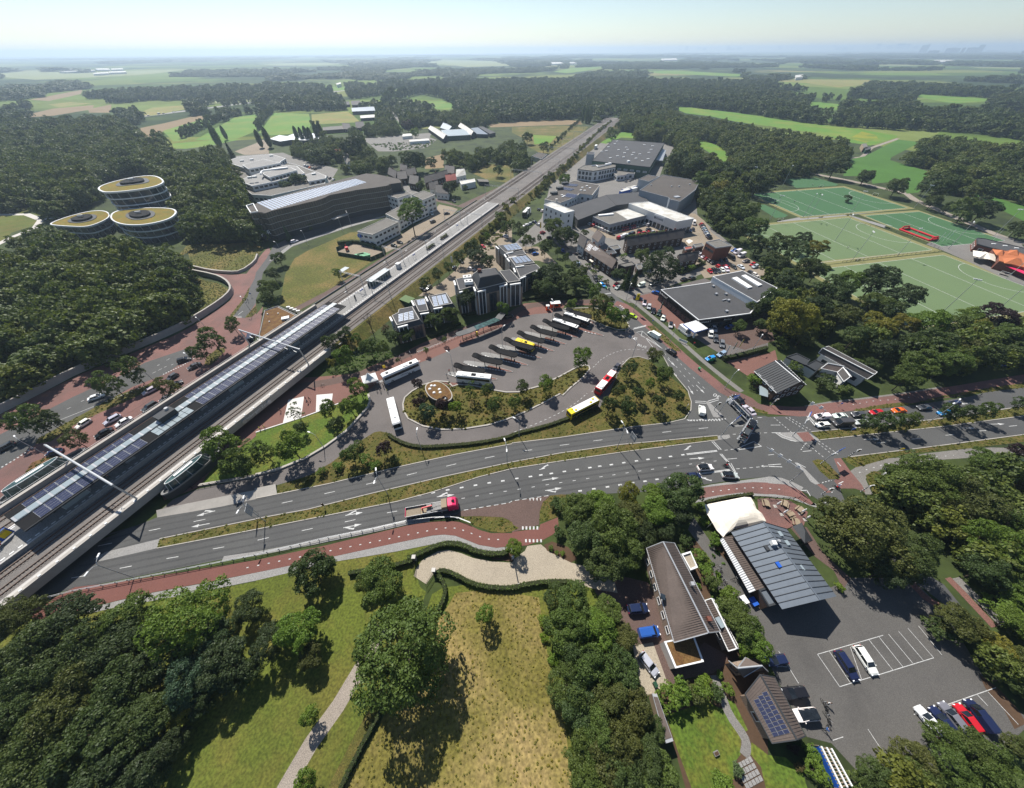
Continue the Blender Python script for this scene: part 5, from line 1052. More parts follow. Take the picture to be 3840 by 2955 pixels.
for i in range(len(q)):j=(i+1)%len(q);mb.add([(q[i].x,q[i].y,2.6 if i%2 else 3.2),(q[j].x,q[j].y,2.6 if j%2 else 3.2),(cq.x,cq.y,4.6)],[(0,1,2)])
obj('cloth',mb,M.sailcloth,tt);obj('pole',MB().tube((cq.x,cq.y,0),(cq.x,cq.y,4.5),.06),M.galv,tt)
ib=thing('inflatable_pitch','red inflatable mini pitch with arched ends between hockey fields','inflatable',tuple(g("H2 510,590")));q=G("H2 215,515 380,500 820,665 680,690")
for i in range(4):
 a,b=q[i],q[(i+1)%4];obj('side_tube' if i%2 else 'end_wall',MB().tube(a+Vector((0,0,.55)),b+Vector((0,0,.55)),.5,None,8)if i not in(0,2)else MB().tube(a+Vector((0,0,.55)),b+Vector((0,0,.55)),.5,None,8),M.red,ib)
for a,b in((q[0],q[1]),(q[3],q[2])):
 m_=(a+b)/2;obj('goal_arch',MB().path([a.lerp(b,.15)+Vector((0,0,.6)),a.lerp(b,.25)+Vector((0,0,2)),a.lerp(b,.75)+Vector((0,0,2)),a.lerp(b,.85)+Vector((0,0,.6))],.42,8),M.red,ib)
def far_block(label,s,h,wall,rf,nm='barn',cat='barn',edge=None,win=None):return block(nm,label,cat,s,h,wall,rf,edge,.2,win)
gable('greenhouse','white gabled nursery shop nearest the plant beds','greenhouse',"A1 1465,1095 1595,1185 1642,1155 1512,1080",4.5,7,'charcoal','white_roof',win=None)
gable('greenhouse','glass greenhouse standing behind the white nursery roofs','greenhouse',"A1 1568,1088 1640,1110 1702,1095 1625,1052",4.5,8,'glass_green','glass_pale',win=None)
block('greenhouse','wide flat glass greenhouse in the middle of the nursery','greenhouse',"A1 1575,1108 1782,1100 1822,1150 1622,1160",5,'glass_green','glass_pale','white_metal',.2)
gable('greenhouse','white gabled nursery hall right of the glass greenhouse','greenhouse',"A1 1720,1075 1832,1152 1876,1132 1770,1060",4.5,7.5,'charcoal','white_roof',win=None)
far_block('dark grey nursery shed beside the white hall',"A1 1830,1092 1890,1085 1978,1145 1882,1142",4,'charcoal','blue_grey_roof','shed','shed');far_block('long dark low shed right of the nursery halls',"A1 1892,1080 1935,1078 2040,1130 1992,1142",4,'charcoal','bitumen','shed','shed')
gable('barn','large grey roofed barn beside the olive meadow','barn',"A1 818,950 1015,942 1005,905 815,918",5,7.5,'charcoal','blue_grey_roof',win=None);far_block('low pale roofed barn in front of the large grey barn',"A1 885,985 1020,975 1040,998 890,1008",4,'charcoal','white_roof')
gable('farmhouse','dark roofed farmhouse left of the large grey barn','farmhouse',"A1 815,895 895,890 885,862 810,868",4,8,'brick_dark','dark_tile',win=None);gable('farmhouse','small dark roofed house in the trees behind the barns','farmhouse',"A1 745,895 800,890 795,868 745,872",4,7,'brick_dark','dark_tile',win=None)
hz=G("A1 115,1182 200,1150 265,1160 345,1128 440,1150 500,1128 608,1160 600,1172 420,1195 300,1190 205,1205",5);obj('roof',MB().prism(hz,4.6,5),M.grey_metal,thing('garden_centre','wide grey zigzag roofed hall behind the poplar row','garden centre',tuple(centre(hz))));obj('wall',MB().prism([centre(hz)+(Vector((p.x,p.y,0))-centre(hz))*.96 for p in hz],0,4.55),M.charcoal,bpy.data.objects['garden_centre'])
far_block('barn with pale patched roof behind the poplars',"A1 565,1085 735,1070 748,1100 572,1112",4,'brick_dark','gravel_roof');gable('farmhouse','grey roofed farmhouse right of the patched barn','farmhouse',"A1 745,1100 812,1102 800,1060 735,1055",4,8,'brick_dark','dark_tile');gable('farmhouse','farmhouse with steep roof near the copper beech','farmhouse',"A1 850,1092 928,1085 915,1052 860,1058",4,9,'brick_dark','dark_tile')
gable('house','house with red pitched roof alone among the trees','house',"A1 650,1312 732,1305 725,1275 645,1282",4,6.5,'render_white','red_tile');gable('house','pale grey roofed house right of the red roof','house',"A1 742,1335 775,1400 822,1392 800,1320",4,6.5,'render_white','gravel_roof')
far_block('long white nursery shelter above the plant beds',"A1 1305,1192 1470,1180 1476,1196 1310,1208",3,'white_metal','white_roof','shed','shed');far_block('small white shed left of the nursery',"A1 1250,1142 1325,1136 1330,1156 1246,1164",3,'white_metal','white_roof','shed','shed')
dk=[("A1 1120,1480 1190,1520 1225,1470 1160,1440",'dark_tile','brick_dark','dark gabled house at the far left of the dark house group'),("A1 1205,1530 1290,1520 1280,1455 1210,1470",'dark_tile','brick_dark','tall dark gabled house left of centre in the dark house group'),("A1 1225,1450 1290,1465 1300,1425 1245,1410",'dark_tile','brick_dark','dark house standing behind the tall gabled house'),("A1 1300,1560 1380,1575 1405,1505 1330,1490",'dark_tile','brick_dark','dark brick gabled house at the front of the group'),("A1 1290,1500 1370,1480 1350,1440 1280,1455",'dark_tile','brick_dark','dark roofed house in the middle behind two gables'),("A1 1440,1560 1640,1500 1625,1465 1430,1520",'dark_tile','brick_dark','long dark roofed terrace right of the gabled houses'),("A1 1605,1470 1690,1480 1700,1425 1620,1415",'dark_tile','brick_dark','dark gabled house behind the long terrace'),("A1 1620,1545 1710,1530 1700,1500 1610,1510",'red_tile','brick_dark','small house with dull red roof next to terrace'),("A1 1700,1510 1790,1490 1770,1455 1720,1450",'white_roof','render_white','house with pale roof right of the dull red roof'),("A1 1480,1620 1560,1600 1545,1550 1470,1570",'dark_tile','render_white','white walled house with dark roof at the street'),("A1 1530,1640 1640,1650 1650,1590 1545,1585",'dark_tile','render_white','white walled house with steep dark roof nearest the railway')]
for s,rf_,w_,lb in dk:gable('house',lb,'house',s,4.6,8,w_,rf_,chim=1,win=(1,3,1.2,1.4,1.2,2.6,'white_metal','glass'))
block('house','white flat roofed building by the road right of the dark houses','house',"A1 1735,1545 1860,1525 1870,1550 1750,1575",4,'render_white','white_roof','white_paint');block('shed','small dark shed beside the railway road','shed',"A1 1880,1525 1975,1530 1985,1550 1900,1548",3,'charcoal','gravel_roof')
block('substation','grey low railway substation with brown roof by the tracks','substation',"A2 170,1330 230,1300 300,1318 250,1360",4,'pale_concrete','bitumen_brown','grey_metal')
block('shed','small grey farm shed at the bend of the track','shed',"A3 800,1225 840,1220 850,1250 815,1260",4,'wood','gravel_roof');block('shed','dark shed with green door on the sandy track','shed',"A3 820,1258 870,1250 880,1268 830,1282",3,'green_dark','bitumen')
for i,s in enumerate(("A0 500,610 560,612 810,600 800,595","A0 530,582 600,580 628,590 560,596","A0 810,582 930,582 935,594 830,594","A0 945,584 1045,580 1050,590 950,594","A0 790,622 920,612 925,624 800,630","A0 925,610 1070,604 1075,614 930,620")):
 block('barn',('long white barn roof in the far left fields','small white barn left of the long barn','white barn behind the long white barn','white barn at the back right of the group','front white barn with two roofs in the far fields','rightmost front white barn in the far fields')[i],'barn',s,7,'render_white','white_roof')
for s,lb in(("A2 320,530 430,525 435,540 325,545",'wide white industrial roof far off left of the village'),("A2 480,530 545,528 550,538 485,540",'small white industrial roof beyond the forest'),("A2 1270,500 1400,495 1410,510 1290,512",'long bright warehouse roof on the far right horizon'),("A2 1305,675 1360,670 1362,682 1310,688",'grey farm building in the gap of the wood'),("A3 235,640 300,635 300,655 240,660",'pale villa at the forest edge'),("A3 1420,510 1590,510 1590,525 1430,528",'pale flat block at the far wood edge'),("A3 1865,520 1930,520 1930,530 1870,532",'white far block behind the right wood'),("A1 680,712 720,700 725,712 690,722",'white farmhouse before the far motorway')):
 block('far_building',lb,'building',s,8,'render_white','white_roof')
def height_to(P,top):
 lo,hi=1,600
 for _ in range(40):
  m_=(lo+hi)/2;lo,hi=(m_,hi)if to_px_(Vector((P[0],P[1],m_)))[1]>top[1]else(lo,m_)
 return lo
def to_px_(P):
 d=np.array(P)-np.array((0,0,HCAM));w=d@WX;return(1920+F*(d@RX)/w,1477.5-F*(d@UX)/w)
sky_t=[("A2 1425,420",410,8),("A2 1485,428",394,22),("A2 1588,424",400,16),("A2 1638,424",406,22),("A2 1838,420",391,22),("A2 1870,420",410,50),("A2 1922,420",400,14),("A2 1945,420",400,12),("A2 322,425",410,8),("A2 360,425",416,10),("A2 400,424",414,14),("A3 95,420",393,16),("A3 400,415",400,10),("A3 550,412",385,26),("A3 595,425",405,28),("A3 645,432",400,40),("A3 705,428",408,22),("A3 860,415",368,36),("A3 885,415",385,30),("A3 930,415",370,28),("A3 1030,415",385,40),("A3 1120,415",373,60),("A3 1185,415",375,18),("A3 1255,415",390,34),("A3 1310,452",384,50),("A3 1330,452",372,12),("A3 1400,460",430,70),("A3 1555,455",408,90),("A3 1640,460",406,22),("A3 1720,455",405,70),("A3 1785,455",382,36),("A3 1840,430",398,22),("A3 1900,440",430,60),("A3 2080,425",392,22),("A3 2170,470",430,40)]
for i,(s,ty,w)in enumerate(sky_t):
 p=pix(s)[0];P=G1((p[0],max(p[1],197-p[0]*.0081+12)));s2=s.split()[0];top=TILES[s2][1]+ty*TILES[s2][2];h=height_to(P,(0,top));W_=w*TILES[s2][2]*depth(P)/F;dl=unit((P.x,P.y));an=math.atan2(dl.y,dl.x)
 t=thing('tower_block','hazy tower block on the far %s skyline, %s from its left end'%(('middle',ORDW(i))if i<11 else('right',ORDW(i-11))),'tower block',(P.x,P.y,0),an,'tower blocks on the far skyline '+('left' if i<11 else 'right'))
 obj('wall',MB().box((0,0,h/2),(W_*.7,W_,h)),M['concrete_dark' if i%3 else 'grey_clad'],t,w=0)
 mb=MB()
 for k in range(int(h/9)):mb.box((-W_*.352,0,6+k*9),(.4,W_*.9,2.6))
 obj('window_band',mb,M.glass,t,w=0,kind='stuff');obj('roof_hut',MB().box((0,0,h+2.5),(W_*.3,W_*.3,5)),M.grey_clad,t,w=0)
for i,(s,ty)in enumerate((("A1 1272,440",400),("A1 1625,435",398),("A1 1685,435",400),("A1 1748,435",400),("A1 1842,433",398),("A1 1908,432",396),("A1 1960,432",394),("A1 1980,432",396),("A2 78,425",380))):
 p=pix(s)[0];P=G1((p[0],206-p[0]*.0081+10));h=height_to(P,(0,ty*960/2181));t=thing('wind_turbine','tiny wind turbine on the hazy horizon, %s from the left'%ORDW(i),'wind turbine',(P.x,P.y,0),0,'wind turbines on the horizon')
 obj('mast',MB().tube((0,0,0),(0,0,h),4,3,8),M.white_metal,t,w=0)
 for k in range(3):a=k*2.094+.4;obj('blade',MB().tube((0,-4,h),(math.sin(a)*h*.4,-4,h+math.cos(a)*h*.4),2.4,.6,5),M.white_metal,t,w=0)
for s,ty,L_ in(("A3 1470,440",365,.35),("A3 1580,455",345,.5)):
 p=pix(s)[0];P=G1((p[0],200));h=height_to(P,(0,ty*960/2181));t=thing('tower_crane','thin tower crane over the city skyline, '+('left' if L_<.4 else 'right')+' of two','crane',(P.x,P.y,0))
 obj('mast',MB().tube((0,0,0),(0,0,h*.8),3,None,4),M.galv,t,w=0);obj('jib',MB().tube((-h*.2,0,h*.78),(h*L_,0,h),2.4,1.2,4),M.galv,t,w=0)
# == railway, viaduct and station
RA=math.radians(66.9);RU=Vector((math.cos(RA),math.sin(RA),0));RN=Vector((RU.y,-RU.x,0))
def RP(a,o,z=0.):p=RU*a+RN*o;return Vector((p.x,p.y,z))
def along(s,z):p=g(s,z);return p.dot(RU),p.dot(RN)
ZR=3.6
def rbox(mb,a0,a1,o0,o1,z0,z1,mi=0):
 return mb.hexa([RP(a0,o0,z0),RP(a0,o1,z0),RP(a1,o1,z0),RP(a1,o0,z0)],[RP(a0,o0,z1),RP(a0,o1,z1),RP(a1,o1,z1),RP(a1,o0,z1)],mi)
CLEAR.append(np.array([RP(a,o).xy for a,o in((-80,-136),(735,-136),(735,-103),(-80,-103))]))
mb=MB();e=[(-140,0),(-134.6,3.35),(-104.6,3.35),(-99.5,0)]
for(o0,z0),(o1,z1)in zip(e[:-1],e[1:]):mb.quad(RP(66,o0,z0),RP(66,o1,z1),RP(735,o1,z1),RP(735,o0,z0))
mb.quad(*[RP(66,o,z)for o,z in e]);obj('embankment',mb,M.wild_grass,kind='structure')
obj('ballast_bed',rbox(rbox(MB(),66,735,-134.2,-105.4,3.3,3.46),-70,66,-131.9,-104.4,3.1,3.459),M.ballast,kind='structure')
via=thing('railway_viaduct','concrete railway viaduct crossing over the road and the red plaza','viaduct',RP(20,-118,0))
obj('deck',rbox(MB(),-70,72,-133.0,-103.6,2.2,3.1),M.concrete_dark,via);obj('edge_beam',rbox(MB(),-70,66.5,-104.2,-103.3,2.0,4.35),M.concrete,via)
obj('parapet',rbox(MB(),-70,66.6,-105.2,-104.22,3.4,4.2),M.pale_concrete,via);obj('side_wall',rbox(MB(),-70,86,-133.2,-132.2,2.0,4.75),M.concrete,via)
for k in range(34):
 a=-40+k*3.1;obj('parapet_lamp',rbox(MB(),a,a+.5,-103.9,-103.5,4.36,4.5),M.white_paint,via)
for off,z0 in((-134.2,3.1),):
 mb=MB()
 for z in(3.5,4.0,4.5):mb.tube(RP(-70,off,z),RP(80,off,z),.05,None,4)
 for k in range(50):mb.tube(RP(-70+k*3,off,2.4),RP(-70+k*3,off,4.6),.05,None,4)
 obj('railing',mb,M.white_metal,via,kind='stuff')
for a in(-36,-9,17,44):
 for o in(-128,-118,-107):obj('pier',MB().tube(RP(a,o,0),RP(a,o,2.25),1.0,.8,10),M.pale_concrete,via)
a0,_=along("R4 545,440",3);a1,_=along("R4 690,345",3)
text('Driebergen-Zeist',via,RP((a0+a1)/2,-103.22,3.1),1.35,'white_paint',rot=wallrot(RP(0,0),RP(1,0)))
for a in(a0-1.6,a1+2.2):obj('emblem_ring',MB().tube(RP(a,-103.3,3.0),RP(a,-103.0,3.0),.7,.7,14),M.galv,via)
TR=(-130.3,-126.3,-112.5,-108.2)
for i,o in enumerate(TR):
 t=thing('railway_track',('railway track','railway track','railway track','railway track')[i]+' '+('furthest left of the four','on the far side along the platform','on the near side along the platform','nearest the parapet and the hedge')[i],'railway track',RP(100,o,0))
 for s in(-.75,.75):obj('rail',rbox(MB(),-70,733,o+s-.06,o+s+.06,3.52,3.7),M.rust,t)
 mb=MB()
 for k in range(620):
  a=-60+k*.65
  rbox(mb,a,a+.26,o-1.25,o+1.25,3.4,3.53)
 obj('sleeper',mb,M.sleeper,t,kind='stuff')
 obj('overhead_wire',MB().path([RP(-60+k*60,o,9.1)for k in range(16)],.022,3),M.charcoal,t)
pf=thing('railway_platform','long island platform with pale edge lines between the tracks','platform',RP(90,-119.3,0))
obj('slab',rbox(MB(),-70,246,-124.1,-114.5,3.3,4.5),M.tile_paving,pf)
for o in(-123.95,-114.95):obj('edge_strip',rbox(MB(),-70,246,o-.1,o+.3,4.5,4.512),M.white_tile,pf)
for o in(-123.2,-115.6):
 mb=MB()
 for k in range(210):rbox(mb,-68+k*1.5,-67.2+k*1.5,o-.16,o+.16,4.5,4.514)
 obj('tactile_line',mb,M.white_paint,pf,kind='stuff')
cn=thing('platform_canopy','long black platform canopy covered with solar panels and a glass ridge strip','canopy',RP(35,-118.6,0));ZC=8.2
obj('roof',rbox(MB(),-16.6,86.4,-123.4,-113.9,ZC-.45,ZC),M.black,cn)
obj('skylight_base',rbox(MB(),-16.3,86.1,-120.5,-118.3,ZC,ZC+.22),M.galv,cn)
gp=MB().box((0,0,0),(1,1,.05)).mesh('skylight_pane',M.glass_pale)
for k in range(46):
 a=-16+k*2.22;o=obj('skylight_pane',gp,parent=cn);o.matrix_local=Matrix.Translation(RP(a+1.11,-119.4,ZC+.26)-RP(35,-118.6))@Matrix.Rotation(RA,4,'Z')@Matrix.Diagonal((1.75,2.0,1,1))
for seg in((-13.5,9.5),(25,83.5)):
 n=int((seg[1]-seg[0])/2.05)
 panels(cn,[RP(seg[0],-117.9,ZC+.05),RP(seg[1],-117.9,ZC+.05),RP(seg[1],-114.3,ZC+.05),RP(seg[0],-114.3,ZC+.05)],4,n,ZC,'solar',gap=.035)
for seg in((-13.5,9.5),(25,83.5)):
 n=int((seg[1]-seg[0])/2.05);panels(cn,[RP(seg[0],-123.0,ZC+.05),RP(seg[1],-123.0,ZC+.05),RP(seg[1],-120.9,ZC+.05),RP(seg[0],-120.9,ZC+.05)],2,n,ZC,'solar',gap=.035)
for k in range(6):
 for j in range(2):
  o=obj('glass_pane',gp,parent=cn);o.matrix_local=Matrix.Translation(RP(13+k*1.7,-117+j*1.8,ZC+.12)-RP(35,-118.6))@Matrix.Rotation(RA,4,'Z')@Matrix.Diagonal((1.55,1.7,1,1))
obj('lift_box',rbox(MB(),15.5,20,-120.6,-117.6,ZC+.3,ZC+1.9),M.charcoal,cn);p=RP(19,-119.6,0);obj('vent_cap',MB().tube((p.x,p.y,ZC+1.9),(p.x,p.y,ZC+2.5),.6,.5,10),M.galv,cn)
obj('gutter',MB().tube(RP(-16.6,-113.85,ZC-.1),RP(86.4,-113.85,ZC-.1),.16,None,5),M.charcoal,cn)
for k in range(10):
 a=-12+k*10.4;c_=obj('column',rbox(MB(),a-.25,a+.25,-119.2,-118.6,4.5,7.0),M.charcoal,cn)
 for o in(-122.4,-115.2):obj('bracket',MB().tube(RP(a,-118.9,6.6),RP(a,o,ZC-.5),.16,.12,5),M.charcoal,cn)
for k in range(9):
 a=-6+k*10.4;b=thing('platform_bench','grey bench under the platform canopy, %s from its near end'%ORDW(k),'bench',RP(a,-117.4,4.5),RA,'benches under the platform canopy')
 obj('seat',MB().box((0,0,.45),(2.2,.5,.06)),M.galv,b,w=0);obj('backrest',MB().box((0,.25,.75),(2.2,.05,.4)),M.galv,b,w=0)
 for x in(-.8,.8):obj('leg',MB().box((x,0,.22),(.08,.4,.42)),M.galv,b,w=0)
for k,(a,lb)in enumerate(((-8,'glass screen under the near left end of the canopy'),(36,'glass screen under the middle of the canopy'),(60,'glass screen under the far end of the canopy'))):
 t=thing('glass_screen',lb,'wind screen',RP(a,-116.8,4.5),RA);obj('pane',MB().box((0,0,1.1),(5,.06,2.0)),M.glass_pale,t,w=0);obj('frame',MB().box((0,0,2.13),(5.1,.1,.06)).box((-2.5,0,1.05),(.07,.1,2.1)).box((2.5,0,1.05),(.07,.1,2.1)),M.white_metal,t,w=0)
def stair_shell(label,a,o,L,Wd,zb):
 t=thing('stair_shell',label,'stair entrance',RP(a,o,0),RA)
 ell=lambda k,n=24:[Vector((L*k*math.copysign(abs(math.cos(x))**.8,math.cos(x)),Wd*k*math.sin(x),0))for x in[2*math.pi*i/n for i in range(n)]]
 obj('base_wall',MB().prism(ell(1),0,zb),M.charcoal,t,w=0);A=ell(1.0);B=ell(.93);mb=MB()
 for i in range(24):j=(i+1)%24;mb.hexa([(A[i].x,A[i].y,zb),(A[j].x,A[j].y,zb),(B[j].x,B[j].y,zb),(B[i].x,B[i].y,zb)],[(A[i].x,A[i].y,zb+.5),(A[j].x,A[j].y,zb+.5),(B[j].x,B[j].y,zb+.5),(B[i].x,B[i].y,zb+.5)])
 obj('rim',mb,M.concrete_dark,t,w=0)
 D=[Vector((p.x*.68-L*.12,p.y*.66,0))for p in ell(1)];D2=[Vector((p.x*.6-L*.12,p.y*.5,0))for p in ell(1)];mb=MB()
 for i in range(24):j=(i+1)%24;mb.quad((D[i].x,D[i].y,zb+.01),(D[j].x,D[j].y,zb+.01),(D2[j].x,D2[j].y,zb+2.4),(D2[i].x,D2[i].y,zb+2.4))
 mb.poly([(p.x,p.y,zb+2.4)for p in D2]);obj('glass_hood',mb,M.glass_green,t,w=0)
 for i in range(0,24,2):obj('rib',MB().tube((D[i].x,D[i].y,zb),(D2[i].x,D2[i].y,zb+2.42),.07,None,4),M.white_metal,t,w=0)
 obj('hood_rim',MB().path([Vector((p.x,p.y,zb+2.42))for p in D2+D2[:1]],.09,4),M.white_metal,t,w=0);obj('roof_panel',MB().box((-L*.12,Wd*.1,zb+2.48),(L*.6,Wd*.35,.1)),M.white_paint,t,w=0)
a,o=along("R2 470,590",4.0);stair_shell('oval stair entrance with glass hood on the near side of the viaduct',a+.5,max(o,-101.4),8.2,1.9,2.2)
a,o=along("C0 340,660",4.0);stair_shell('oval stair entrance with glass hood on the far red plaza side',a,min(o,-136.6),9.5,2.2,2.6)
def zfit(P,top):
 best=(1e9,0)
 for h in np.arange(1,40,.1):
  q=to_px_((P[0],P[1],P[2]+h));d=math.hypot(q[0]-top[0],q[1]-top[1]);best=min(best,(d,h))
 return best[1]
for i,(bs,ts,lb)in enumerate((("C0 1165,885","C0 950,785",'white round beam catenary portal over the near end of the canopy'),("B1 465,1430","B1 390,1300",'white round beam catenary portal over the middle of the canopy'))):
 P=g(bs,4.3);a=P.dot(RU);z=min(12.5,4.3+zfit(P,pix(ts)[0]));t=thing('catenary_portal',lb,'catenary portal',RP(a,-118,4.3))
 obj('beam',MB().tube(RP(a,-104.0,z),RP(a,-134.2,z),.26,.26,10),M.galv,t)
 for o in(-104.0,-134.2):obj('post',MB().tube(RP(a,o,2.5),RP(a,o,z+.3),.24,.2,8),M.galv,t)
 for o in TR:obj('drop_arm',MB().tube(RP(a,o,z),RP(a,o,9.1),.07,None,5).tube(RP(a,o,9.6),RP(a,o+1.4,9.2),.05,None,4),M.galv,t)
def portal(a,oa,ob,h,lb,grp=None):
 t=thing('catenary_portal',lb,'catenary portal',RP(a,(oa+ob)/2,ZR),0,grp)
 for o in(oa,ob):
  mb=MB();mb.tube(RP(a,o-.22,ZR-.2),RP(a,o-.22,ZR+h),.07,None,4).tube(RP(a,o+.22,ZR-.2),RP(a,o+.22,ZR+h),.07,None,4)
  for k in range(int(h/.8)):mb.tube(RP(a,o-.22,ZR+k*.8),RP(a,o+.22,ZR+k*.8+.8),.035,None,3)
  obj('post',mb,M.galv,t)
 mb=MB()
 for z in(h-.05,h-.6):mb.tube(RP(a,oa,ZR+z),RP(a,ob,ZR+z),.07,None,4)
 n=int(abs(ob-oa)/.9)
 for k in range(n):mb.tube(RP(a,oa+(ob-oa)*k/n,ZR+h-.05),RP(a,oa+(ob-oa)*(k+1)/n,ZR+h-.6),.04,None,3)
 obj('beam',mb,M.galv,t)
 for o in TR:
  if min(oa,ob)<o<max(oa,ob):obj('drop_arm',MB().tube(RP(a,o,ZR+h-.6),RP(a,o,9.1),.05,None,4),M.galv,t)
for s,oa,ob,lb in(("B1 785,765",-133.6,-121.5,'lattice portal left of the glass waiting room'),("B1 1165,865",-116.2,-105.6,'lattice portal in front of the glass waiting room'),("B1 1295,575",-133.6,-121.5,'lattice portal beside the fenced sandy yard'),("B1 1605,515",-116.2,-105.6,'lattice portal between the two planters and the hedge'),("B1 1650,215",-133.6,-121.5,'lattice portal near the tall tree at the tracks'),("B1 1925,260",-116.2,-105.6,'lattice portal near the far end of the hedge')):
 portal(along(s,ZR)[0],oa,ob,8.,lb)
for k in range(9):portal(262+k*52,-133.6,-105.4,8.,'grey lattice portal over the far railway, %s beyond the platform'%ORDW(k),'portals along the far railway')
wr=thing('waiting_room','glass waiting room with pale flat roof on the platform','waiting room',g("B1 1055,705",4.5));wa,wo_=along("B1 1055,705",4.5)
obj('roof',rbox(MB(),wa-7,wa+7,wo_-1.7,wo_+1.7,7.0,7.25),M.glass_pale,wr);obj('roof_frame',MB().path([RP(wa+x*7,wo_+y*1.7,7.27)for x,y in((-1,-1),(1,-1),(1,1),(-1,1),(-1,-1))],.09,4),M.white_metal,wr)
for y in(-1.5,1.5):obj('glass_wall',rbox(MB(),wa-6.6,wa+6.6,wo_+y-.04,wo_+y+.04,4.52,6.99),M.glass_green,wr)
for x in(-6.6,6.6):obj('glass_wall',rbox(MB(),wa+x-.04,wa+x+.04,wo_-1.4,wo_+1.4,4.52,6.98),M.glass_green,wr)
for k in range(8):
 for y in(-1.55,1.55):obj('post',rbox(MB(),wa-6.6+k*1.88,wa-6.5+k*1.88,wo_+y-.06,wo_+y+.06,4.51,7.0),M.white_metal,wr)
ki=thing('kiosk_box','small white technical cabinet alone on the platform','cabinet',g("B1 1218,600",4.5),RA);obj('body',MB().box((0,0,1.2),(2.2,1.8,2.4)),M.white_tile,ki,w=0);obj('roof',MB().box((0,0,2.45),(2.4,2,.1)),M.white_paint,ki,w=0);obj('door',MB().box((0,-.92,1.05),(.9,.05,2)),M.galv,ki,w=0)
for s,lb in(("B1 1490,430",'planter with shrubs nearer to the waiting room'),("B1 1605,345",'planter with shrubs further up the platform')):
 P=g(s,4.5);t=thing('planter',lb,'planter',P,RA);obj('box',MB().box((0,0,.25),(7,2,.5)),M.concrete_dark,t,w=0);obj('soil',MB().box((0,0,.52),(6.6,1.6,.04)),M.soil,t,w=0)
 for k in range(7):
  f=obj('foliage',CROWN['shrub'][k%2],parent=t,color=GREENS['mid']);f.location=(-3+k,RNG.uniform(-.4,.4),.95);f.scale=(.75,.75,.6)
for s,lb in(("B1 900,790",'blue station name sign left of the waiting room'),("B1 1345,490",'blue station name sign beyond the white cabinet'),("B1 1715,240",'blue station name sign near the far platform end')):
 P=g(s,6.6);P.z=4.5;t=thing('name_sign',lb,'sign',P,RA);obj('board',MB().box((0,0,2.2),(2.2,.1,.5)),M.blue,t,w=0);
 for x in(-1,1):obj('post',MB().tube((x,0,0),(x,0,2.2),.05),M.galv,t,w=0)
 text('Driebergen-Zeist',t,(0,-.08,2.2),.26,'white_paint',rot=Matrix.Rotation(math.pi/2,4,'X'),loc_w=False)
for s,lb in(("B1 850,870",'dark timetable case near the canopy end'),("B1 962,765",'dark box beside the left corner of the waiting room')):
 t=thing('timetable_case',lb,'timetable case',g(s,4.5),RA+.5);obj('panel',MB().box((0,0,1.3),(1.4,.2,1.8)),M.charcoal,t,w=0);obj('foot',MB().box((0,0,.2),(1.2,.12,.4)),M.galv,t,w=0)
inf=thing('information_panel','blue and yellow travel information panel at the near platform end','information panel',g("R1 70,770",4.5),RA+.25);obj('frame',MB().box((0,0,1.5),(4.4,.16,2.3)),M.blue,inf,w=0)
for x in(-1.1,1.1):obj('yellow_timetable',MB().box((x,-.1,1.3),(1.6,.05,1.4)).box((x,-.1,2.2),(1.6,.05,.2)),M.yellow,inf,w=0)
obj('title_strip',MB().box((0,-.1,2.5),(4.2,.05,.2)),M.white_paint,inf,w=0)
for x in(-2,2):obj('post',MB().box((x,0,.2),(.1,.1,.5)),M.galv,inf,w=0)
for i,s in enumerate(("B1 800,900","B1 1120,640","B1 1300,540","B1 1540,370","B1 1655,300","B1 1780,200","B1 1950,90")):
 t=thing('platform_lamp','slender grey lamp post on the open platform, %s from the canopy'%ORDW(i),'lamp post',g(s,4.5),RA,'lamp posts on the open platform');obj('post',MB().tube((0,0,0),(0,0,5.5),.07,.05,6),M.galv,t,w=0);obj('lamp_head',MB().box((0,0,5.55),(1.4,.2,.1)),M.white_metal,t,w=0)
bp=ccw(G("B1 25,1180 75,960 185,925 345,1000 30,1205",4));pv=thing('station_pavilion','low building with brown planted roof beside the viaduct','pavilion',tuple(centre(bp)));obj('wall',MB().prism(bp,0,3.7),M.pale_concrete,pv);cb_=centre(bp)
obj('planted_roof',MB().prism([cb_+(Vector((p.x,p.y,0))-cb_)*.93 for p in bp],3.71,3.85),M.sedum_brown,pv);obj('roof_edge',MB().path([Vector((p.x,p.y,3.85))for p in bp+bp[:1]],.22,4),M.tile_paving,pv)
P=g("B1 255,1035",4);obj('roof_hatch',MB().box((P.x,P.y,4.3),(3,2,.8),0,.4),M.galv,pv)
for s in("B1 100,995","B1 115,1060","B1 190,990"):P=g(s,4);obj('roof_vent',MB().tube((P.x,P.y,3.8),(P.x,P.y,4.3),.25),M.white_metal,pv)
for k in range(4):
 P=g("B1 %d,%d"%(275+k*28,935+k*11),1.3);t=thing('switch_cabinet','pale switch cabinet beside the planted roof building, %s from left'%ORDW(k),'cabinet',(P.x,P.y,0),.2,'row of pale switch cabinets');obj('body',MB().box((0,0,.75),(1.5,.8,1.5)),M.white_tile,t,w=0);obj('top',MB().box((0,0,1.53),(1.6,.9,.06)),M.white_paint,t,w=0)
bs_=thing('bike_shelter','small glass roofed shelter at the rough field edge','shelter',g("B1 765,650"));P=g("B1 765,650");obj('roof',MB().box((P.x,P.y,2.5),(5,3,.12),0,RA),M.glass_pale,bs_)
for x in(-2.2,2.2):
 for y in(-1.2,1.2):q=Matrix.Rotation(RA,3,'Z')@Vector((x,y,0));obj('post',MB().tube((P.x+q.x,P.y+q.y,0),(P.x+q.x,P.y+q.y,2.45),.06),M.galv,bs_)
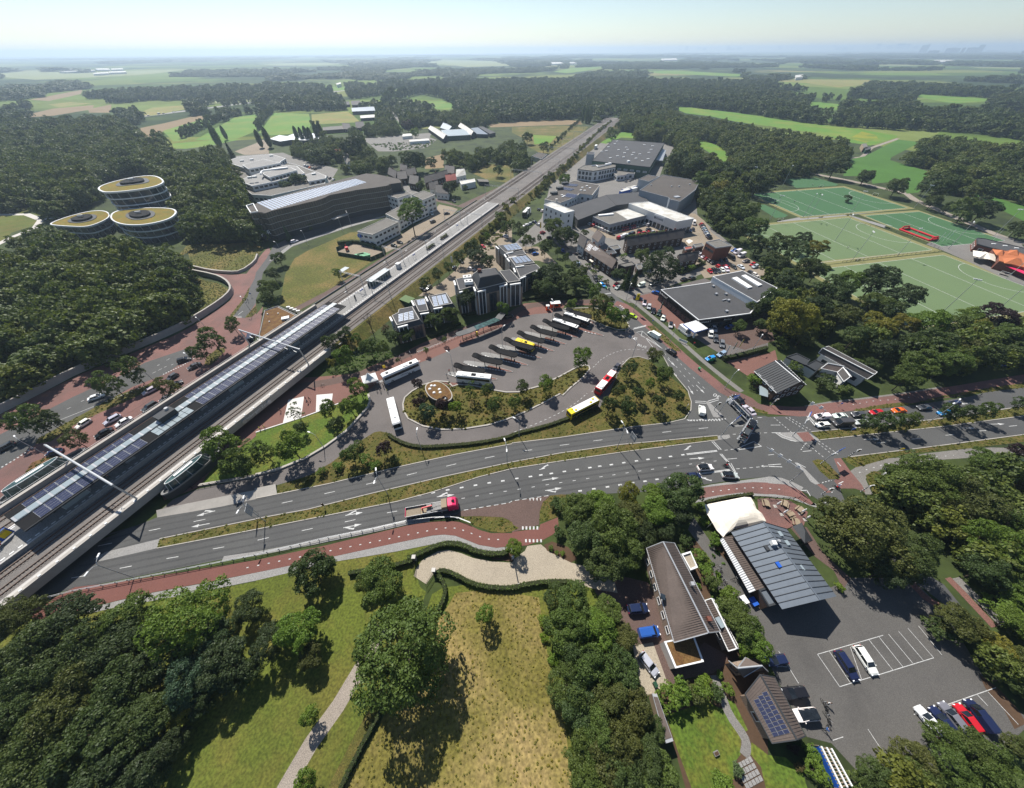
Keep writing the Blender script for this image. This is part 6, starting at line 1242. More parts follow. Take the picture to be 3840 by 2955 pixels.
fy=thing('yard_fence','dark screen fence around the sandy yard','fence',g("B1 900,480"));q=G("B1 690,455 838,388 1105,465 1095,490 980,540 700,492")
for i in range(len(q)):
 a_,b_=q[i],q[(i+1)%len(q)];n_=max(1,int((b_-a_).length/3))
 for k in range(n_):c0,c1=a_.lerp(b_,k/n_),a_.lerp(b_,(k+.96)/n_);obj('screen_panel',MB().hexa([(c0.x,c0.y,0),(c1.x,c1.y,0),(c1.x+.06,c1.y+.06,0),(c0.x+.06,c0.y+.06,0)],[(c0.x,c0.y,2),(c1.x,c1.y,2),(c1.x+.06,c1.y+.06,2),(c0.x+.06,c0.y+.06,2)]),M.green_dark,fy)
for i,s in enumerate(("B1 885,500","B1 905,498","B1 925,503","B1 940,510")):
 t=thing('container','green waste container in the sandy yard, %s from the left'%ORDW(i),'container',g(s),RA+.9,'green containers in the sandy yard');obj('body',MB().hexa([(-.9,-2.2,.1),(.9,-2.2,.1),(.9,2.2,.1),(-.9,2.2,.1)],[(-1,-2.5,1.3),(1,-2.5,1.3),(1,2.5,1.3),(-1,2.5,1.3)]),M.green_bin,t,w=0);obj('skid',MB().box((0,0,.05),(1.4,4,.1)),M.charcoal,t,w=0)
ex=thing('digger','small red digger in the corner of the sandy yard','digger',g("B1 780,455"),.5);obj('tracks',MB().box((-.7,0,.35),(.45,2.6,.7)).box((.7,0,.35),(.45,2.6,.7)),M.black,ex,w=0,kind=None);obj('cab',MB().box((0,0,1.5),(1.7,2,1.5)),M.red,ex,w=0);obj('cab_window',MB().box((0,0,1.9),(1.74,1.4,.6)),M.glass,ex,w=0);obj('boom',MB().path([(0,1,1.4),(0,2.6,3),(0,4,2),(0,4,.6)],.14,5),M.red,ex,w=0)
obj('track_wall',rbox(MB(),86,250,-135.4,-135.1,0,3.9),M.concrete_dark,thing('retaining_wall','long dark retaining wall along the far side of the tracks','wall',RP(150,-135.2)))
wallstrip('retaining_wall',"C0 -100,210 0,160 330,-5 B0 700,1480 1100,1320 1500,1150 1700,1040 1900,910 1985,830 1985,780 1940,730 1850,690 1600,640",.8,2.6,'concrete',1,kind=None,label='long curved concrete retaining wall below the dark wood',cat='wall')
wallstrip('retaining_wall',"B0 1650,600 1800,635 1960,650 2060,645 2181,560 B1 20,500",.8,1.4,'concrete',1,kind=None,label='low curved retaining wall at the junction below the towers wood',cat='wall')
# == markings
MAIN=bpy.data.objects['main_road']
dash_me=MB().quad((-.5,-.5,0),(.5,-.5,0),(.5,.5,0),(-.5,.5,0)).mesh('lane_dash',M.marking)
ZM=.06
def dash(a,b,w=.16,parent=MAIN,z=ZM):
 m_=(a+b)/2;o=obj('lane_dash',dash_me,parent=parent);o.location=(m_.x,m_.y,z);o.rotation_euler=(0,0,ang(a,b));o.scale=((b-a).length,w,1)
def dlist(s,L=None,w=.16,parent=MAIN):
 q=G(s)
 if L is None:
  for a,b in zip(q[::2],q[1::2]):dash(a,b,w,parent)
 else:
  for i,p in enumerate(q):
   d=unit(q[min(i+1,len(q)-1)]-q[max(i-1,0)]);dash(p-d*L/2,p+d*L/2,w,parent)
def dline(s,on,off,w,parent=MAIN,sm=0,z=ZM):
 q=G(s)
 if sm:q=smooth_poly(q,sm,False)
 acc=0;L=[(b-a).length for a,b in zip(q[:-1],q[1:])];tot=sum(L);t=0
 def at(x):
  for(a,b),l in zip(zip(q[:-1],q[1:]),L):
   if x<=l:return a.lerp(b,x/l if l else 0)
   x-=l
  return q[-1]
 while t<tot:dash(at(t),at(min(t+on,tot)),w,parent,z);t+=on+off
dlist("C1 220,925 312,905 582,845 672,825 940,765 1025,745 1285,687 1370,665 1622,610 1705,590 1950,542 2032,525 C2 92,480 172,470 408,433 487,423 693,395 770,385 1280,322 1355,313 1590,290 1670,282 C0 1270,1160 1367,1140 835,1290 955,1265 1650,1083 1750,1062")
dlist("C0 1815,1315 1912,1297 1420,1397 1522,1380 1022,1480 1125,1460 610,1562 716,1545 C1 390,1160 483,1140 15,1240 110,1218 757,1085 848,1065 1117,1008 1203,992")
dlist("C1 1393,860 1510,835 1633,812 1752,792 1870,772 1987,752 2103,735 C2 40,715 157,698 245,685 335,672 446,655 555,638 663,622 747,610 846,597 952,580 1060,565 1158,552 1258,538 1350,527 1455,513",1.0,.42)
dlist("C1 1765,883 1883,863 2003,843 2123,824 C2 60,806 180,787 300,768 415,750 530,733 645,715 758,700 868,684 980,667 1088,651 1197,636 1305,621 1412,606 1520,592 1625,578 1730,566",.9)
dlist("C2 580,820 697,803 813,786 920,769 1027,752 1133,738 1235,722 1350,708 1550,680",1.,.42)
dlist("C3 22,260 103,260 0,515 50,510 295,485 370,478 930,412 1007,405 1220,380 1297,373 1510,347 1583,340 1785,312 1857,305 2050,270 2120,264 725,215 750,214 1350,150 1400,146 1800,110 1880,102 C2 1835,550 1915,543 1900,268 1970,266 2090,197 2130,196",None)
dlist("C2 1485,505 1745,475 1490,513 1748,483 1580,672 1855,638 1585,680 1860,646 1700,398 1765,470 1715,396 1782,470 1770,505 1830,570 1785,505 1840,570 1845,585 1935,718 1855,660 1920,716 1865,585 1905,660",None,.22)
dlist("C2 1560,55 1650,60 1560,68 1655,75 1670,55 1760,30 1680,70 1760,45 1490,218 1500,214 1590,212 1660,208",None,.22)
for i in range(12):x=1515+i*27;dash(*G("C2 %d,%d %d,%d"%(x,222-i*1.2,x+10,220-i*1.2)),.4)
for s in("C3 30,325 110,325","C3 60,325 110,360 190,390 240,400","C3 85,325 130,350 200,372","C3 0,600 110,592","C3 5,612 120,616","C2 1950,445 2060,400","C2 2060,400 2125,440","C2 1930,470 2125,440","C3 240,580 320,620","C3 290,640 230,580","C3 280,818 330,815 360,865","C3 590,575 620,610","C3 600,760 640,740"):q=G(s);[dash(a,b,.2)for a,b in zip(q[:-1],q[1:])]
dlist("C3 330,182 400,265 345,182 420,262",None,.35)
for s in("C3 50,195 220,340","C3 150,195 330,310","C3 180,195 360,300","C3 320,410 480,540","C3 400,395 560,520","C3 430,395 600,510","C3 460,750 540,730","C3 540,835 560,820","C3 480,920 570,902","C3 280,470 320,415"):dline(s,.5,.5,.2)
dline("C2 1910,633 2181,610",1,1,.16);dline("C2 1880,338 2181,325",1,1,.16);dline("C2 1810,475 1960,455",1.,1,.16);dline("C1 1770,985 2181,918 C2 0,906 330,858",1.2,.8,.16)
for s in("C1 -80,1475 80,1443 683,1320 1260,1202 1540,1145 1640,1133 1720,1140 1800,1168 1890,1205 1980,1232 2075,1235","C2 1705,827 1795,815 1880,806 1967,797 2057,793 2150,795 C3 60,803 155,815"):dline(s,.45,1.85,.22,bpy.data.objects['main_road'],0,.065)
dline("C3 720,85 920,50 1050,45 1250,15",.5,2.2,.2);dline("C3 775,665 835,640 970,600 1040,588 1430,527 1500,525 1580,517",.5,2.2,.2)
for k in range(5):dash(*G("C2 %d,1150 %d,1122"%(92+k*31,92+k*31)),.42);dash(*G("C2 %d,1258 %d,1232"%(120+k*32,118+k*32)),.42)
for k in range(4):q=G("C2 %d,885 %d,882 %d,908"%(145+k*30,160+k*30,155+k*30));obj('yield_tooth',MB().poly([(p.x,p.y,ZM)for p in q]),M.marking,MAIN)
for k in range(12):q=G("C2 %d,215 %d,214 %d,228"%(1495+k*24,1512+k*24,1508+k*24));obj('yield_tooth',MB().poly([(p.x,p.y,ZM+.004)for p in q]),M.marking,MAIN)
SIDE=[o for o in bpy.data.objects if o.name.startswith('road')and o.get('kind')=='structure'][0]
for s in("B2 690,1450 770,1370 900,1310 1020,1292 1170,1305","B2 680,1660 800,1510 920,1410 1040,1360","C2 20,318 230,240 440,140 560,60 640,-10"):dline(s,.9,.9,.15,SIDE,1)
dline("B2 1300,1330 1430,1480 1580,1650",1,1.6,.15,SIDE);dline("B2 1340,1310 1500,1490 1650,1640",1,1.6,.15,SIDE)
for s in("B2 1060,1150 1140,1200 1220,1305","B2 1060,1150 1110,1140 1280,1290","B2 1060,1150 1280,1290","B2 1110,1140 1100,1180 1200,1230 1280,1290"):q=G(s);[dash(a,b,.18,SIDE)for a,b in zip(q[:-1],q[1:])]
for k in range(9):dash(*G("B2 %d,%d %d,%d"%(1040+k*12,1122-k*3,1044+k*12,1112-k*3)),.35,SIDE);dash(*G("B2 %d,%d %d,%d"%(765+k*9,833-k*1.5,768+k*9,826-k*1.5)),.35,SIDE)
dlist("B2 1030,1125 1140,1098",None,.3,SIDE)
for k in range(7):dash(*G("B2 %d,%d %d,%d"%(915+k*13,925+k*12,930+k*13,920+k*12)),.5,SIDE)
def arrow(kind,tail,head):
 a,b=G(tail+' '+head);L=(b-a).length;d=unit(b-a);n=Vector((-d.y,d.x,0));f=lambda x,y:(a.x+d.x*x*L+n.x*y,a.y+d.y*x*L+n.y*y,ZM)
 mb=MB()
 if 'S' in kind:mb.poly([f(0,-.09),f(.6,-.09),f(.6,.09),f(0,.09)]).poly([f(.6,-.42),f(1,0),f(.6,.42)])
 for k,s in(('L',1),('R',-1)):
  if k in kind:
   mb.poly([f(0,-.085),f(.35,-.085),f(.35,.085),f(0,.085)][::1])if 'S' not in kind else 0
   mb.poly([f(.08,s*.1),f(.28,s*.1),f(.52,s*.62),f(.36,s*.62)]).poly([f(.26,s*.6),f(.62,s*.6),f(.58,s*1.0)])
 o=obj('lane_arrow',mb,M.marking,MAIN);return o
for k,a,b in(("SL","C1 762,1030","C1 912,1003"),("SR","C1 745,1135","C1 902,1103"),("SR","C0 1835,990","C0 1672,1035"),("S","C0 1787,1098","C0 1630,1128"),("L","C2 232,640","C2 372,605"),("S","C2 257,730","C2 398,708"),("SR","C2 282,818","C2 425,795"),("SL","C1 1540,872","C1 1692,852"),("L","C2 1465,472","C2 1585,445"),("S","C2 1512,548","C2 1640,540"),("R","C2 1602,708","C2 1750,712"),("S","C3 815,382","C3 955,378"),("S","C3 1637,285","C3 1765,285"),("S","C3 1885,252","C3 2015,250"),("S","C3 1720,72","C3 1630,80"),("S","C2 2181,610","C2 2120,610"),("S","B2 1325,1375","B2 1390,1440"),("S","B2 1370,1480","B2 1405,1535"),("S","B2 1570,1600","B2 1640,1670"),("S","B2 1500,1610","B2 1545,1681")):arrow(k,a,b)
for s,an in(("B2 1030,1195",1.05),("B2 1107,1268",1.05)):P=g(s,ZM);text('BUS',SIDE,P,2.2,'marking',rot=Matrix.Rotation(an+math.pi/2+math.pi,4,'Z'),extrude=.002)
P=g("C2 1745,10",ZM+.01);text('30',MAIN,P,2.4,'marking',rot=Matrix.Rotation(2.3,4,'Z'),extrude=.002)
nw=[o for o in bpy.data.objects if o.name.startswith('road')and o.get('kind')=='structure'][2]
dlist("C0 60,410 95,390 145,425 180,405 205,380 245,362 570,125 605,108 690,60 718,48 B0 1300,1500 1330,1485 1350,1475 1380,1460 1420,1390 1445,1375 1340,1435 1360,1425 1400,1450 1420,1440 1460,1430 1480,1420 C0 20,500 55,490",None,.18,nw)
dline("C0 330,290 640,120 900,-10 B0 1230,1610",60,0,.18,nw);dline("C0 -20,640 150,540 290,445",.4,.45,.5,nw);dline("B0 1390,1510 1560,1430 1710,1340",.4,.4,.5,nw)
dlist("B0 1985,1012 2060,1015 1990,1022 2060,1026 2030,1000 2070,970",None,.2,nw)
for k in range(10):dlist("B1 %d,%d %d,%d"%(300+k*50,420-k*20,318+k*50,413-k*20),None,.18,nw)
LOT=bpy.data.objects['parking_lot']
for s in("D3 420,542 980,380","D3 420,542 610,818","D3 610,818 1410,572","D3 520,515 700,785","D3 700,480 795,755","D3 780,450 885,735","D3 860,420 1065,680","D3 945,395 1150,652","D3 1025,370 1240,628","D3 1110,345 1325,598","D3 1190,320 1410,572","D3 1280,300 1480,548","D3 1360,1028 1940,825","D3 1780,885 1870,980","D3 1870,860 2130,1140","D3 1430,1000 1455,1038","D3 90,515 260,790","D3 40,640 165,650","D3 850,1180 985,1385","D3 550,1275 640,1245","D3 1000,1410 1050,1480","D3 1240,1055 1300,1035","D3 1520,985 1640,950"):dash(*G(s),.1,LOT,.05)
# == bus station
def bay(tipL,tipR,s0,s1,label,island=True):
 A,B=g(tipL),g(tipR);d=unit(B-A);n=Vector((-d.y,d.x,0));L=(B-A).length
 pos=A.lerp(B,.5);t=thing('bus_shelter',label,'bus shelter',tuple(pos))
 if island:
  prof=[(0,.5),(.06,1.0),(.2,1.45),(.4,1.5),(.7,1.0),(.92,.55),(1,.3)]
  out=[A+d*L*x+n*w for x,w in prof]+[A+d*L*x-n*w for x,w in prof[::-1]];pi=[(.5,1.0)]+[(.54,1.25)]+prof[4:];inn=[A+d*(L*x*.97+.01*L)+n*w*.7 for x,w in pi]+[A+d*(L*x*.97+.01*L)-n*w*.7 for x,w in pi[::-1]]
  isl_=obj('platform',MB().prism(out,0,.18),M.tile_paving,t);obj('brick_paving',MB().prism(inn,.181,.2),M.red_brick,t)
  for k in range(14):
   f=.12+k*.056;w=np.interp(f,[x for x,_ in prof],[w for _,w in prof]);p=A+d*L*f-n*(w-.22);obj('edge_block',MB().box((p.x,p.y,.2),(.5,.35,.06),0,math.atan2(d.y,d.x)),M['white_paint' if k%1==0 else 'black'],t)
 a,b=G1(pix(s0)[0],4.1),G1(pix(s1)[0],3.3);a.z=b.z=0;e=unit(b-a);m=Vector((-e.y,e.x,0));Lr=(b-a).length
 pr=[(0,.6,4.2),(.04,1.15,4.25),(.12,1.2,4.2),(.2,1.15,3.9),(.28,1.2,3.45),(.36,1.4,3.3),(.6,1.5,3.3),(.94,1.4,3.3),(1,.7,3.3)]
 mb=MB()
 for(x0,w0,z0),(x1,w1,z1)in zip(pr[:-1],pr[1:]):
  p0,p1=a+e*Lr*x0,a+e*Lr*x1;U=lambda p,w,z,s:(p.x+m.x*w*s,p.y+m.y*w*s,z)
  mb.hexa([U(p0,w0,z0-.3,-1),U(p1,w1,z1-.3,-1),U(p1,w1,z1-.3,1),U(p0,w0,z0-.3,1)],[U(p0,w0,z0,-1),U(p1,w1,z1,-1),U(p1,w1,z1,1),U(p0,w0,z0,1)])
 obj('roof',mb,M.black,t)
 for s in(-1,1):obj('roof_rim',MB().path([Vector((a.x+e.x*Lr*x+m.x*w*s,a.y+e.y*Lr*x+m.y*w*s,z+.03))for x,w,z in pr],.09,4),M.black,t)
 for f in(.4,.8):p=a+e*Lr*f;obj('post',MB().box((p.x,p.y,1.6),(.25,.16,3.0),0,ang(a,b)),M.black,t)
 p=a+e*Lr*.05;obj('hanging_sign',MB().box((p.x,p.y,3.6),(.5,.12,.7),0,ang(a,b)).tube((p.x,p.y,.2),(p.x,p.y,3.3),.03),M.black,t)
 p0,p1=a+e*Lr*.42,a+e*Lr*.78;obj('lean_rail',MB().path([p0+Vector((0,0,.9)),p1+Vector((0,0,.9))],.05,5).path([p0+Vector((0,0,.5)),p1+Vector((0,0,.5))],.04,5),M.rust,t)
 p=a+e*Lr*.9;obj('litter_bin',MB().box((p.x,p.y,.6),(.4,.4,.8),0,ang(a,b)),M.black,t)
bay("Z1 868,988","Z1 1408,1052","Z1 932,893","Z1 1270,962",'black wavy bus shelter behind the white coach, lowest of the row')
bay("Z1 1040,862","Z1 1573,972","Z1 1135,783","Z1 1460,872",'black wavy bus shelter second from the planted island')
bay("Z1 1232,768","Z1 1738,900","Z1 1315,690","Z1 1622,792",'black wavy bus shelter third from the planted island, by the lamp')
bay("Z1 1400,682","Z1 1885,825","Z1 1477,608","Z1 1798,712",'black wavy bus shelter just below the yellow bus')
bay("Z1 1560,606","Z1 2025,748","Z1 1622,535","Z1 1915,642",'black wavy bus shelter just above the yellow bus')
bay("B2 105,1150","B2 463,1255","B2 157,1098","B2 383,1172",'black wavy bus shelter in the middle with empty bays both sides')
bay("B2 215,1095","B2 565,1197","B2 262,1046","B2 486,1120",'black wavy bus shelter beside the nearer white bus')
bay("B2 330,1050","B2 783,1183","B2 362,998","B2 583,1070",'black wavy bus shelter between the two white buses')
bay("B2 440,965","B2 720,1085","B2 460,948","B2 677,1018",'black wavy bus shelter at the grass island, topmost of the row')
ls=thing('long_shelter','long black bus shelter with glass middle along the brick pavement','bus shelter',tuple(g("B1 1900,1130")));a,m1,m2,b=[G1(p,3.6)for p in pix("B1 1705,1170 B1 1868,1118 B1 2062,1040 B1 2105,1000")]
def strip(mb,pts,ws,zs,t=.25):
 for i in range(len(pts)-1):
  d=unit(pts[i+1]-pts[i]);n=Vector((-d.y,d.x,0));U=lambda k,s,z:(pts[k].x+n.x*ws[k]*s,pts[k].y+n.y*ws[k]*s,zs[k]+z)
  mb.hexa([U(i,-1,-t),U(i+1,-1,-t),U(i+1,1,-t),U(i,1,-t)],[U(i,-1,0),U(i+1,-1,0),U(i+1,1,0),U(i,1,0)])
 return mb
obj('roof',strip(MB(),[a,a.lerp(m1,.1),a.lerp(m1,.6),m1],[.8,1.5,1.6,1.5],[3.6,3.6,3.6,3.9]),M.charcoal,ls);obj('glass_roof',strip(MB(),[m1,m2],[1.5,1.5],[3.9,3.9],.1),M.glass_green,ls);obj('roof_end',strip(MB(),[m2,m2.lerp(b,.5),b],[1.5,1.5,1.3],[3.9,4.3,4.5]),M.charcoal,ls)
for i,f in enumerate((0,.33,.66,1)):p=m1.lerp(m2,f);obj('post',MB().box((p.x,p.y,1.85),(.2,.2,3.7)),M.black,ls)
for f in(.3,.75):p=a.lerp(m1,f);obj('post',MB().box((p.x,p.y,1.7),(.2,.2,3.3)),M.black,ls)
q0,q1=a.lerp(m1,.3),m1.lerp(m2,.95);obj('bench',MB().tube((q0.x,q0.y,.5),(q1.x,q1.y,.5),.2,None,4),M.rust,ls);p=m1.lerp(m2,.05);obj('ticket_machine',MB().box((p.x,p.y,.9),(.6,.5,1.8)),M.yellow,ls)
P=smooth_poly(G("Z1 612,1140 640,1090 730,1065 800,1080 880,1140 920,1210 915,1260 870,1290 800,1290 700,1265 640,1210",2.6),2);c=centre(P);kk=thing('round_pavilion','oval pavilion with brown planted roof and pale rim on the island','pavilion',tuple(c))
obj('wall',MB().prism([c+(Vector((p.x,p.y,0))-c)*.95 for p in P],0,2.4),M.charcoal,kk);obj('rim',MB().prism(P,2.2,2.6),M.concrete,kk);obj('planted_roof',MB().prism([c+(Vector((p.x,p.y,0))-c)*.92 for p in P],2.601,2.72),M.sedum_brown,kk)
for s in("Z1 690,1120","Z1 725,1120","Z1 672,1155","Z1 775,1160","Z1 718,1195","Z1 785,1193","Z1 845,1258"):p=g(s,2.7);obj('roof_dome',MB().lathe([(.55,0),(.4,.2),(0,.32)],10,(p.x,p.y,2.72)),M.white_metal,kk)
q=G("B1 893,1525 1015,1492 1042,1555 915,1590",2.6);c=centre(q);pg=thing('pagoda_tent','white pagoda tent on the brick pavement beside the coach','tent',tuple(c));mb=MB()
for i in range(4):
 a_,b_=q[i],q[(i+1)%4];prev=[a_,b_]
 for k,z in((.6,3.1),(.3,3.9),(.02,5.1)):
  cur=[Vector((c.x+(p.x-c.x)*k,c.y+(p.y-c.y)*k,z))for p in(a_,b_)];mb.quad(prev[0],prev[1],cur[1],cur[0]);prev=cur
 mb.quad((a_.x,a_.y,2.2),(b_.x,b_.y,2.2),(b_.x,b_.y,2.6),(a_.x,a_.y,2.6))
obj('canopy',mb,M.white_paint,pg)
for p in q:obj('post',MB().tube((p.x,p.y,0),(p.x,p.y,2.6),.06),M.white_metal,pg)
sk=thing('snack_trailer','orange red snack trailer with white roof beside the bus station','snack trailer',tuple(g("B2 365,940")),.12);obj('body',MB().box((0,0,1.5),(4.4,2.2,2.2)),M.orange_red,sk,w=0);obj('roof',MB().box((0,0,2.72),(4.6,2.5,.22)),M.white_paint,sk,w=0);obj('hatch',MB().box((.4,-1.12,1.75),(1.8,.05,1.0)),M.black,sk,w=0);obj('skirt',MB().box((0,0,.3),(4.4,2.2,.1)),M.white_paint,sk,w=0)
for x in(-.5,.5):obj('wheel',MB().tube((x,-1.1,.32),(x,1.1,.32),.32,None,10),M.tyre,sk,w=0)
tb=thing('toilet_cabin','red cabin with white roof left of the snack trailer','cabin',tuple(g("B2 302,960")),.12);obj('body',MB().box((0,0,1.2),(1.4,1.4,2.3)),M.orange_red,tb,w=0);obj('roof',MB().box((0,0,2.4),(1.5,1.5,.12)),M.white_paint,tb,w=0);obj('panel',MB().box((.2,-.72,1.5),(.7,.04,.9)),M.white_paint,tb,w=0)
# == vehicles
def loft(mb,sec,mi=0,cap=True):
 n=len(sec[0])
 for a,b in zip(sec[:-1],sec[1:]):
  for i in range(n-1):mb.quad(a[i],a[i+1],b[i+1],b[i],mi)
  mb.quad(a[n-1],a[0],b[0],b[n-1],mi)
 if cap:mb.poly(sec[0][::-1],mi);mb.poly(sec[-1],mi)
WHEEL={}
def wheel_mesh(r,w):
 if(r,w)not in WHEEL:
  mb=MB();mb.tube((0,-w/2,0),(0,w/2,0),r,None,14,0);mb.tube((0,-w/2-.012,0),(0,w/2+.012,0),r*.62,None,10,1);WHEEL[(r,w)]=mb.mesh('wheel',[M.tyre,M.rim])
 return WHEEL[(r,w)]
CARS={'hatch':(4.05,1.76,1.48,.92,.86,.03,.12,.56,.75),'sedan':(4.6,1.82,1.45,.92,.84,.13,.27,.58,.75),'estate':(4.65,1.82,1.5,.93,.86,.02,.1,.58,.75),'suv':(4.5,1.86,1.66,1.02,.98,.03,.1,.58,.75),'coupe':(4.4,1.85,1.3,.86,.78,.08,.33,.56,.76),'cityvan':(4.4,1.85,1.85,1.05,1.0,.0,.015,.66,.84),'van':(5.5,2.0,2.3,1.2,1.12,.0,.01,.72,.88),'boxvan':(6.2,2.1,2.75,1.25,1.15,.0,.01,.72,.88)}
PROTO={}
def make_car(kind,glass_roof=False):
 L,W,H,zb,zh,g0,g1,g2,g3=CARS[kind];w=W/2;X=lambda f:-L/2+L*f
 t=thing('parked_car','x','car')
 def sec(f,zt,ww,z0=.22):x=X(f);return[(x,-ww*.9,z0),(x,-ww,z0+.18),(x,-ww,zt-.22),(x,-ww*.92,zt-.03),(x,-ww*.6,zt),(x,ww*.6,zt),(x,ww*.92,zt-.03),(x,ww,zt-.22),(x,ww,z0+.18),(x,ww*.9,z0)]
 mb=MB();tail=zb-.04
 loft(mb,[sec(0,tail-.12,w*.86,.34),sec(.03,tail,w*.95),sec(.12,zb,w),sec(.5,zb,w),sec(g3,zb-.01,w),sec(g3+.06,zh+.02,w*.99),sec(.93,zh-.08,w*.95),sec(.985,zh-.24,w*.84,.3),sec(1,zh-.34,w*.7,.34)])
 gw,rw=w*.88,w*.72;zr=H-.05
 B_=[(X(g0+.015),-gw,zb-.02),(X(g3),-gw,zb-.02),(X(g3),gw,zb-.02),(X(g0+.015),gw,zb-.02)];T_=[(X(g1),-rw,zr),(X(g2),-rw,zr),(X(g2),rw,zr),(X(g1),rw,zr)]
 for b,t_ in zip(B_,T_):mb.tube(b,t_,.055,.045,4,0,False)
 if kind in('van','boxvan','cityvan'):
  fr=.70 if kind!='cityvan' else .5;mb.hexa([(X(0),-w*.95,zb-.1),(X(fr),-w*.95,zb-.1),(X(fr),w*.95,zb-.1),(X(0),w*.95,zb-.1)],[(X(.015),-w*.86,H-.06),(X(fr),-w*.86,H-.06),(X(fr),w*.86,H-.06),(X(.015),w*.86,H-.06)])
 else:
  for f in(.5*(g1+g2),):mb.tube((X(f),-gw,zb),(X(f),-rw,zr),.05,None,4,0,False).tube((X(f),gw,zb),(X(f),rw,zr),.05,None,4,0,False)
 obj('body',mb,M.paint,t,smooth=False,w=0)
 mb=MB();k=.97;mb.hexa(B_,T_);obj('window_glass',mb,M.car_glass,t,w=0)
 mb=MB();loft(mb,[[(x,-rw*q,zr+.0),(x,-rw*q*.85,zz),(x,rw*q*.85,zz),(x,rw*q,zr+.0)]for x,q,zz in((X(g1)-.06,.96,zr+.02),(X(g1)+.1,1.04,H),(X(g2)-.1,1.04,H),(X(g2)+.05,.96,zr+.02))]);obj('roof',mb,M.paint if not glass_roof else M.car_glass,t,w=0)
 r=.33 if kind not in('van','boxvan','suv')else .37
 for fx in(.17,.81):
  for s in(-1,1):o=obj('wheel',wheel_mesh(r,.22),parent=t);o.location=(X(fx),s*(w-.1),r)
 for s in(-1,1):
  obj('headlight',MB().box((X(.975),s*w*.66,zh-.24),(.16,.34,.14),0,-s*.4),M.lamp_white,t,w=0);obj('taillight',MB().box((X(.012),s*w*.74,tail-.16),(.1,.26,.22)),M.lamp_red,t,w=0);obj('mirror',MB().box((X(g3)-.25,s*(w+.07),zb+.04),(.14,.2,.13)),M.paint,t,w=0)
 return t
PAINT={'white':(.78,.78,.77),'silver':(.45,.46,.47),'grey':(.16,.165,.17),'dark grey':(.06,.062,.066),'black':(.012,.012,.014),'dark blue':(.012,.02,.06),'blue':(.02,.09,.32),'bright blue':(.02,.25,.65),'red':(.45,.012,.02),'orange':(.8,.13,.01),'lime':(.42,.58,.02),'dark green':(.02,.05,.035),'pale blue':(.25,.32,.42),'yellow':(.75,.6,.02)}
CARLIST=[]
def car(s,dx,dy,kind,col,label,group=None,gr=False,z=0.0,P=None,rz=None):
 k=(kind,gr);c=PAINT[col];c=tuple(min(1,x*RNG.uniform(.9,1.05))for x in c)
 if P is None:
  p=pix(s)[0];sc=TILES[s.split()[0]][2];P=G1(p,.6);Q=G1((p[0]+dx*sc,p[1]+dy*sc),.6);rz=ang(P,Q)
 P=(P[0],P[1],.035+z)
 if k not in PROTO:
  t=make_car(kind,gr);PROTO[k]=t;t.location=P;t.rotation_euler=(0,0,rz);t['label']=label;t.color=(*c,1)
  if group:t['group']=group
  for ch in t.children:ch.color=(*c,1)
 else:
  t=copy_tree(PROTO[k],P,rz,label,c,group=group)
  if not group and 'group' in t:del t['group']
 t['category']='van' if 'van' in kind else 'car';t.name='van' if 'van' in kind else 'car'
 CARLIST.append(t);return t
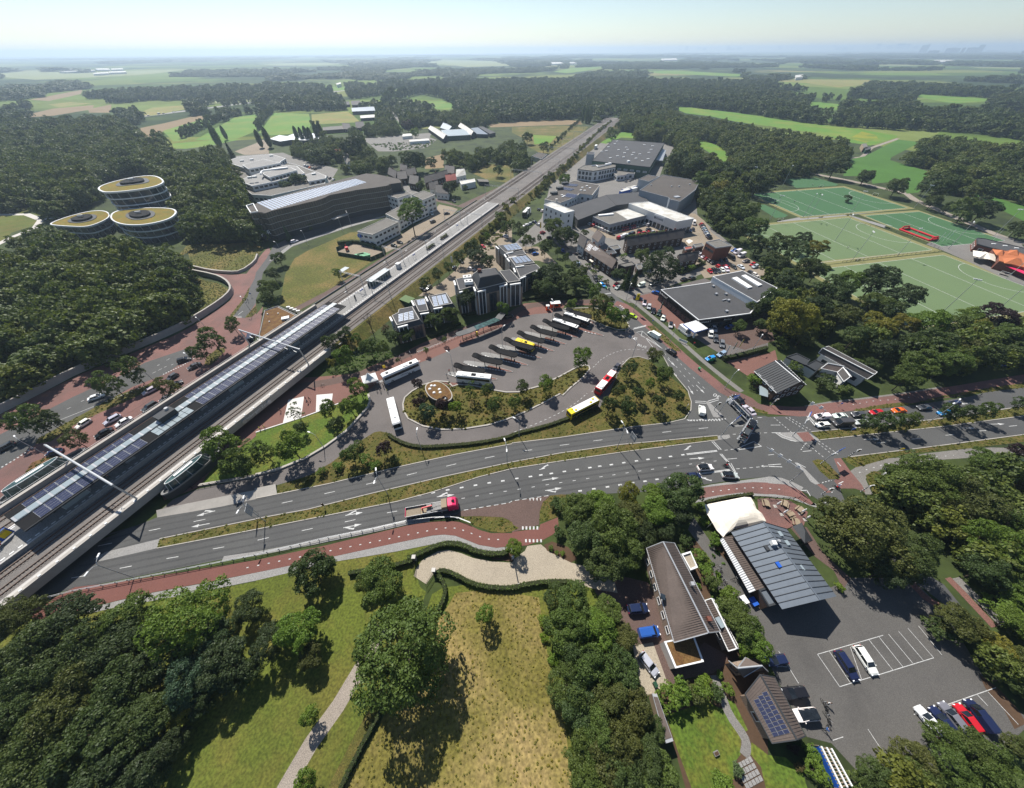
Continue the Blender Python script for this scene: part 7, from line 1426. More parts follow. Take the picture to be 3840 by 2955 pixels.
for a in(("B1 328,375",40,-12,'suv','white','white car driving on the curved road below the brown garage'),("B1 1175,410",30,5,'hatch','dark grey','dark car parked left on the sandy strip by the low white office'),("B1 1225,383",30,5,'hatch','black','black car parked right on the sandy strip by the low white office'),("B1 1500,140",5,14,'cityvan','white','white small van in front of the three storey white office'),("B1 1625,137",30,-4,'sedan','black','black car at the far right end of the white office yard'),("B1 1508,206",30,-10,'cityvan','grey','grey van beside the railway path near the tall tree'),("B1 2125,332",-30,-10,'suv','white','white car in the sandy car park top right by shrubs'),("B1 1838,612",30,6,'estate','white','white estate car in the car park beside the tall central office'),("B1 1690,598",14,-20,'hatch','grey','grey car half under the tree beside the hedge car park'),("B1 1748,548",20,10,'hatch','black','black car under the upper tree of the hedge car park'),("B1 1418,785",30,5,'estate','black','black estate car left of the pair under a tree by the hedge'),("B1 1472,768",-20,14,'hatch','grey','grey hatchback right of the pair under a tree by the hedge'),("B1 1935,420",20,10,'hatch','red','red car parked against the hedge beyond the trees'),("B1 2155,1015",30,-8,'hatch','black','black hatchback on the pavement beside the long bus shelter'),("A1 1605,1690",20,4,'sedan','white','white car on the road by the railway near dark houses'),("A1 1685,1716",20,8,'hatch','dark grey','dark car on the road by the railway near dark houses'),("A1 1970,1568",20,6,'hatch','pale blue','pale car beside the small dark shed near the tracks'),("B0 2140,1200",10,-50,'van','dark blue','dark blue van at the plaza next to viaduct railing'),("B0 1570,1382",50,-14,'estate','black','black car driving on the shaded road below the wood'),("B0 1655,1437",-40,18,'sedan','dark grey','dark car with pale roof on the red taxi lane'),("B0 1467,1530",-36,24,'hatch','dark grey','grey car on the red lane behind the planted bed'),("B0 1280,1645",-50,25,'estate','silver','silver car half under the tree at the planted strip'),("B0 1500,1590",40,-20,'hatch','black','black car under the small tree beside the viaduct'),("C0 710,247",-40,25,'hatch','white','white hatchback on the red paving nearest the planted strip'),("C0 957,212",-40,22,'estate','silver','silver estate car in the middle of the red paving'),("C0 1055,232",-40,22,'sedan','white','white car beside the viaduct next to the silver estate'),("C0 885,325",-40,20,'sedan','black','black car beside the viaduct railing behind the small tree'),("C0 1275,100",-40,25,'estate','dark grey','dark estate car on red paving higher up beside viaduct'),("C0 1415,32",-36,18,'hatch','dark grey','dark car topmost against the viaduct wall'),("C0 465,490",-40,8,'hatch','dark blue','dark blue car behind the near stair entrance in shade'),("C0 38,450",-40,20,'estate','dark grey','dark car on the asphalt road at the left edge of the photo'),("C0 820,20",40,-14,'sedan','white','white car on the shaded road above the planted strip'),("B2 170,452",20,-3,'hatch','black','black car parked beside the right office above the blue one'),("B2 200,480",20,-3,'hatch','blue','blue car parked beside the right office'),("B2 430,450",-14,-20,'hatch','blue','blue car on the tree lined street'),("B2 562,485",20,6,'sedan','black','black car in front of the street terrace'),("B2 590,512",20,6,'hatch','dark grey','dark car below the black one at the street terrace'),("B2 565,562",-8,-22,'hatch','pale blue','pale blue car parked on the left kerb of the street'),("B2 615,605",-8,-20,'hatch','dark grey','dark grey car parked on the street opposite terrace gardens'),("B2 715,698",12,16,'hatch','black','black car driving down the street'),("B2 770,747",16,10,'hatch','bright blue','blue hatchback at the street mouth beside the bins'),("B2 885,747",-20,12,'hatch','red','red car parked under the conifers at the street corner'),("B2 902,767",-20,12,'hatch','silver','silver car parked in front of the red one at the corner'),("B2 1000,777",-24,2,'hatch','black','black car in the tree shade beside the white van'),("B2 1100,747",-26,10,'cityvan','white','white small van parked beneath the big tree'),("B2 1210,737",-24,4,'estate','grey','dark grey estate parked in the shade of the big tree'),("B2 1467,697",24,-8,'sedan','black','black car left of two in front of the garden hedge'),("B2 1535,685",24,-8,'estate','dark grey','dark estate right of two in front of the garden hedge'),("B2 262,298",24,-6,'hatch','red','red car on the brick forecourt beside the street trees'),("B2 320,343",24,-4,'hatch','black','black car half under the street trees'),("B2 115,240",-24,6,'hatch','white','white car first in the row by the flags'),("B2 150,225",-24,6,'hatch','silver','silver car second in the row by the flags'),("B2 192,210",-20,-10,'sedan','dark blue','dark blue car third in the row by the flags'),("B2 226,232",-20,-10,'hatch','silver','silver car last in the row by the flags'),("B2 235,103",20,-4,'hatch','dark grey','dark car beside the white office fence'),("B2 262,115",16,-6,'hatch','white','white car beside the white office fence'),("B2 1075,860",28,4,'sedan','dark blue','dark blue car by the dealer pole sign'),("B2 1130,900",-4,30,'hatch','white','white car with black roof first on the dealer forecourt',None,True),("B2 1168,932",-6,30,'hatch','silver','pale car second on the dealer forecourt'),("B2 1205,965",-10,30,'sedan','black','black car third on the dealer forecourt'),("B2 1253,985",-10,30,'hatch','dark green','dark green car beside the forecourt banner'),("B2 1287,1030",-10,30,'hatch','white','white car near the front of the dealer forecourt'),("B2 1352,1088",-2,30,'hatch','silver','two tone white and black small car by the lamp post',None,True),("B2 1225,812",-20,-6,'hatch','blue','blue and white car at the dealership corner'),("B2 1470,1148",34,26,'boxvan','white','tall white box van beside the petrol canopy'),("B2 1690,1165",4,30,'cityvan','white','white small van right of the petrol canopy'),("B2 1735,1205",4,30,'suv','dark grey','dark car in front of the white van on forecourt'),("B2 1788,1250",2,30,'suv','grey','grey car nearest the hedge on dealer forecourt'),("B2 1720,1120",12,26,'suv','silver','silver car behind the white van on forecourt'),("B2 1810,1072",-20,6,'hatch','silver','silver car in the shade of the dealership wall'),("B2 1850,1105",-20,6,'hatch','blue','blue car beside the corner tree of the dealership'),("B2 1690,1372",-24,6,'hatch','bright blue','bright blue display car on a low ramp beside flags'),("B2 1785,1337",-24,12,'suv','pale blue','pale blue display car leaning beside the flags'),("B2 1030,1012",26,10,'hatch','lime','lime green car on the side road by the island'),("B2 1207,1177",-30,-18,'van','white','white delivery van with red rear on the side road'),("B2 1355,1318",-26,-18,'suv','black','black car on the side road by the cycle path'),("B2 890,1447",-14,16,'hatch','dark grey','dark car with pale roof behind the red bus'),("C2 1615,135",-2,-40,'cityvan','white','white small van waiting at the junction'),("C2 1645,622",40,-4,'suv','white','white car with glass roof in the turning lanes',None,True),("C2 1855,687",40,2,'suv','silver','silver car with glass roof at the stop line',None,True),("C2 1548,692",30,-2,'hatch','dark blue','dark car half hidden by the roadside tree'),("C3 455,190",-40,2,'cityvan','white','white van first in the upper queue at the stop line'),("C3 615,180",-40,2,'coupe','white','white convertible second in the upper queue'),("C3 765,168",-40,3,'hatch','dark grey','dark grey car third in the upper queue'),("C3 925,150",-40,3,'sedan','red','red car fourth in the upper queue'),("C3 1115,133",-40,3,'coupe','orange','orange sports car in the queue'),("C3 1330,107",-40,4,'sedan','dark grey','dark grey car behind the orange sports car'),("C3 1580,75",-40,5,'hatch','dark blue','dark blue car last in the queue near lamp'),("C3 465,258",-40,2,'hatch','white','white hatchback first in the lower queue'),("C3 630,245",-40,2,'van','dark grey','dark grey people carrier second in the lower queue'),("C3 790,237",-40,2,'hatch','silver','silver car partly behind the median tree'),("C3 1500,155",-40,4,'hatch','bright blue','blue car hidden behind the median trees'),("D2 1070,152",40,-4,'suv','dark blue','dark car in the shaded drive of the brown house'),("D2 1165,352",40,-6,'cityvan','blue','blue van with pale roof bars in the drive'),("D2 1165,625",30,40,'hatch','silver','silver car on the gravel beside the tree row'),("D3 72,592",-40,6,'hatch','dark blue','dark blue car beside the hedge tree at the lot'),("D3 222,870",-40,4,'suv','black','black car with roof rails beside the outbuilding'),("D3 315,1057",-40,4,'suv','white','white car with black glass roof beside the outbuilding',None,True),("D3 668,635",26,40,'estate','dark blue','dark blue estate in the marked bays'),("D3 830,590",26,40,'estate','white','white estate in the marked bays'),("D3 1370,1112",-24,-30,'hatch','white','white car at the left end of the bottom parking row'),("D3 1490,1115",-24,-30,'hatch','dark blue','blue car between the white and grey ones in the bottom row'),("D3 1570,1075",-24,-30,'hatch','grey','grey car left of the red one in the bottom row'),("D3 1700,1092",-24,-32,'hatch','red','bright red car in the bottom parking row'),("D3 1795,1065",-24,-32,'cityvan','dark blue','dark blue van right of the red car'),("B3 2010,1420",-30,2,'hatch','blue','blue car under the trees at the far right edge'),("B3 2075,1408",-30,2,'hatch','white','white car under the trees at the far right edge'),("B3 2130,1405",-30,2,'hatch','dark grey','dark car under the trees at the far right edge')):car(*a)
def row(s0,s1,d,cols,what,kinds=('hatch','suv','sedan')):
 n=len(cols);p0,p1=pix(s0)[0],pix(s1)[0];t=s0.split()[0];ox,oy,sc=TILES[t]
 for i,c in enumerate(cols):
  f=i/max(1,n-1);x=(p0[0]*(1-f)+p1[0]*f-ox)/sc;y=(p0[1]*(1-f)+p1[1]*f-oy)/sc
  car("%s %.1f,%.1f"%(t,x,y),d[0],d[1],kinds[i%len(kinds)],c,'%s car, %s from the %s'%(c,ORDW(i),what))
row("E3 415,604","E3 555,666",(20,6),['white','red','grey','silver','white','silver','silver','black'],'left in the slanting row below the blue showroom')
row("E3 612,640","E3 722,615",(6,16),['dark grey','red','red','red','dark blue','red','red','grey'],'left in the row under the showroom wall')
row("E3 738,664","E3 830,652",(20,-6),['red','red','red','silver'],'left in the middle row of the showroom yard');row("E3 740,644","E3 800,637",(20,-6),['black','dark grey'],'left in the upper middle row of the yard');row("E3 775,600","E3 798,606",(18,-8),['white','silver'],'left beside the large showroom doors')
row("E3 605,692","E3 690,668",(18,-8),['red','white','white','white','dark blue','dark grey'],'left in the front row behind the hedge',('cityvan','cityvan','van'))
row("E3 1032,652","E3 1095,638",(8,16),['dark grey','black','dark blue','black'],'left below the end of the white showroom');row("E3 1152,602","E3 1205,692",(22,-6),['red','dark grey','silver','pale blue','silver','pale blue','white','dark blue','black'],'top in the long row along the wood edge',('hatch','estate'))
row("E4 778,176","E4 875,236",(22,-4),['white','silver','white','red','grey','black'],'top in the slanting row at the brick block');row("E4 912,222","E4 942,218",(18,12),['dark blue','dark grey'],'left at the foot of the brick block');row("E4 850,288","E4 950,278",(14,14),['red','black','dark grey','white','white'],'left in the nearer row beyond the dealership');row("E4 905,262","E4 1040,262",(20,12),['red','red','dark grey','white'],'left in the further row beyond the dealership',('hatch','sedan'))
for a in(("E4 1100,594",1,1,'van','white','x'),)[:0]:car(*a)
for a in(("E3 1100,597",2,20,'van','white','white van beside the corner of the white showroom'),("E4 980,208",18,10,'van','black','black van right of the brick block'),("E4 1016,173",-24,8,'van','white','upper of two white vans beyond the brick block'),("E4 1042,193",-24,8,'van','white','lower of two white vans beyond the brick block'),("E4 1072,226",-24,5,'sedan','dark grey','dark car below the two white vans'),("E4 995,162",-20,6,'hatch','blue','blue car above the two white vans'),("E4 1110,246",-20,10,'hatch','red','red car at the wood edge beyond the workshop'),("E4 1126,259",-20,8,'estate','silver','silver car at the wood edge beyond the workshop'),("E4 1102,298",20,10,'hatch','dark grey','dark car behind the workshop hall edge'),("E4 1126,310",20,10,'hatch','white','white car behind the workshop hall edge'),("E3 650,317",-12,10,'hatch','dark grey','dark car left at the planted bed of the white office'),("E3 675,312",-12,10,'hatch','grey','grey car in the middle at the planted bed'),("E3 690,305",-12,10,'hatch','black','black car right at the planted bed')):car(*a)
row("A1 418,1412","A1 505,1440",(16,-8),['white','pale blue','orange','grey','black'],'left in the upper row beside the stepped office');row("A1 345,1436","A1 385,1448",(16,-8),['dark grey','grey','black'],'left in the lower row beside the stepped office');row("A1 600,1508","A1 660,1530",(14,-10),['silver','dark grey','white'],'left at the end of the stepped office')
for i in range(14):P=(g("A0 440,1092").lerp(g("A0 1500,955"),(i+.5)/14)+Vector((0,(-4,4)[i%2],0)));t=car('',0,0,('hatch','estate','van')[i%3],('dark grey','white','black','silver')[i%4],'tiny vehicle on the distant motorway, %s from the left'%ORDW(i),'cars on the motorway',P=P,rz=.0 if False else ang(g("A0 440,1092"),g("A0 1500,955")))
def bus(s0,s1,L,H,label,body,lower,roofc,cat='bus',front=0,text_=None,units=(),W=2.55,wh=(.2,.78),strip=(.45,.84),accent=None,mirror_text=False):
 A,B=g(s0),g(s1);d=unit(B-A);m_=(A+B)/2;rz=math.atan2(d.y,d.x);t=thing('coach' if cat=='coach' else 'bus',label,cat,(m_.x,m_.y,.03),rz);x=L/2;w=W/2
 def sec(xx,k=1.,zt=H):return[(xx,-w*k,.3),(xx,-w*k,zt-.3),(xx,-w*k*.9,zt-.05),(xx,-w*.6*k,zt),(xx,w*.6*k,zt),(xx,w*k*.9,zt-.05),(xx,w*k,zt-.3),(xx,w*k,.3)]
 mb=MB();loft(mb,[sec(-x,.95,H-.1),sec(-x+.15),sec(x-.4),sec(x,.94,H-.25)]);obj('body',mb,M[body],t,w=0)
 obj('roof',MB().box((-.1,0,H+.012),(L-.7,W*.86,.05)),M[roofc],t,w=0)
 z0,z1=strip[0]*H,strip[1]*H
 for s in(-1,1):
  obj('side_window',MB().box((0,s*(w+.005),(z0+z1)/2),(L-.7,.03,z1-z0)),M.car_glass,t,w=0)
  if lower:obj('skirt',MB().box((0,s*(w+.006),.3+.16*H),(L-.5,.02,.28*H)),M[lower],t,w=0)
  for k in range(int(L/1.7)):obj('window_pillar',MB().box((-L/2+1.2+k*1.7,s*(w+.022),(z0+z1)/2),(.07,.012,z1-z0)),M.black,t,w=0)
 obj('windscreen',MB().box((x-.02,0,.62*H),(.14,W*.88,.52*H)),M.car_glass,t,w=0);obj('rear_window',MB().box((-x+.02,0,.68*H),(.1,W*.8,.36*H)),M.car_glass,t,w=0)
 for k in wh:
  for s in(-1,1):o=obj('wheel',wheel_mesh(.48,.3),parent=t);o.location=(-x+L*k,s*(w-.13),.48)
 for s in(-1,1):obj('headlight',MB().box((x,s*w*.7,.75),(.08,.4,.2)),M.lamp_white,t,w=0);obj('taillight',MB().box((-x,s*w*.8,.9),(.06,.2,.5)),M.lamp_red,t,w=0);obj('mirror',MB().box((x+.15,s*(w+.18),H*.72),(.12,.16,.4)),M.black,t,w=0)
 for ux,uy,ul,uw,m in units:obj('roof_unit',MB().box((-x+L*ux,uy,H+.13),(ul,uw,.26)),M[m],t,w=0)
 if accent:obj('colour_panel',MB().box((-x+L*accent[0],0,H+.03),(accent[1],W*.88,.06)),M[accent[2]],t,w=0)
 if text_:
  side=-1 if not mirror_text else 1
  for sdd in(-1,1):
   o=text(text_,t,(text_x(text_)*0+L*.12*sdd*0-.6,sdd*(w+.05),H*.36),.62,'charcoal',rot=Matrix.Rotation(0 if sdd<0 else math.pi,4,'Z')@Matrix.Rotation(math.pi/2,4,'X'),loc_w=False,extrude=.01)
 return t
def text_x(s):return len(s)
bus("Z1 560,925","Z1 178,1095",13.9,3.95,'white double deck coach beside the white pagoda tent','white_paint',None,'white_paint','coach',text_='Cabinetours',wh=(.22,.33,.8),strip=(.52,.82),units=((.35,0,2.2,1.2,'white_paint'),(.2,.2,1.2,.9,'black'),(.85,0,1,.8,'charcoal')))
bus("Z1 1325,1098","Z1 990,1062",12.6,3.6,'white coach standing in the first bay with lettering on its side','white_paint',None,'white_paint','coach',text_='VANDERWOU',wh=(.3,.8),strip=(.55,.84),units=((.5,0,1.6,1.1,'black'),(.75,0,2,1.4,'white_paint'),(.25,0,1.5,1.2,'white_paint')))
bus("C1 1158,62","C1 1222,318",12.2,3.2,'plain white bus leaving past the rounded end of the island','white_paint','charcoal','white_paint',units=((.35,.75,1.5,.6,'galv'),(.35,-.75,1.5,.6,'galv'),(.75,0,1,.8,'white_paint')))
bus("B2 715,1690","B2 862,1518",12,3.1,'red and white bus waiting along the curved lane','red','red','white_paint',accent=(.55,3.2,'red'),units=((.55,0,1.6,1,'black'),(.12,0,1.2,1.6,'white_paint')))
bus("C2 470,205","C2 722,75",12,3.1,'yellow bus with white roof waiting along the curved lane','yellow','charcoal','white_paint',accent=(.07,1.7,'yellow'),units=((.12,.5,.7,.5,'yellow'),(.2,-.4,.7,.5,'yellow'),(.72,-.4,.8,.5,'yellow'),(.85,.4,.7,.5,'yellow')))
bus("B2 345,1085","B2 560,1160",12,3.2,'white roofed black bus in the lower of two bays','charcoal',None,'white_paint',units=((.2,0,3.2,1.8,'white_paint'),(.45,0,.9,.7,'charcoal'),(.9,.4,.5,.3,'charcoal'),(.9,-.4,.5,.3,'charcoal')))
bus("B2 440,1032","B2 652,1105",12,3.2,'white roofed black bus in the upper of two bays by the grass','charcoal',None,'white_paint',units=((.2,0,3.2,1.8,'white_paint'),(.45,0,.9,.7,'charcoal'),(.9,.4,.5,.3,'charcoal'),(.9,-.4,.5,.3,'charcoal')))
bus("B2 40,1258","B2 178,1308",8,3.0,'short yellow bus between two wavy shelters','yellow','charcoal','yellow',units=((.55,0,1,.8,'black'),(.3,0,.8,.8,'yellow')))
bus("B2 150,120","B2 90,185",12,3.6,'black and white coach on the industrial street','charcoal',None,'white_paint','coach',strip=(.5,.85),units=((.5,0,2,1.2,'white_paint'),))
A,B=g("C1 1275,1030"),g("C1 1735,945");d=unit(B-A);tr=thing('flatbed_lorry','pink red lorry with long flatbed load on the lower carriageway','lorry',tuple((A+B)/2),math.atan2(d.y,d.x))
obj('chassis',MB().box((-1.2,0,.95),(11.2,2.4,.3)),M.charcoal,tr,w=0);obj('bed',MB().box((-1.4,0,1.18),(10.6,2.5,.12)),M.wood,tr,w=0)
for s in(-1,1):obj('side_board',MB().box((-1.4,s*1.26,1.5),(10.6,.05,.6)),M.galv,tr,w=0)
obj('tailboard',MB().box((-6.7,0,1.45),(.08,2.5,.55)),M.pink_red,tr,w=0);obj('headboard',MB().box((3.3,0,2.2),(1.4,2.4,1.9)),M.wood,tr,w=0)
mb=MB();loft(mb,[[(x,-1.22*k,.6),(x,-1.25*k,zt-.2),(x,-1.0*k,zt),(x,1.0*k,zt),(x,1.25*k,zt-.2),(x,1.22*k,.6)]for x,k,zt in((4.2,1,3.2),(5.4,1,3.35),(6.3,1,3.0),(6.65,.96,2.3),(6.75,.93,1.4))]);obj('cab',mb,M.pink_red,tr,w=0)
obj('windscreen',MB().hexa([(6.36,-1.05,2.05),(6.72,-1.05,2.02),(6.72,1.05,2.02),(6.36,1.05,2.05)],[(6.2,-.95,2.92),(6.42,-.95,2.86),(6.42,.95,2.86),(6.2,.95,2.92)]),M.car_glass,tr,w=0);obj('roof_hatch',MB().box((5.6,0,3.38),(.7,.7,.08)),M.black,tr,w=0)
for i,(x,y,a,b,c_)in enumerate(((2.,.5,1.4,1,.8),(2,-.6,1.2,.9,.9),(.8,.5,1.2,1.1,.7),(.6,-.5,1.5,.9,.6),(-.8,-.7,1.1,.8,.5),(-.7,.6,1.2,.8,.7))):obj('load_block',MB().box((x,y,1.25+c_/2),(a,b,c_)),M.tile_paving,tr,w=0)
obj('crane_arm',MB().path([(-2.4,0,1.3),(-2.4,0,2.4),(.2,.2,2.5)],.2,5),M.red,tr,w=0);obj('loading_plate',MB().box((-4.6,-.2,1.3),(3.4,1.9,.1)),M.sand_yard,tr,w=0)
for x in(-5.6,-4.3,-3.0,2.4,5.4):
 for s in(-1,1):o=obj('wheel',wheel_mesh(.5,.34),parent=tr);o.location=(x,s*1.05,.5)
def transporter(s0,s1,L,label,cab):
 A,B=g(s0),g(s1);d=unit(B-A);t=thing('car_transporter' if cab else 'transporter_trailer',label,'car transporter',tuple((A+B)/2),math.atan2(d.y,d.x));x=L/2
 for z,l0,l1 in((1.0,-x,x-(2 if cab else 0)),(2.7,-x*.9,x)):
  for s in(-1,1):obj('deck_rail',MB().box(((l0+l1)/2,s*.95,z),(l1-l0,.4,.14)),M.galv,t,w=0)
  for k in range(int((l1-l0)/1.1)):obj('deck_plate',MB().box((l0+.5+k*1.1,0,z-.03),(.35,1.7,.06)),M.grey_metal,t,w=0)
 for k in range(4):
  for s in(-1,1):xx=-x*.85+k*L*.28;obj('strut',MB().tube((xx,s*1.15,.9),(xx+.5,s*1.15,2.8),.09,None,5),M.galv,t,w=0)
 for xx in(-x*.3,-x*.1,x*.6):
  for s in(-1,1):o=obj('wheel',wheel_mesh(.45,.3),parent=t);o.location=(xx,s*1.0,.45)
 if cab:
  mb=MB();loft(mb,[[(xx,-1.2*k,.5),(xx,-1.22*k,zt-.2),(xx,-.95*k,zt),(xx,.95*k,zt),(xx,1.22*k,zt-.2),(xx,1.2*k,.5)]for xx,k,zt in((x-1.9,1,2.5),(x-.7,1,2.55),(x-.1,.96,2.0),(x,.93,1.2))]);obj('cab',mb,M.white_metal,t,w=0);obj('windscreen',MB().box((x-.25,0,1.9),(.3,2.0,.7)),M.car_glass,t,w=0)
 return t,A,d
t1,A1_,d1_=transporter("C2 2010,225","C2 1850,60",9.5,'grey car transporter lorry loaded with cars turning at the junction',True)
t2,A2_,d2_=transporter("C2 1925,425","C2 2030,250",9.5,'trailer of the car transporter loaded with two black cars',False)
def on(t,x,z,kind,col,lb):rz=t.rotation_euler.z;p=t.location+Matrix.Rotation(rz,3,'Z')@Vector((x,0,0));car('',0,0,kind,col,lb,P=p,rz=rz,z=z)
on(t1,2.2,2.76,'sedan','black','black car on the upper deck over the transporter cab');on(t1,-2.6,2.76,'sedan','silver','silver car on the rear upper deck of the transporter');on(t1,-.6,1.06,'hatch','pale blue','pale car on the lower deck of the transporter');on(t2,1.8,2.76,'suv','black','black car on the front of the transporter trailer');on(t2,-2.4,2.4,'suv','dark grey','dark car on the rear of the transporter trailer')
def trailer(s,dx,dy,L,col,roofc,label):
 p=pix(s)[0];sc=TILES[s.split()[0]][2];P=G1(p,1.5);t=thing('lorry_trailer',label,'lorry trailer',(P.x,P.y,0),ang(P,G1((p[0]+dx*sc,p[1]+dy*sc),1.5)));obj('box_body',MB().box((0,0,2.2),(L,2.5,2.7)),M[col],t,w=0);obj('roof',MB().box((0,0,3.57),(L-.1,2.4,.05)),M[roofc],t,w=0);obj('chassis',MB().box((0,0,.75),(L,1.2,.2)),M.charcoal,t,w=0)
 for x in(-L*.35,-L*.25,L*.3):
  for s_ in(-1,1):o=obj('wheel',wheel_mesh(.48,.3),parent=t);o.location=(x,s_*1.0,.48)
for s,lb in(("E3 640,395",'blue lorry trailer nearest in the row of three'),("E3 655,383",'blue lorry trailer in the middle of the row of three'),("E3 680,372",'blue lorry trailer furthest in the row of three')):trailer(s,20,-5,11,'blue','white_roof',lb)
trailer("E3 700,380",20,-5,6,'white_paint','white_paint','white lorry trailer beside the blue trailers');trailer("E3 449,92",14,-16,9,'white_paint','white_paint','white lorry trailer beside the green warehouse tower')
# == lamps, signals, signs, people
def lamp(s,h,label,arms=1,rz=0.,reach=1.5):
 P=g(s);t=thing('street_lamp',label,'street lamp',tuple(P),rz);obj('post',MB().tube((0,0,0),(0,0,h-.8),.11,.07,8),M.galv,t,w=0)
 for k in range(arms):
  a=k*math.pi*.9;q=[(0,0,h-.8),(math.cos(a)*reach*.35,math.sin(a)*reach*.35,h-.2),(math.cos(a)*reach,math.sin(a)*reach,h)];obj('arm',MB().path([Vector(x)for x in q],.055,6),M.galv,t,w=0);obj('lamp_head',MB().box((math.cos(a)*(reach+.35),math.sin(a)*(reach+.35),h),(.9,.32,.14),0,a),M.white_metal,t,w=0)
for s,h,lb,ar,rz in(("C1 1125,855",10.5,'twin headed lamp on the grass median behind the red lorry',2,1.9),("C2 895,455",10.5,'twin headed lamp on the median beside the white sign gantry',2,1.9),("C0 1145,1560",10,'twin headed lamp next to the viaduct and the railing',2,1.9),("C1 80,1080",10,'lamp post at the left median with sign board',2,1.9),("C1 2140,595",10,'twin headed lamp on the median in the middle of the photo',2,1.9),("C1 1412,470",8,'single lamp in the verge by the bus loop hedge',1,1.6),("C2 60,355",8,'single lamp beside the hedge at the loop bend',1,2.6),("C1 580,450",7,'lamp on the kerb of the bright lawn',1,2.8),("C3 1360,240",10,'tall twin headed lamp in the right median bushes',2,.6),("B2 1340,1250",8,'lamp on the narrow verge by the cycle path',1,1.6),("B2 1810,1630",8,'curved lamp beside the corner house',1,.6),("B2 1020,1370",8,'lamp at the tip of the wedge island',1,2.),("B2 970,880",8,'lamp at the dealer corner by the crossing',1,1.),("B2 2040,1310",7,'lamp behind the dealer flags',1,.8),("B1 445,405",8,'curved lamp beside the road below the garage',1,2.4),("B1 740,290",8,'lamp in front of the garage entrance',1,2.2),("B1 810,230",8,'lamp near the garage entrance canopy',2,2.2),("B1 230,500",8,'lamp beside the dark roadside bushes',1,2.6),("Z1 1460,690",9,'tall dark lamp mast between the bus shelters',1,1.),("Z1 930,970",9,'tall dark lamp mast at the first bus bay',1,2.4),("B2 345,1020",8,'dark lamp mast behind the upper bus bays',1,2),("B0 1310,1560",9,'leaning looking lamp over the planted strip by road',1,2.6),("B0 1800,1170",8,'lamp at the red junction below the wood',1,2.6),("B0 2150,990",8,'lamp at the stop line below the field',1,2.4),("C0 380,350",8,'slim lamp in the trees of the left strip',1,2.6),("C0 390,510",8,'slim lamp beside the near stair entrance',1,2.6),("B0 1720,1480",8,'slim dark lamp beside the viaduct railing',1,2.6)):lamp(s,h,lb,ar,rz)
def signal(s,label,h=6,reach=6,rz=0.,heads=2,board=None):
 P=g(s);t=thing('traffic_signal',label,'traffic signal',tuple(P),rz)
 for k in range(6):obj('post_band',MB().tube((0,0,k*.35),(0,0,k*.35+.35),.12,None,8),M['black' if k%2 else 'white_paint'],t,w=0)
 obj('post',MB().tube((0,0,2.1),(0,0,h),.11,.09,8),M.galv,t,w=0);obj('arm',MB().tube((0,0,h),(reach,0,h+.4),.09,.06,8),M.galv,t,w=0)
 for k in range(heads):
  x=reach*(k+.6)/max(1,heads)*.95 if heads>1 else .3;hd=obj('signal_head',MB().box((x,-.18,h+.1),(.7,.14,1.2)),M.white_paint,t,w=0);obj('backing',MB().box((x,-.27,h+.1),(.58,.06,1.08)),M.black,hd,w=0)
  for j,m in enumerate(('lamp_red','yellow','green_bin')):obj('lens',MB().tube((x,-.33,h+.45-j*.36),(x,-.29,h+.45-j*.36),.12,None,8),M[m],hd,w=0)
 if board:
  for j in range(board):obj('direction_board',MB().box((reach*.75,-.1,h+.9-j*.55),(2.6,.08,.48)),M['blue' if j%2==0 else 'white_paint'],t,w=0)
signal("C3 180,748",'long striped signal mast reaching over the south road',6.2,9.5,2.25,4);signal("C2 1775,360",'signal mast with boards at the end of the grass median',6.2,5,.6,1,3);signal("C2 1752,165",'signal mast with blue boards on the small island',6.2,5,.4,1,3);signal("C3 205,352",'signal mast with blue boards at the right island',6.2,5.5,.8,2,2);signal("C3 385,240",'signal mast leaning over the queue at the stop line',6,5,2.3,2)
signal("C3 445,590",'striped signal with blue boards at the small grass island',5,4,.4,1,3);signal("C3 690,525",'short signal by the cycle crossing on the right verge',3.2,.6,0,1);signal("C3 455,850",'short signal at the terrace corner crossing',3.2,.6,0,1);signal("C3 790,825",'short signal beside the big tree crossing',3.2,.6,0,1);signal("C3 20,100",'short signal on the red cycle path corner',3.2,.6,0,1);signal("C2 1720,130",'short signal on the tip of small island',3.2,.6,0,1)
def signboard(s,h,w,bh,m,label,rz=0.,posts=2,cat='sign',txt=None):
 t=thing('road_sign',label,cat,tuple(g(s)),rz)
 for x in((-w*.35,w*.35)if posts==2 else(0,)):obj('post',MB().tube((x,0,0),(x,0,h),.05),M.galv,t,w=0)
 obj('board',MB().box((0,-.08,h-bh/2),(w,.06,bh)),M[m],t,w=0);obj('back_rail',MB().box((0,.02,h-bh/2),(w*.9,.06,.08)),M.galv,t,w=0)
 if txt:text(txt,t,(0,-.13,h-bh/2),bh*.6,'white_paint',rot=Matrix.Rotation(math.pi/2,4,'X'),loc_w=False)
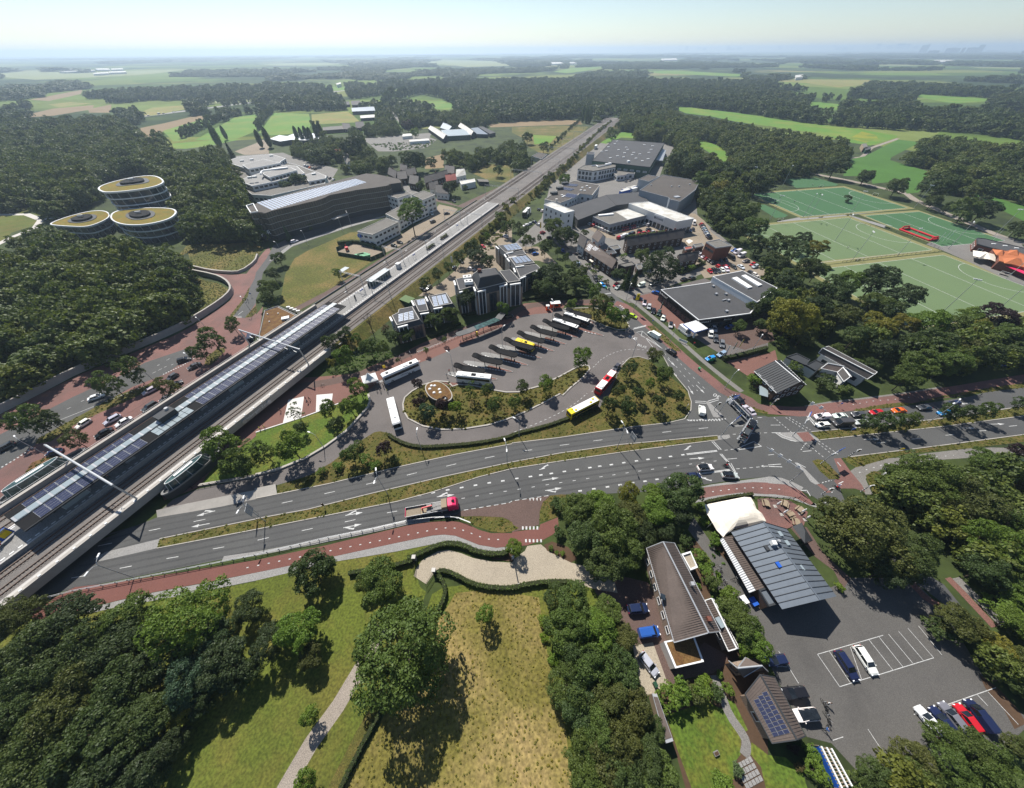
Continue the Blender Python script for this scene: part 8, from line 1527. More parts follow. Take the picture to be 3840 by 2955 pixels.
for a in(("C2 1000,430",5.5,2.6,2.6,'galv','large grey sign board on the median beside twin lamp',1.9),("C1 15,1040",5.5,2.4,3,'galv','tall grey sign board at the left end of the median',1.9),("C1 590,960",2.4,.5,1.2,'rust','small rust brown sign on the grass median',.3,1),("C3 695,320",2.2,.9,.9,'blue','small blue square sign in the median flowers',0,1),("C3 1100,490",2.2,.9,.9,'yellow','yellow diamond priority sign on the right verge',0,1),("C3 945,700",2.6,1.6,1.2,'white_metal','white information board beside the pale path',.6),("C3 945,665",2.2,.6,.6,'blue','round blue cycle sign near the pale path',0,1),("C3 595,105",2.2,.6,.6,'blue','blue cycle sign on the far red cycle path',0,1),("B0 2150,850",2.4,.7,.7,'blue','blue sign beside the road below the field',0,1),("C2 1480,120",2.2,.9,.8,'galv','grey sign at the corner of the grass wedge',.9),("C2 1280,185",1.4,.5,.5,'galv','small grey marker box in the grass wedge',0,1),("B2 1190,1080",2.2,.5,.5,'blue','small blue sign at the cycle path verge',0,1),("B2 1450,1240",1.6,3.4,1.0,'white_paint','white advertising banner on the fence by the petrol canopy',-.75),("B2 1540,1270",2.2,.6,.6,'red','red no entry sign near the petrol canopy',-.4,1),("B2 1690,1400",1.7,2.2,1.3,'green_bin','teal advertising board under the bright blue display car',.2),("B1 1105,1480",3,1,1.4,'yellow','yellow bus stop sign beside the coach',.3,1),("B0 1700,1060",2.4,.5,.5,'blue','round blue sign against the curved wall',0,1)):signboard(*a[:6],*a[6:])
pl=thing('dealer_pole_sign','tall yellow and white dealer pole sign at the crossing','sign',tuple(g("B2 1035,975")));obj('post',MB().tube((0,0,0),(0,0,8),.12,.1),M.galv,pl,w=0);obj('sign_panel',MB().box((0,-.1,7.6),(1.3,.2,3)),M.yellow,pl,w=0);text('\u25CA',pl,(0,-.25,7.9),1.6,'black',rot=Matrix.Rotation(math.pi/2,4,'X'),loc_w=False)
for s,m,lb in(("B2 1790,1375",'white_paint','white dealer flag left of the three by the hedge'),("B2 1850,1345",'pale_field','pale olive dealer flag in the middle of three'),("B2 1900,1325",'yellow','yellow dealer flag right of the three'),("B2 1243,1000",'green_dark','dark green upright banner among the forecourt cars'),("B2 235,300",'yellow','small yellow flag beside the red car'),("B2 130,180",'white_paint','white flag left at the industrial street'),("B2 150,170",'white_paint','white flag right at the industrial street'),("H2 800,720",'white_paint','white flag by the hockey pavement'),("H2 890,700",'blue','blue flag by the hockey pavement'),("H2 960,680",'blue','small blue flag right of the other hockey flags'),("H2 1690,680",'white_paint','tall white banner left above the clubhouse'),("H2 1820,710",'white_paint','tall white banner right above the clubhouse'),("B1 1670,600",'white_paint','white flag at the hedge car park')):
 t=thing('flag',lb,'flag',tuple(g(s)),.4);obj('pole',MB().tube((0,0,0),(0,0,6.4),.06,.04),M.white_metal,t,w=0);obj('cloth',MB().hexa([(.05,-.02,2.8),(1.05,.1,2.9),(1.05,.14,2.9),(.05,.02,2.8)],[(.05,-.02,6.3),(.95,.2,6.2),(.95,.24,6.2),(.05,.02,6.3)]),M[m],t,w=0)
for i,s in enumerate(("D3 0,0 B3 720,530","B3 1100,500","B3 1535,440","B3 1500,965","B3 2025,695","H1 960,760","H1 1620,700","H1 365,775","H1 560,245","H1 880,745","B3 1240,95","B3 1950,960","H2 1720,600","H1 1390,1105","H1 5,270")):
 P=G(s)[-1];t=thing('floodlight_mast','tall slim floodlight mast at the hockey pitches, '+('left end of the front barrier','right part of the front barrier','corner by the pale pavement','behind the yellow trees','in front of the clubhouse','left on the middle barrier','at the joint of the four pitches','beside the blue marked practice turf','by the dark hut','second on the middle barrier','along the back road','behind the copper tree','by the clubhouse parking','in the trees left of the pale pitch','far left behind the back pitch')[i],'floodlight mast',tuple(P),RNG.uniform(0,3));obj('mast',MB().tube((0,0,0),(0,0,15),.14,.08,8),M.galv,t,w=0);obj('crossbar',MB().box((0,0,15),(2.4,.1,.1)),M.galv,t,w=0)
 for x in(-1,-.35,.35,1):obj('floodlight',MB().box((x,-.12,15.1),(.45,.3,.5)),M.white_metal,t,w=0)
for s,rz,lb in(("H1 1165,265",.15,'white goal on the back pitch far side'),("H1 445,310",.15,'white goal at the left of the back barrier'),("H1 1185,745",.15,'white goal on the middle barrier'),("H1 520,800",.15,'white goal left by the practice turf'),("H1 1775,1425",.15,'white goal on the front barrier'),("H1 455,510",-1.1,'white netted goal in the shade of the back pitch'),("H2 1150,375",-1.1,'white goal beside the back road'),("H1 2010,400",-1.1,'dark goal at the back pitch edge'),("H2 20,490",-1.1,'dark goal left of the inflatable pitch'),("H2 1850,1240",-1.1,'goal in front of the clubhouse')):
 t=thing('hockey_goal',lb,'goal',tuple(g(s)),rz);obj('goal_frame',MB().path([Vector(p)for p in((-1.8,0,0),(-1.8,0,2.1),(1.8,0,2.1),(1.8,0,0))],.07,5).path([Vector(p)for p in((-1.8,0,2.1),(-1.8,1.2,0),(1.8,1.2,0),(1.8,0,2.1))],.05,4),M.white_paint,t,w=0);obj('backboard',MB().box((0,1.1,.23),(3.6,.06,.46)),M.black,t,w=0)
def fence(name,s,h,step,m,label,cat='fence',rails=2,slab_=None,rad=.05):
 q=G(s);c=centre(q);t=thing(name,label,cat,(c.x,c.y,0));n=0
 for a,b in zip(q[:-1],q[1:]):
  k=max(1,round((b-a).length/step))
  for i in range(k):
   p,r=a.lerp(b,i/k),a.lerp(b,(i+1)/k)
   obj('post',MB().box((p.x,p.y,h/2),(rad*2,rad*2,h),0,ang(a,b)),M[m],t)
   for j in range(rails):z=h*(.96-j*.42);obj('rail',MB().tube((p.x,p.y,z),(r.x,r.y,z),rad*.8,None,4),M[m],t)
 return t
fence('guard_rail',"D0 330,88 640,8 C0 1000,1608 2181,1375 C1 0,1375 300,1300 620,1225 1000,1150 1280,1085 1500,1058 1640,1050 1730,1060 1830,1100",1.0,2.4,'galv','steel railing between the lower carriageway and red cycle path','railing',2,None,.07)
fence('terrace_fence',"E5 410,160 520,165 650,172 720,165 790,215",1.2,1.6,'black','dark fence with planters around the red restaurant terrace');fence('lawn_fence',"C0 1640,800 1850,760 2181,690",1.1,1.6,'black','dark railing along the slip road near viaduct','railing')
fence('pitch_barrier',"H1 1500,1450 1900,1400 2184,1360 H2 400,900 900,860",1.1,3,'charcoal','dark barrier with boards between the two front pitches','barrier');fence('pitch_barrier',"H1 830,735 1130,715 1640,690 1690,670",1.1,3,'galv','grey barrier behind the middle pitch','barrier');fence('pitch_barrier',"H2 -400,420 0,510 600,690 880,840",1.1,3,'charcoal','barrier between the pale pitch and the inflatable pitch','barrier');fence('wire_fence',"B2 1640,180 1780,310 2000,430 2170,590",1.8,3,'green_dark','green wire fence between car park and wood','fence',3)
fence('plaza_railing',"B1 960,1610 1200,1540 1400,1400",.9,2,'galv','grey railing beside the coach and pagoda tent','railing');fence('stop_railing',"B1 1380,1330 1560,1260 1740,1180",1.0,1.5,'galv','grey railing between cycle lane and bus pavement','railing');fence('field_fence',"B1 390,990 650,840 850,720 1100,560",1.2,4,'rust','rusty mesh fence between rough field and railway path','fence',2)
gt=thing('gate','dark estate gate pillar pair on the gravel drive','gate',tuple(g("C1 1440,1560")))
for s in("C1 1358,1405","C1 1525,1515"):p=g(s);obj('pillar',MB().box((p.x,p.y,1.0),(.7,.7,2)),M.concrete_dark,gt);obj('cap',MB().box((p.x,p.y,2.06),(.85,.85,.12)),M.pale_concrete,gt)
for s in("C1 1450,1640 1525,1520","C1 1350,1540 1360,1410"):a,b=G(s);obj('gate_leaf',MB().path([a+Vector((0,0,.3)),b+Vector((0,0,.3))],.04,4).path([a+Vector((0,0,1.5)),b+Vector((0,0,1.5))],.04,4),M.black,gt);[obj('bar',MB().tube((*a.lerp(b,k/9).xy,.1),(*a.lerp(b,k/9).xy,1.7),.025,None,4),M.black,gt)for k in range(10)]
bar=thing('drive_barrier','slim dark barrier across the gravel drive between stone posts','barrier',tuple(g("C2 25,1520")));a,b=G("C2 8,1395 55,1630");obj('beam',MB().tube(a+Vector((0,0,.9)),b+Vector((0,0,.9)),.07),M.charcoal,bar)
for p in(a,b):obj('stone_post',MB().box((p.x,p.y,.5),(.6,.6,1)),M.pale_concrete,bar)
def body_mesh(name,pose=0):
 me=bpy.data.meshes.new(name);st=.16 if pose else .07
 V=[(0,0,.95),(0,.02,1.2),(0,0,1.42),(0,0,1.52),(0,.02,1.66),(-.1,0,.9),(-.11,st,.5),(-.11,-st*.3,.06),(-.11,st*.6+.1,.04),(.1,0,.9),(.11,-st,.5),(.11,-st*2.2,.08),(.11,-st*2+.1,.04),(-.2,0,1.4),(-.27,-.05,1.13),(-.26,.1,.9),(.2,0,1.4),(.27,.06,1.13),(.26,.16,.92)]
 E=[(0,1),(1,2),(2,3),(3,4),(0,5),(5,6),(6,7),(7,8),(0,9),(9,10),(10,11),(11,12),(2,13),(13,14),(14,15),(2,16),(16,17),(17,18)]
 R=[.14,.13,.15,.06,.11,.1,.075,.05,.05,.1,.075,.05,.05,.07,.05,.04,.07,.05,.04]
 me.from_pydata(V,E,[]);o=bpy.data.objects.new(name,me);COL.objects.link(o);md=o.modifiers.new('s','SKIN')
 for sv,r in zip(me.skin_vertices[0].data,R):sv.radius=(r,r*.85)
 me.skin_vertices[0].data[0].use_root=True;o.modifiers.new('u','SUBSURF').levels=1
 dg=bpy.context.evaluated_depsgraph_get();out=bpy.data.meshes.new_from_object(o.evaluated_get(dg));bpy.data.objects.remove(o);out.name=name
 out.materials.clear()
 for m in('matt_tint','charcoal','skin','bark'):out.materials.append(M[m])
 for p in out.polygons:c=p.center;p.material_index=3 if c.z>1.68 or(c.z>1.58 and c.y<-.02)else 2 if c.z>1.47 or(abs(c.x)>.2 and c.z<1.16)else 0 if c.z>.93 else 1
 return out
BODY=[body_mesh('person_body',0),body_mesh('person_body',1)]
SH={'white':(.75,.75,.73),'black':(.02,.02,.02),'blue':(.05,.15,.4),'yellow':(.8,.85,.05),'red':(.5,.05,.05),'grey':(.25,.25,.26),'pink':(.7,.35,.4)}
def person(s,col,label,z=.03,rz=None,walk=1):
 P=g(s,max(0,z));t=thing('person',label,'person',(P.x,P.y,z),RNG.uniform(0,6.28)if rz is None else rz,color=SH[col]);obj('body',BODY[walk],parent=t,color=SH[col]);obj('hair',MB().lathe([(0,1.79),(.08,1.77),(.105,1.69),(.09,1.63)],8,(0,-.01,0)),M.bark,t,w=0);return t
for a in(("Z1 100,1180",'black','person in dark clothes left of the group before the coach'),("Z1 138,1185",'grey','person in grey second in the group before the coach'),("Z1 172,1140",'black','person nearest the coach front in dark clothes'),("Z1 213,1190",'yellow','person in yellow safety vest before the coach'),("Z1 235,1130",'blue','person in blue beside the coach wheel'),("Z1 110,1110",'white','person in white beside the tent edge'),("Z1 857,1020",'white','person in white walking by the first bus bay'),("Z1 885,975",'red','person in red at the first bus bay'),("Z1 965,965",'black','person waiting under the lamp mast'),("Z1 1012,665",'blue','person in blue beside the long shelter end'),("Z1 1070,620",'black','person in black under the long shelter'),("Z1 1708,295",'red','person in red walking past the tall office'),("C1 430,45",'red','person at the white paving upper left'),("C1 462,48",'black','person in black at white paving'),("C1 445,70",'grey','person in grey in front of the other two'),("C1 212,145",'black','person walking on the red plaza near the viaduct'),("C1 42,300",'yellow','person in yellow vest left at the lawn edge'),("C1 80,288",'yellow','person in yellow vest right at the lawn edge'),("B2 112,955",'pink','person in pink on the brick pavement by the offices'),("H1 1585,1225",'white','hockey player on the pale pitch'),("H1 520,430",'white','player in white upper left on back pitch'),("H1 745,500",'white','player in white on the left of back pitch'),("H1 1145,385",'grey','player in the middle of the back pitch'),("H1 1030,235",'white','player in white on the small far pitch'),("D3 470,1180",'blue','person in blue and white beside the bicycles on the lot'),("D3 490,960",'white','person in white bending at the bicycles on the lot')):person(*a)
for s,c,lb in(("C0 35,1290",'red','person in red walking at the near end of the platform'),("R1 530,525",'black','person in black under the near canopy end'),("C0 1070,600",'grey','person in grey under the middle canopy'),("C0 940,705",'red','person in reddish clothes under the white beam'),("C0 1640,225",'black','person in black by the glass canopy part'),("B1 130,1300",'blue','person in blue under the far canopy'),("B1 60,1460",'black','person in black under the canopy by the columns')):person(s,c,lb,4.5)
def wheel_ring(mb,c,r):
 n=14;pts=[Vector((c[0]+r*math.cos(2*math.pi*i/n),0,c[1]+r*math.sin(2*math.pi*i/n)))for i in range(n+1)];mb.path(pts,.03,4)
def make_bike(label,P,rz,motor=False):
 t=thing('motorcycle' if motor else 'bicycle',label,'motorcycle' if motor else 'bicycle',P,rz);k=1.25 if motor else 1
 for x in(-.52*k,.52*k):mb=MB();wheel_ring(mb,(x,.34),.33);obj('wheel',mb,M.tyre,t,w=0)
 mb=MB();[mb.tube(Vector(a),Vector(b),.025 if not motor else .09,None,5)for a,b in(((-.52*k,0,.34),(-.2,0,.85)),((-.2,0,.75),(.38*k,0,.8)),((-.2,0,.7),(.05,0,.32)),((.05,0,.32),(.4*k,0,.75)),((.52*k,0,.34),(.38*k,0,.95)),((-.52*k,0,.34),(.05,0,.32)))];obj('frame',mb,M.black,t,w=0)
 obj('saddle',MB().box((-.22,0,.92),(.28*k*(2 if motor else 1),.16*k,.07)),M.black,t,w=0);obj('handlebar',MB().tube((.36*k,-.28,1.02),(.36*k,.28,1.02),.022),M.galv,t,w=0)
 if motor:obj('engine',MB().box((.05,0,.5),(.5,.3,.4)),M.charcoal,t,w=0);obj('tank',MB().box((.15,0,.85),(.5,.28,.2)),M.red,t,w=0)
 return t
B0_=make_bike('bicycle left in the group behind the hedge of the restaurant',tuple(g("C2 1740,1500")),.4)
for i,(s,rz,lb)in enumerate((("C2 1770,1515",1.,'bicycle right in the upper group in the restaurant yard'),("C2 1765,1480",2.,'bicycle at the top of the upper group in the yard'),("C2 1790,1590",.6,'bicycle left in the lower group in the yard'),("C2 1815,1610",1.6,'bicycle right in the lower group in the yard'),("C2 1885,1570",.2,'bicycle alone left near the corrugated roof'),("C2 1915,1585",1.2,'bicycle alone right near the corrugated roof'),("C2 1585,1580",1.9,'bicycle on the path beside the brown house'),("D3 465,970",1.6,'upper bicycle standing in the parking lot'),("D3 480,1000",1.3,'bicycle touching the upper one in the parking lot'),("D3 490,1080",1.7,'middle bicycle standing in the parking lot'),("D3 500,1130",.8,'lower bicycle standing in the parking lot'),("B1 1305,1330",.5,'bicycle on the shaded cycle lane'),("B1 570,1610",.5,'bicycle leaning near the viaduct railing'),("C3 1800,10",.3,'bicycle on the red path at the right'))):copy_tree(B0_,tuple(g(s)),rz,lb)
make_bike('motorcycle waiting between the two white cars at the stop line',tuple(g("C2 1815,608")),-.1,True);make_bike('motorcycle on the south road at the crossing',tuple(g("C3 578,800")),2.2,True)
def rider(s,rz,col,lb,z=.0):P=g(s);t=thing('cyclist',lb,'person',(P.x,P.y,.25),rz-math.pi/2,color=SH[col]);obj('body',BODY[1],parent=t,color=SH[col]);obj('helmet',MB().lathe([(0,1.83),(.1,1.79),(.13,1.7)],8),M.white_paint,t,w=0)
rider("C3 580,795",2.2,'blue','rider in blue on the motorcycle at the crossing');rider("B1 1318,1345",.5,'white','cyclist in white on the shaded cycle lane');rider("B1 1235,1385",.5,'red','cyclist in red on the shaded cycle lane');rider("B0 2100,885",1.,'black','cyclist left on the road below the field');rider("B0 2120,890",1.,'grey','cyclist right on the road below the field');rider("C2 1818,600",-.1,'black','motorcyclist in black at the stop line')
wb=[("B2 800,780",'green_bin','green wheeled bin at the street mouth left'),("B2 825,790",'green_dark','dark wheeled bin at the street mouth right'),("B2 1590,1470",'green_bin','green litter bin beside the cycle path'),("D2 1210,800",'green_dark','dark green wheeled bin at the gravel edge'),("D2 1960,85",'white_paint','white covered crate behind the restaurant'),("D2 2040,100",'blue','bright blue covered crate behind the restaurant')]
for s,m,lb in wb:big='crate' in lb;t=thing('covered_crate' if big else 'wheeled_bin',lb,'crate' if big else 'bin',tuple(g(s)),.3);k=1.9 if big else 1;obj('body',MB().hexa([(-.26*k,-.3*k,.08),(.26*k,-.3*k,.08),(.26*k,.3*k,.08),(-.26*k,.3*k,.08)],[(-.32*k,-.38*k,1.0),(.32*k,-.38*k,1.0),(.32*k,.38*k,1.0),(-.32*k,.38*k,1.0)]),M[m],t,w=0);obj('lid',MB().box((0,0,1.04),(.7*k,.84*k,.08)),M[m],t,w=0)
# == trees one by one
TW={'dark':'dark green','deep':'blackish green','mid':'mid green','fresh':'fresh green','yellow':'yellowish','olive':'olive green','blue':'bluish green','purple':'purple leaved','lime':'bright lime green','brown':'brownish','pale':'pale green'}
KW={'broad':'broad tree','lobed':'big spreading tree','street':'young tree','sparse':'thin sparse tree','poplar':'slim columnar tree','spruce':'conifer','shrub':'shrub'}
ORD=('leftmost','second from the left','third from the left','fourth from the left','fifth from the left','sixth from the left','seventh from the left','eighth from the left','ninth from the left','tenth from the left','eleventh from the left','twelfth from the left')
KC={'b':'broad','l':'lobed','s':'street','t':'sparse','p':'poplar','c':'spruce','h':'shrub'}
TC={'d':'dark','k':'deep','m':'mid','f':'fresh','y':'yellow','o':'olive','b':'blue','u':'purple','l':'lime','w':'brown','a':'pale'}
def grove(place,s,hk=None):
 t=None;items=[]
 for k in s.split():
  if ',' in k:x,y,r,c=k.split(',');items.append((t,float(x),float(y),float(r),KC[c[0]],TC[c[1]]))
  else:t=k
 cnt={}
 for it in items:cnt.setdefault(it[4:],[]).append(it)
 for(kd,ti),L in cnt.items():
  L.sort(key=lambda i:TILES[i[0]][0]+i[1]*TILES[i[0]][2])
  for n,it in enumerate(L):
   lb='%s %s %s'%(TW[ti],KW[kd],place)
   if len(L)>1:lb+=', '+('rightmost' if n==len(L)-1 else ORD[n]if n<=(len(L)-1)//2 or len(L)<4 else ORD[len(L)-1-n].replace('left','right'))
   sh=kd=='shrub';nm={'spruce':'conifer','poplar':'columnar_tree','shrub':'shrub'}.get(kd,'tree')
   tree('%s %f,%f'%it[:3],it[3],kd,ti,lb,hk=hk or(1.75 if kd in('broad','lobed')else 2.3),name=nm,cat='shrub' if sh else 'tree')
grove('on the oval bus station island',"Z1 540,1090,62,su 558,1300,72,su 800,1310,78,su 660,1395,92,sb 950,1340,72,sl 1105,1165,85,tm 1290,1170,66,sm 1372,1330,80,sm 1590,1290,78,sm 1680,1130,75,sd 1935,1090,88,sf B2 585,1362,78,sf")
grove('on the wedge beside the bus loop',"B2 1000,1450,68,sd 1220,1345,66,so 1290,1510,66,sm 1180,1585,40,sf 910,1640,58,sd 1085,1665,55,sd C2 840,75,72,sd 1005,110,82,sd 1250,50,62,sd 1425,8,46,sd")
grove('on the triangular grass island',"B2 740,925,82,so 820,895,52,sd 868,985,72,sf 950,1012,60,sf 513,905,42,sf")
grove('on the bright lawn by the slip road',"C1 328,140,66,ta 600,112,76,sm 690,245,62,sd 790,90,90,sf 280,430,122,sf 60,490,92,sm 380,270,48,sd C0 1888,420,132,sf 2010,590,112,sm 2105,430,62,ta B1 870,1620,76,sf")
grove('in the verge above the upper carriageway',"C1 800,500,74,sm 1085,450,68,su 880,430,45,hm 940,560,60,hf 700,610,50,hf 1180,560,46,hd 560,650,46,hf 430,720,40,ho 1020,600,50,hf")
grove('on the slope beside the viaduct',"B1 640,1230,72,sd 760,1170,68,sd 855,1210,42,sf 735,1350,85,sf 960,1270,72,sm 1070,1275,58,sm 640,1400,38,ty")
grove('in front of the grey roofed offices',"B1 1172,1192,74,bd 1285,1172,72,bm 1100,1120,40,hw 1510,1050,78,bm 1660,995,88,bm 2112,942,54,sf 1230,1000,30,hm");grove('standing tall before the central office',"B1 1790,865,84,bk",2.6)
grove('along the brick pavement of the bus station',"B1 1602,1210,26,sm 1447,1300,24,sf 1205,1385,20,sd")
grove('in the car park by the hedge',"B1 1435,730,46,sm 1545,650,48,sd 1640,590,42,sm 1735,500,52,sd 1835,430,66,sd 1890,500,88,bk 1970,545,70,bd 1975,330,28,sf 2075,160,36,sf 2130,250,50,sm")
grove('standing alone beside the white offices at the tracks',"B1 1312,120,116,bf",2.5)
grove('by the road below the garage',"B1 190,520,62,bd 140,650,62,bd 112,770,86,bm 90,870,82,bd 265,310,38,cb 60,200,60,bk 690,640,38,sf 330,240,46,hm 450,240,46,hd")
grove('in the strip left of the viaduct',"B0 1970,1080,62,sm 1800,1210,92,sm 1690,1310,74,sm 1100,1470,102,sm 920,1580,105,sm 825,1590,66,sm 1430,1610,84,so C0 250,210,118,sm 110,250,86,sm 390,220,92,sd 620,375,96,so")
grove('along the street beside the offices',"B2 120,365,42,sm 170,370,30,sd 70,300,34,sd 235,345,24,sd 285,425,54,sd 390,455,28,sm 460,505,32,sm 535,580,36,sm 590,640,52,sm 640,720,46,sf 700,790,54,sf 10,230,30,sm 120,270,26,sd 60,235,28,sd")
grove('grouped in front of the right office',"B2 190,680,78,bk 240,760,70,bd 330,660,118,bk 300,770,90,bd 470,740,98,bd 560,720,62,bm 520,650,52,bd")
grove('beside the white block office and street',"B2 350,250,96,bm 430,330,92,bd 510,345,66,bd 520,190,36,ck")
grove('among the terrace houses',"B2 1270,570,150,lk 1110,500,72,bm 905,660,64,bd 985,690,58,cd 1050,690,46,cd 860,600,34,hm 1520,600,40,hf 1600,560,42,ho 620,300,34,bm 700,640,30,hf 650,580,28,hf 750,690,28,hf 800,720,30,hd 950,500,34,hf 1430,620,36,hm 720,600,26,ho")
grove('beside the car dealership',"B2 1940,1100,64,bm 2080,950,88,bd 2120,1080,62,bd 2070,1560,72,hf B3 40,1480,50,hm 230,1470,70,hm")
grove('around the chalet and corner house',"B3 480,1580,92,hd 640,1640,70,hm 330,1230,70,hm 530,1360,40,ho 760,1400,60,hm 880,1430,72,bd 120,1250,60,hm 580,1300,60,bm 700,1330,46,hd 450,1500,46,ho")
grove('in the wood by the hockey pitches',hk=2.1,s="B3 220,1010,190,ly 60,880,130,bd 560,800,150,bd 700,720,120,bf 930,700,160,bk 1130,850,140,bk 900,900,130,bm 620,1020,130,bo 930,1090,140,by 1160,1080,110,by 420,940,120,bk 1020,960,120,bd 760,1180,130,bd 1350,1060,150,bf 1560,1080,130,bm 1700,1020,110,bf 1950,1010,140,bu 1780,1130,110,by 1420,1230,150,bd 1640,1270,140,bo 1250,1230,120,bd 1300,1430,160,bm 1560,1400,150,bm 1820,1330,150,bd 2050,1180,150,bm 2150,1330,120,bd 1180,1540,110,bm 300,1180,90,bo 1000,1290,130,bk 60,560,110,bd 330,600,110,bd 240,470,100,bd 420,440,90,by 280,370,80,bk 100,400,110,bd 430,610,90,bm 170,720,110,bk")
grove('in the median of the right road',"C3 860,230,66,sd 1020,225,84,sd 1215,210,76,sm 1570,150,80,sd 1720,140,80,sd 1880,130,76,sm 2150,70,60,sd 980,280,46,ho 1150,280,46,ho")
grove('in the wood beyond the pale path',"C3 1200,560,80,ta 1350,720,230,lm 1100,700,130,bm 1850,570,150,bm 2080,610,110,bb 2140,480,90,bu 1700,900,240,lo 1500,960,150,bo 2050,1050,200,lm 1900,1250,240,lf 2100,1350,180,bm 1850,1500,180,bd 1250,830,120,bk 2150,820,130,bw 2080,1600,150,bm 1650,1250,90,bk")
grove('standing huge beside the south road',"C3 850,1180,330,lo 1180,1330,250,ld 620,1050,190,bo 1000,1500,170,bk")
grove('beside the restaurant and its yard',"C2 1600,960,44,hf 1640,1075,48,hf 1730,1245,66,hf 1580,1370,60,hf 1640,1480,66,hf 1700,1600,74,hm 1650,1410,40,hl C3 610,1640,46,hl D2 1750,170,110,hm 1900,200,130,bm 2000,330,140,bm 2060,470,130,bf 1850,30,80,hf 1990,520,80,hl")
grove('in the clump above the brown house',"C2 560,980,140,bm 740,950,140,bf 870,1150,230,lm 640,1200,170,bd 800,1420,170,bd 960,1300,170,bm 1000,850,100,by 1210,830,95,bf 1240,990,130,bf 1450,830,170,bd 1420,1010,110,bk 1000,1030,130,bo 375,930,66,hd 400,1180,60,hd 20,1310,76,bf 1100,1180,120,bk 1300,1150,90,bk 1480,1250,60,hd 330,1310,24,hf 380,1345,22,hf 430,1350,24,hf")
grove('in the tree row beside the meadow',"D2 530,90,170,bm 380,60,120,bd 480,340,200,bm 720,330,170,bf 820,180,120,bm 950,400,120,bo 560,560,170,bd 700,680,210,lm 480,800,190,lm 920,680,170,bd 800,900,200,lo 560,980,190,bd 1010,970,170,bo 700,1180,210,lm 950,1180,210,lo 600,1380,190,bm 830,1400,210,bo 1120,1450,210,ld 950,1620,230,ld 680,1640,200,bm 1250,1620,200,bm 1220,1180,100,bd 270,260,56,hl 270,400,44,hl 370,590,70,hf")
grove('in the garden behind the brown house',"D2 1330,900,120,hf 1450,870,110,hf 1560,880,90,ho 1620,830,90,hf 1740,880,76,hd 1640,760,60,hl 1790,1640,110,hf 1920,1530,60,ha 1830,830,50,hf 1770,720,36,hf D3 370,1380,74,hf 400,1530,96,hf 480,1640,70,hd 220,1350,50,hu 260,1500,40,hw")
grove('at the edges of the parking lot',"D3 1580,260,170,bo 1750,330,120,bo 1450,330,120,hd 1950,480,130,by 2100,560,130,bo 2050,760,110,bd 1230,1420,170,bo 1480,1250,160,bm 1750,1330,180,bm 1300,1600,180,bm 900,1570,150,bd 1080,1480,100,hd 1600,1560,200,bm 1950,1500,220,lm 2130,1330,120,bo 760,1640,110,hm 2100,260,150,bf 1960,120,120,hf 2140,60,130,bf")
grove('in the park beside the gravel path',"D1 1250,500,430,lm 370,330,190,bf 120,420,170,bk 470,560,110,bo 460,1060,80,sf 920,920,70,sf 420,1620,95,sf 1950,190,80,sf")
grove('at the park edge by cycle path',"D0 1100,190,200,bm 1600,230,320,lf 600,250,260,bk 130,210,200,lo 2130,140,130,bk 1850,420,170,bk C1 470,1520,180,bd 590,1470,100,bm 1080,1590,190,bm 930,1600,90,bm")
grove('in the lower left park wood',"D0 250,560,330,ld 700,560,300,ld 1000,480,240,bk 150,950,330,ld 600,900,320,lo 1000,800,260,bd 1400,560,220,bk 1680,720,240,lb 1950,650,230,bk 1450,950,200,bd 300,1300,330,ld 800,1250,320,bd 1150,1180,260,bd 350,1620,330,bd 850,1600,300,bk 1250,1500,220,bk 1450,1300,150,bk 0,700,250,bd 0,1150,250,bd 1550,1050,130,by 2100,720,130,bd 1700,950,130,bk")
grove('around hockey pitches and crop field',"H1 1870,110,110,bd A3 580,1420,100,bd 835,1500,66,bd 1105,1590,88,bd 1440,1610,130,bd 1350,1590,70,bd H2 1300,200,230,bm 1560,180,230,bk 1000,160,100,bd 2100,480,160,bd 760,60,130,bd 2160,560,120,bd B3 680,10,40,hd")
grove('around dark houses and nursery',"A1 340,1140,26,pd 385,1150,26,pd 425,1145,28,pd 460,1150,26,pd 510,1120,30,pd 545,1115,30,pd 20,1180,30,pd 90,1170,34,pd 480,1045,24,bd 525,1040,16,bd A0 1960,1290,44,ck 1830,1160,40,pa 1905,1130,24,pa A1 1655,1600,66,bk 1500,1385,50,bd 1350,1370,90,bk 815,1260,110,bk 1290,1070,50,bu 1355,1130,44,bl 1470,920,60,bd 250,1580,60,bd 370,1540,76,bd 590,1320,46,bf 500,1370,44,bd 1400,1580,44,bm 1780,1600,24,bm 880,1440,70,bm 2060,1450,46,bm A2 270,1250,46,bm 130,1170,50,bm 440,1530,60,bf 330,1490,34,bm 290,1520,30,bm 860,1140,60,bm 610,970,26,pm 640,980,26,pm 665,990,24,pm 1230,1090,70,bf 1480,1120,60,bm 1105,830,34,bm")
grove('standing right of the warehouses',"A2 1400,1370,110,bd 1550,1420,110,bd 1700,1400,100,bo 1850,1480,110,bd 1640,1560,100,bm 1980,1450,110,bd 2100,1560,110,bd 1760,1620,90,by B2 1860,60,120,bd 1960,150,120,bm 1760,150,100,bd 2060,260,110,bm 1700,60,80,bd 1900,280,90,bd 2100,400,90,bd")
P=g("B1 1000,1160");t=thing('bare_tree','leafless tree with a guard frame on the lawn by the low office','tree',tuple(P));mb=MB();mb.tube((0,0,0),(0,0,5),.2,.14,7);rr=random.Random(4)
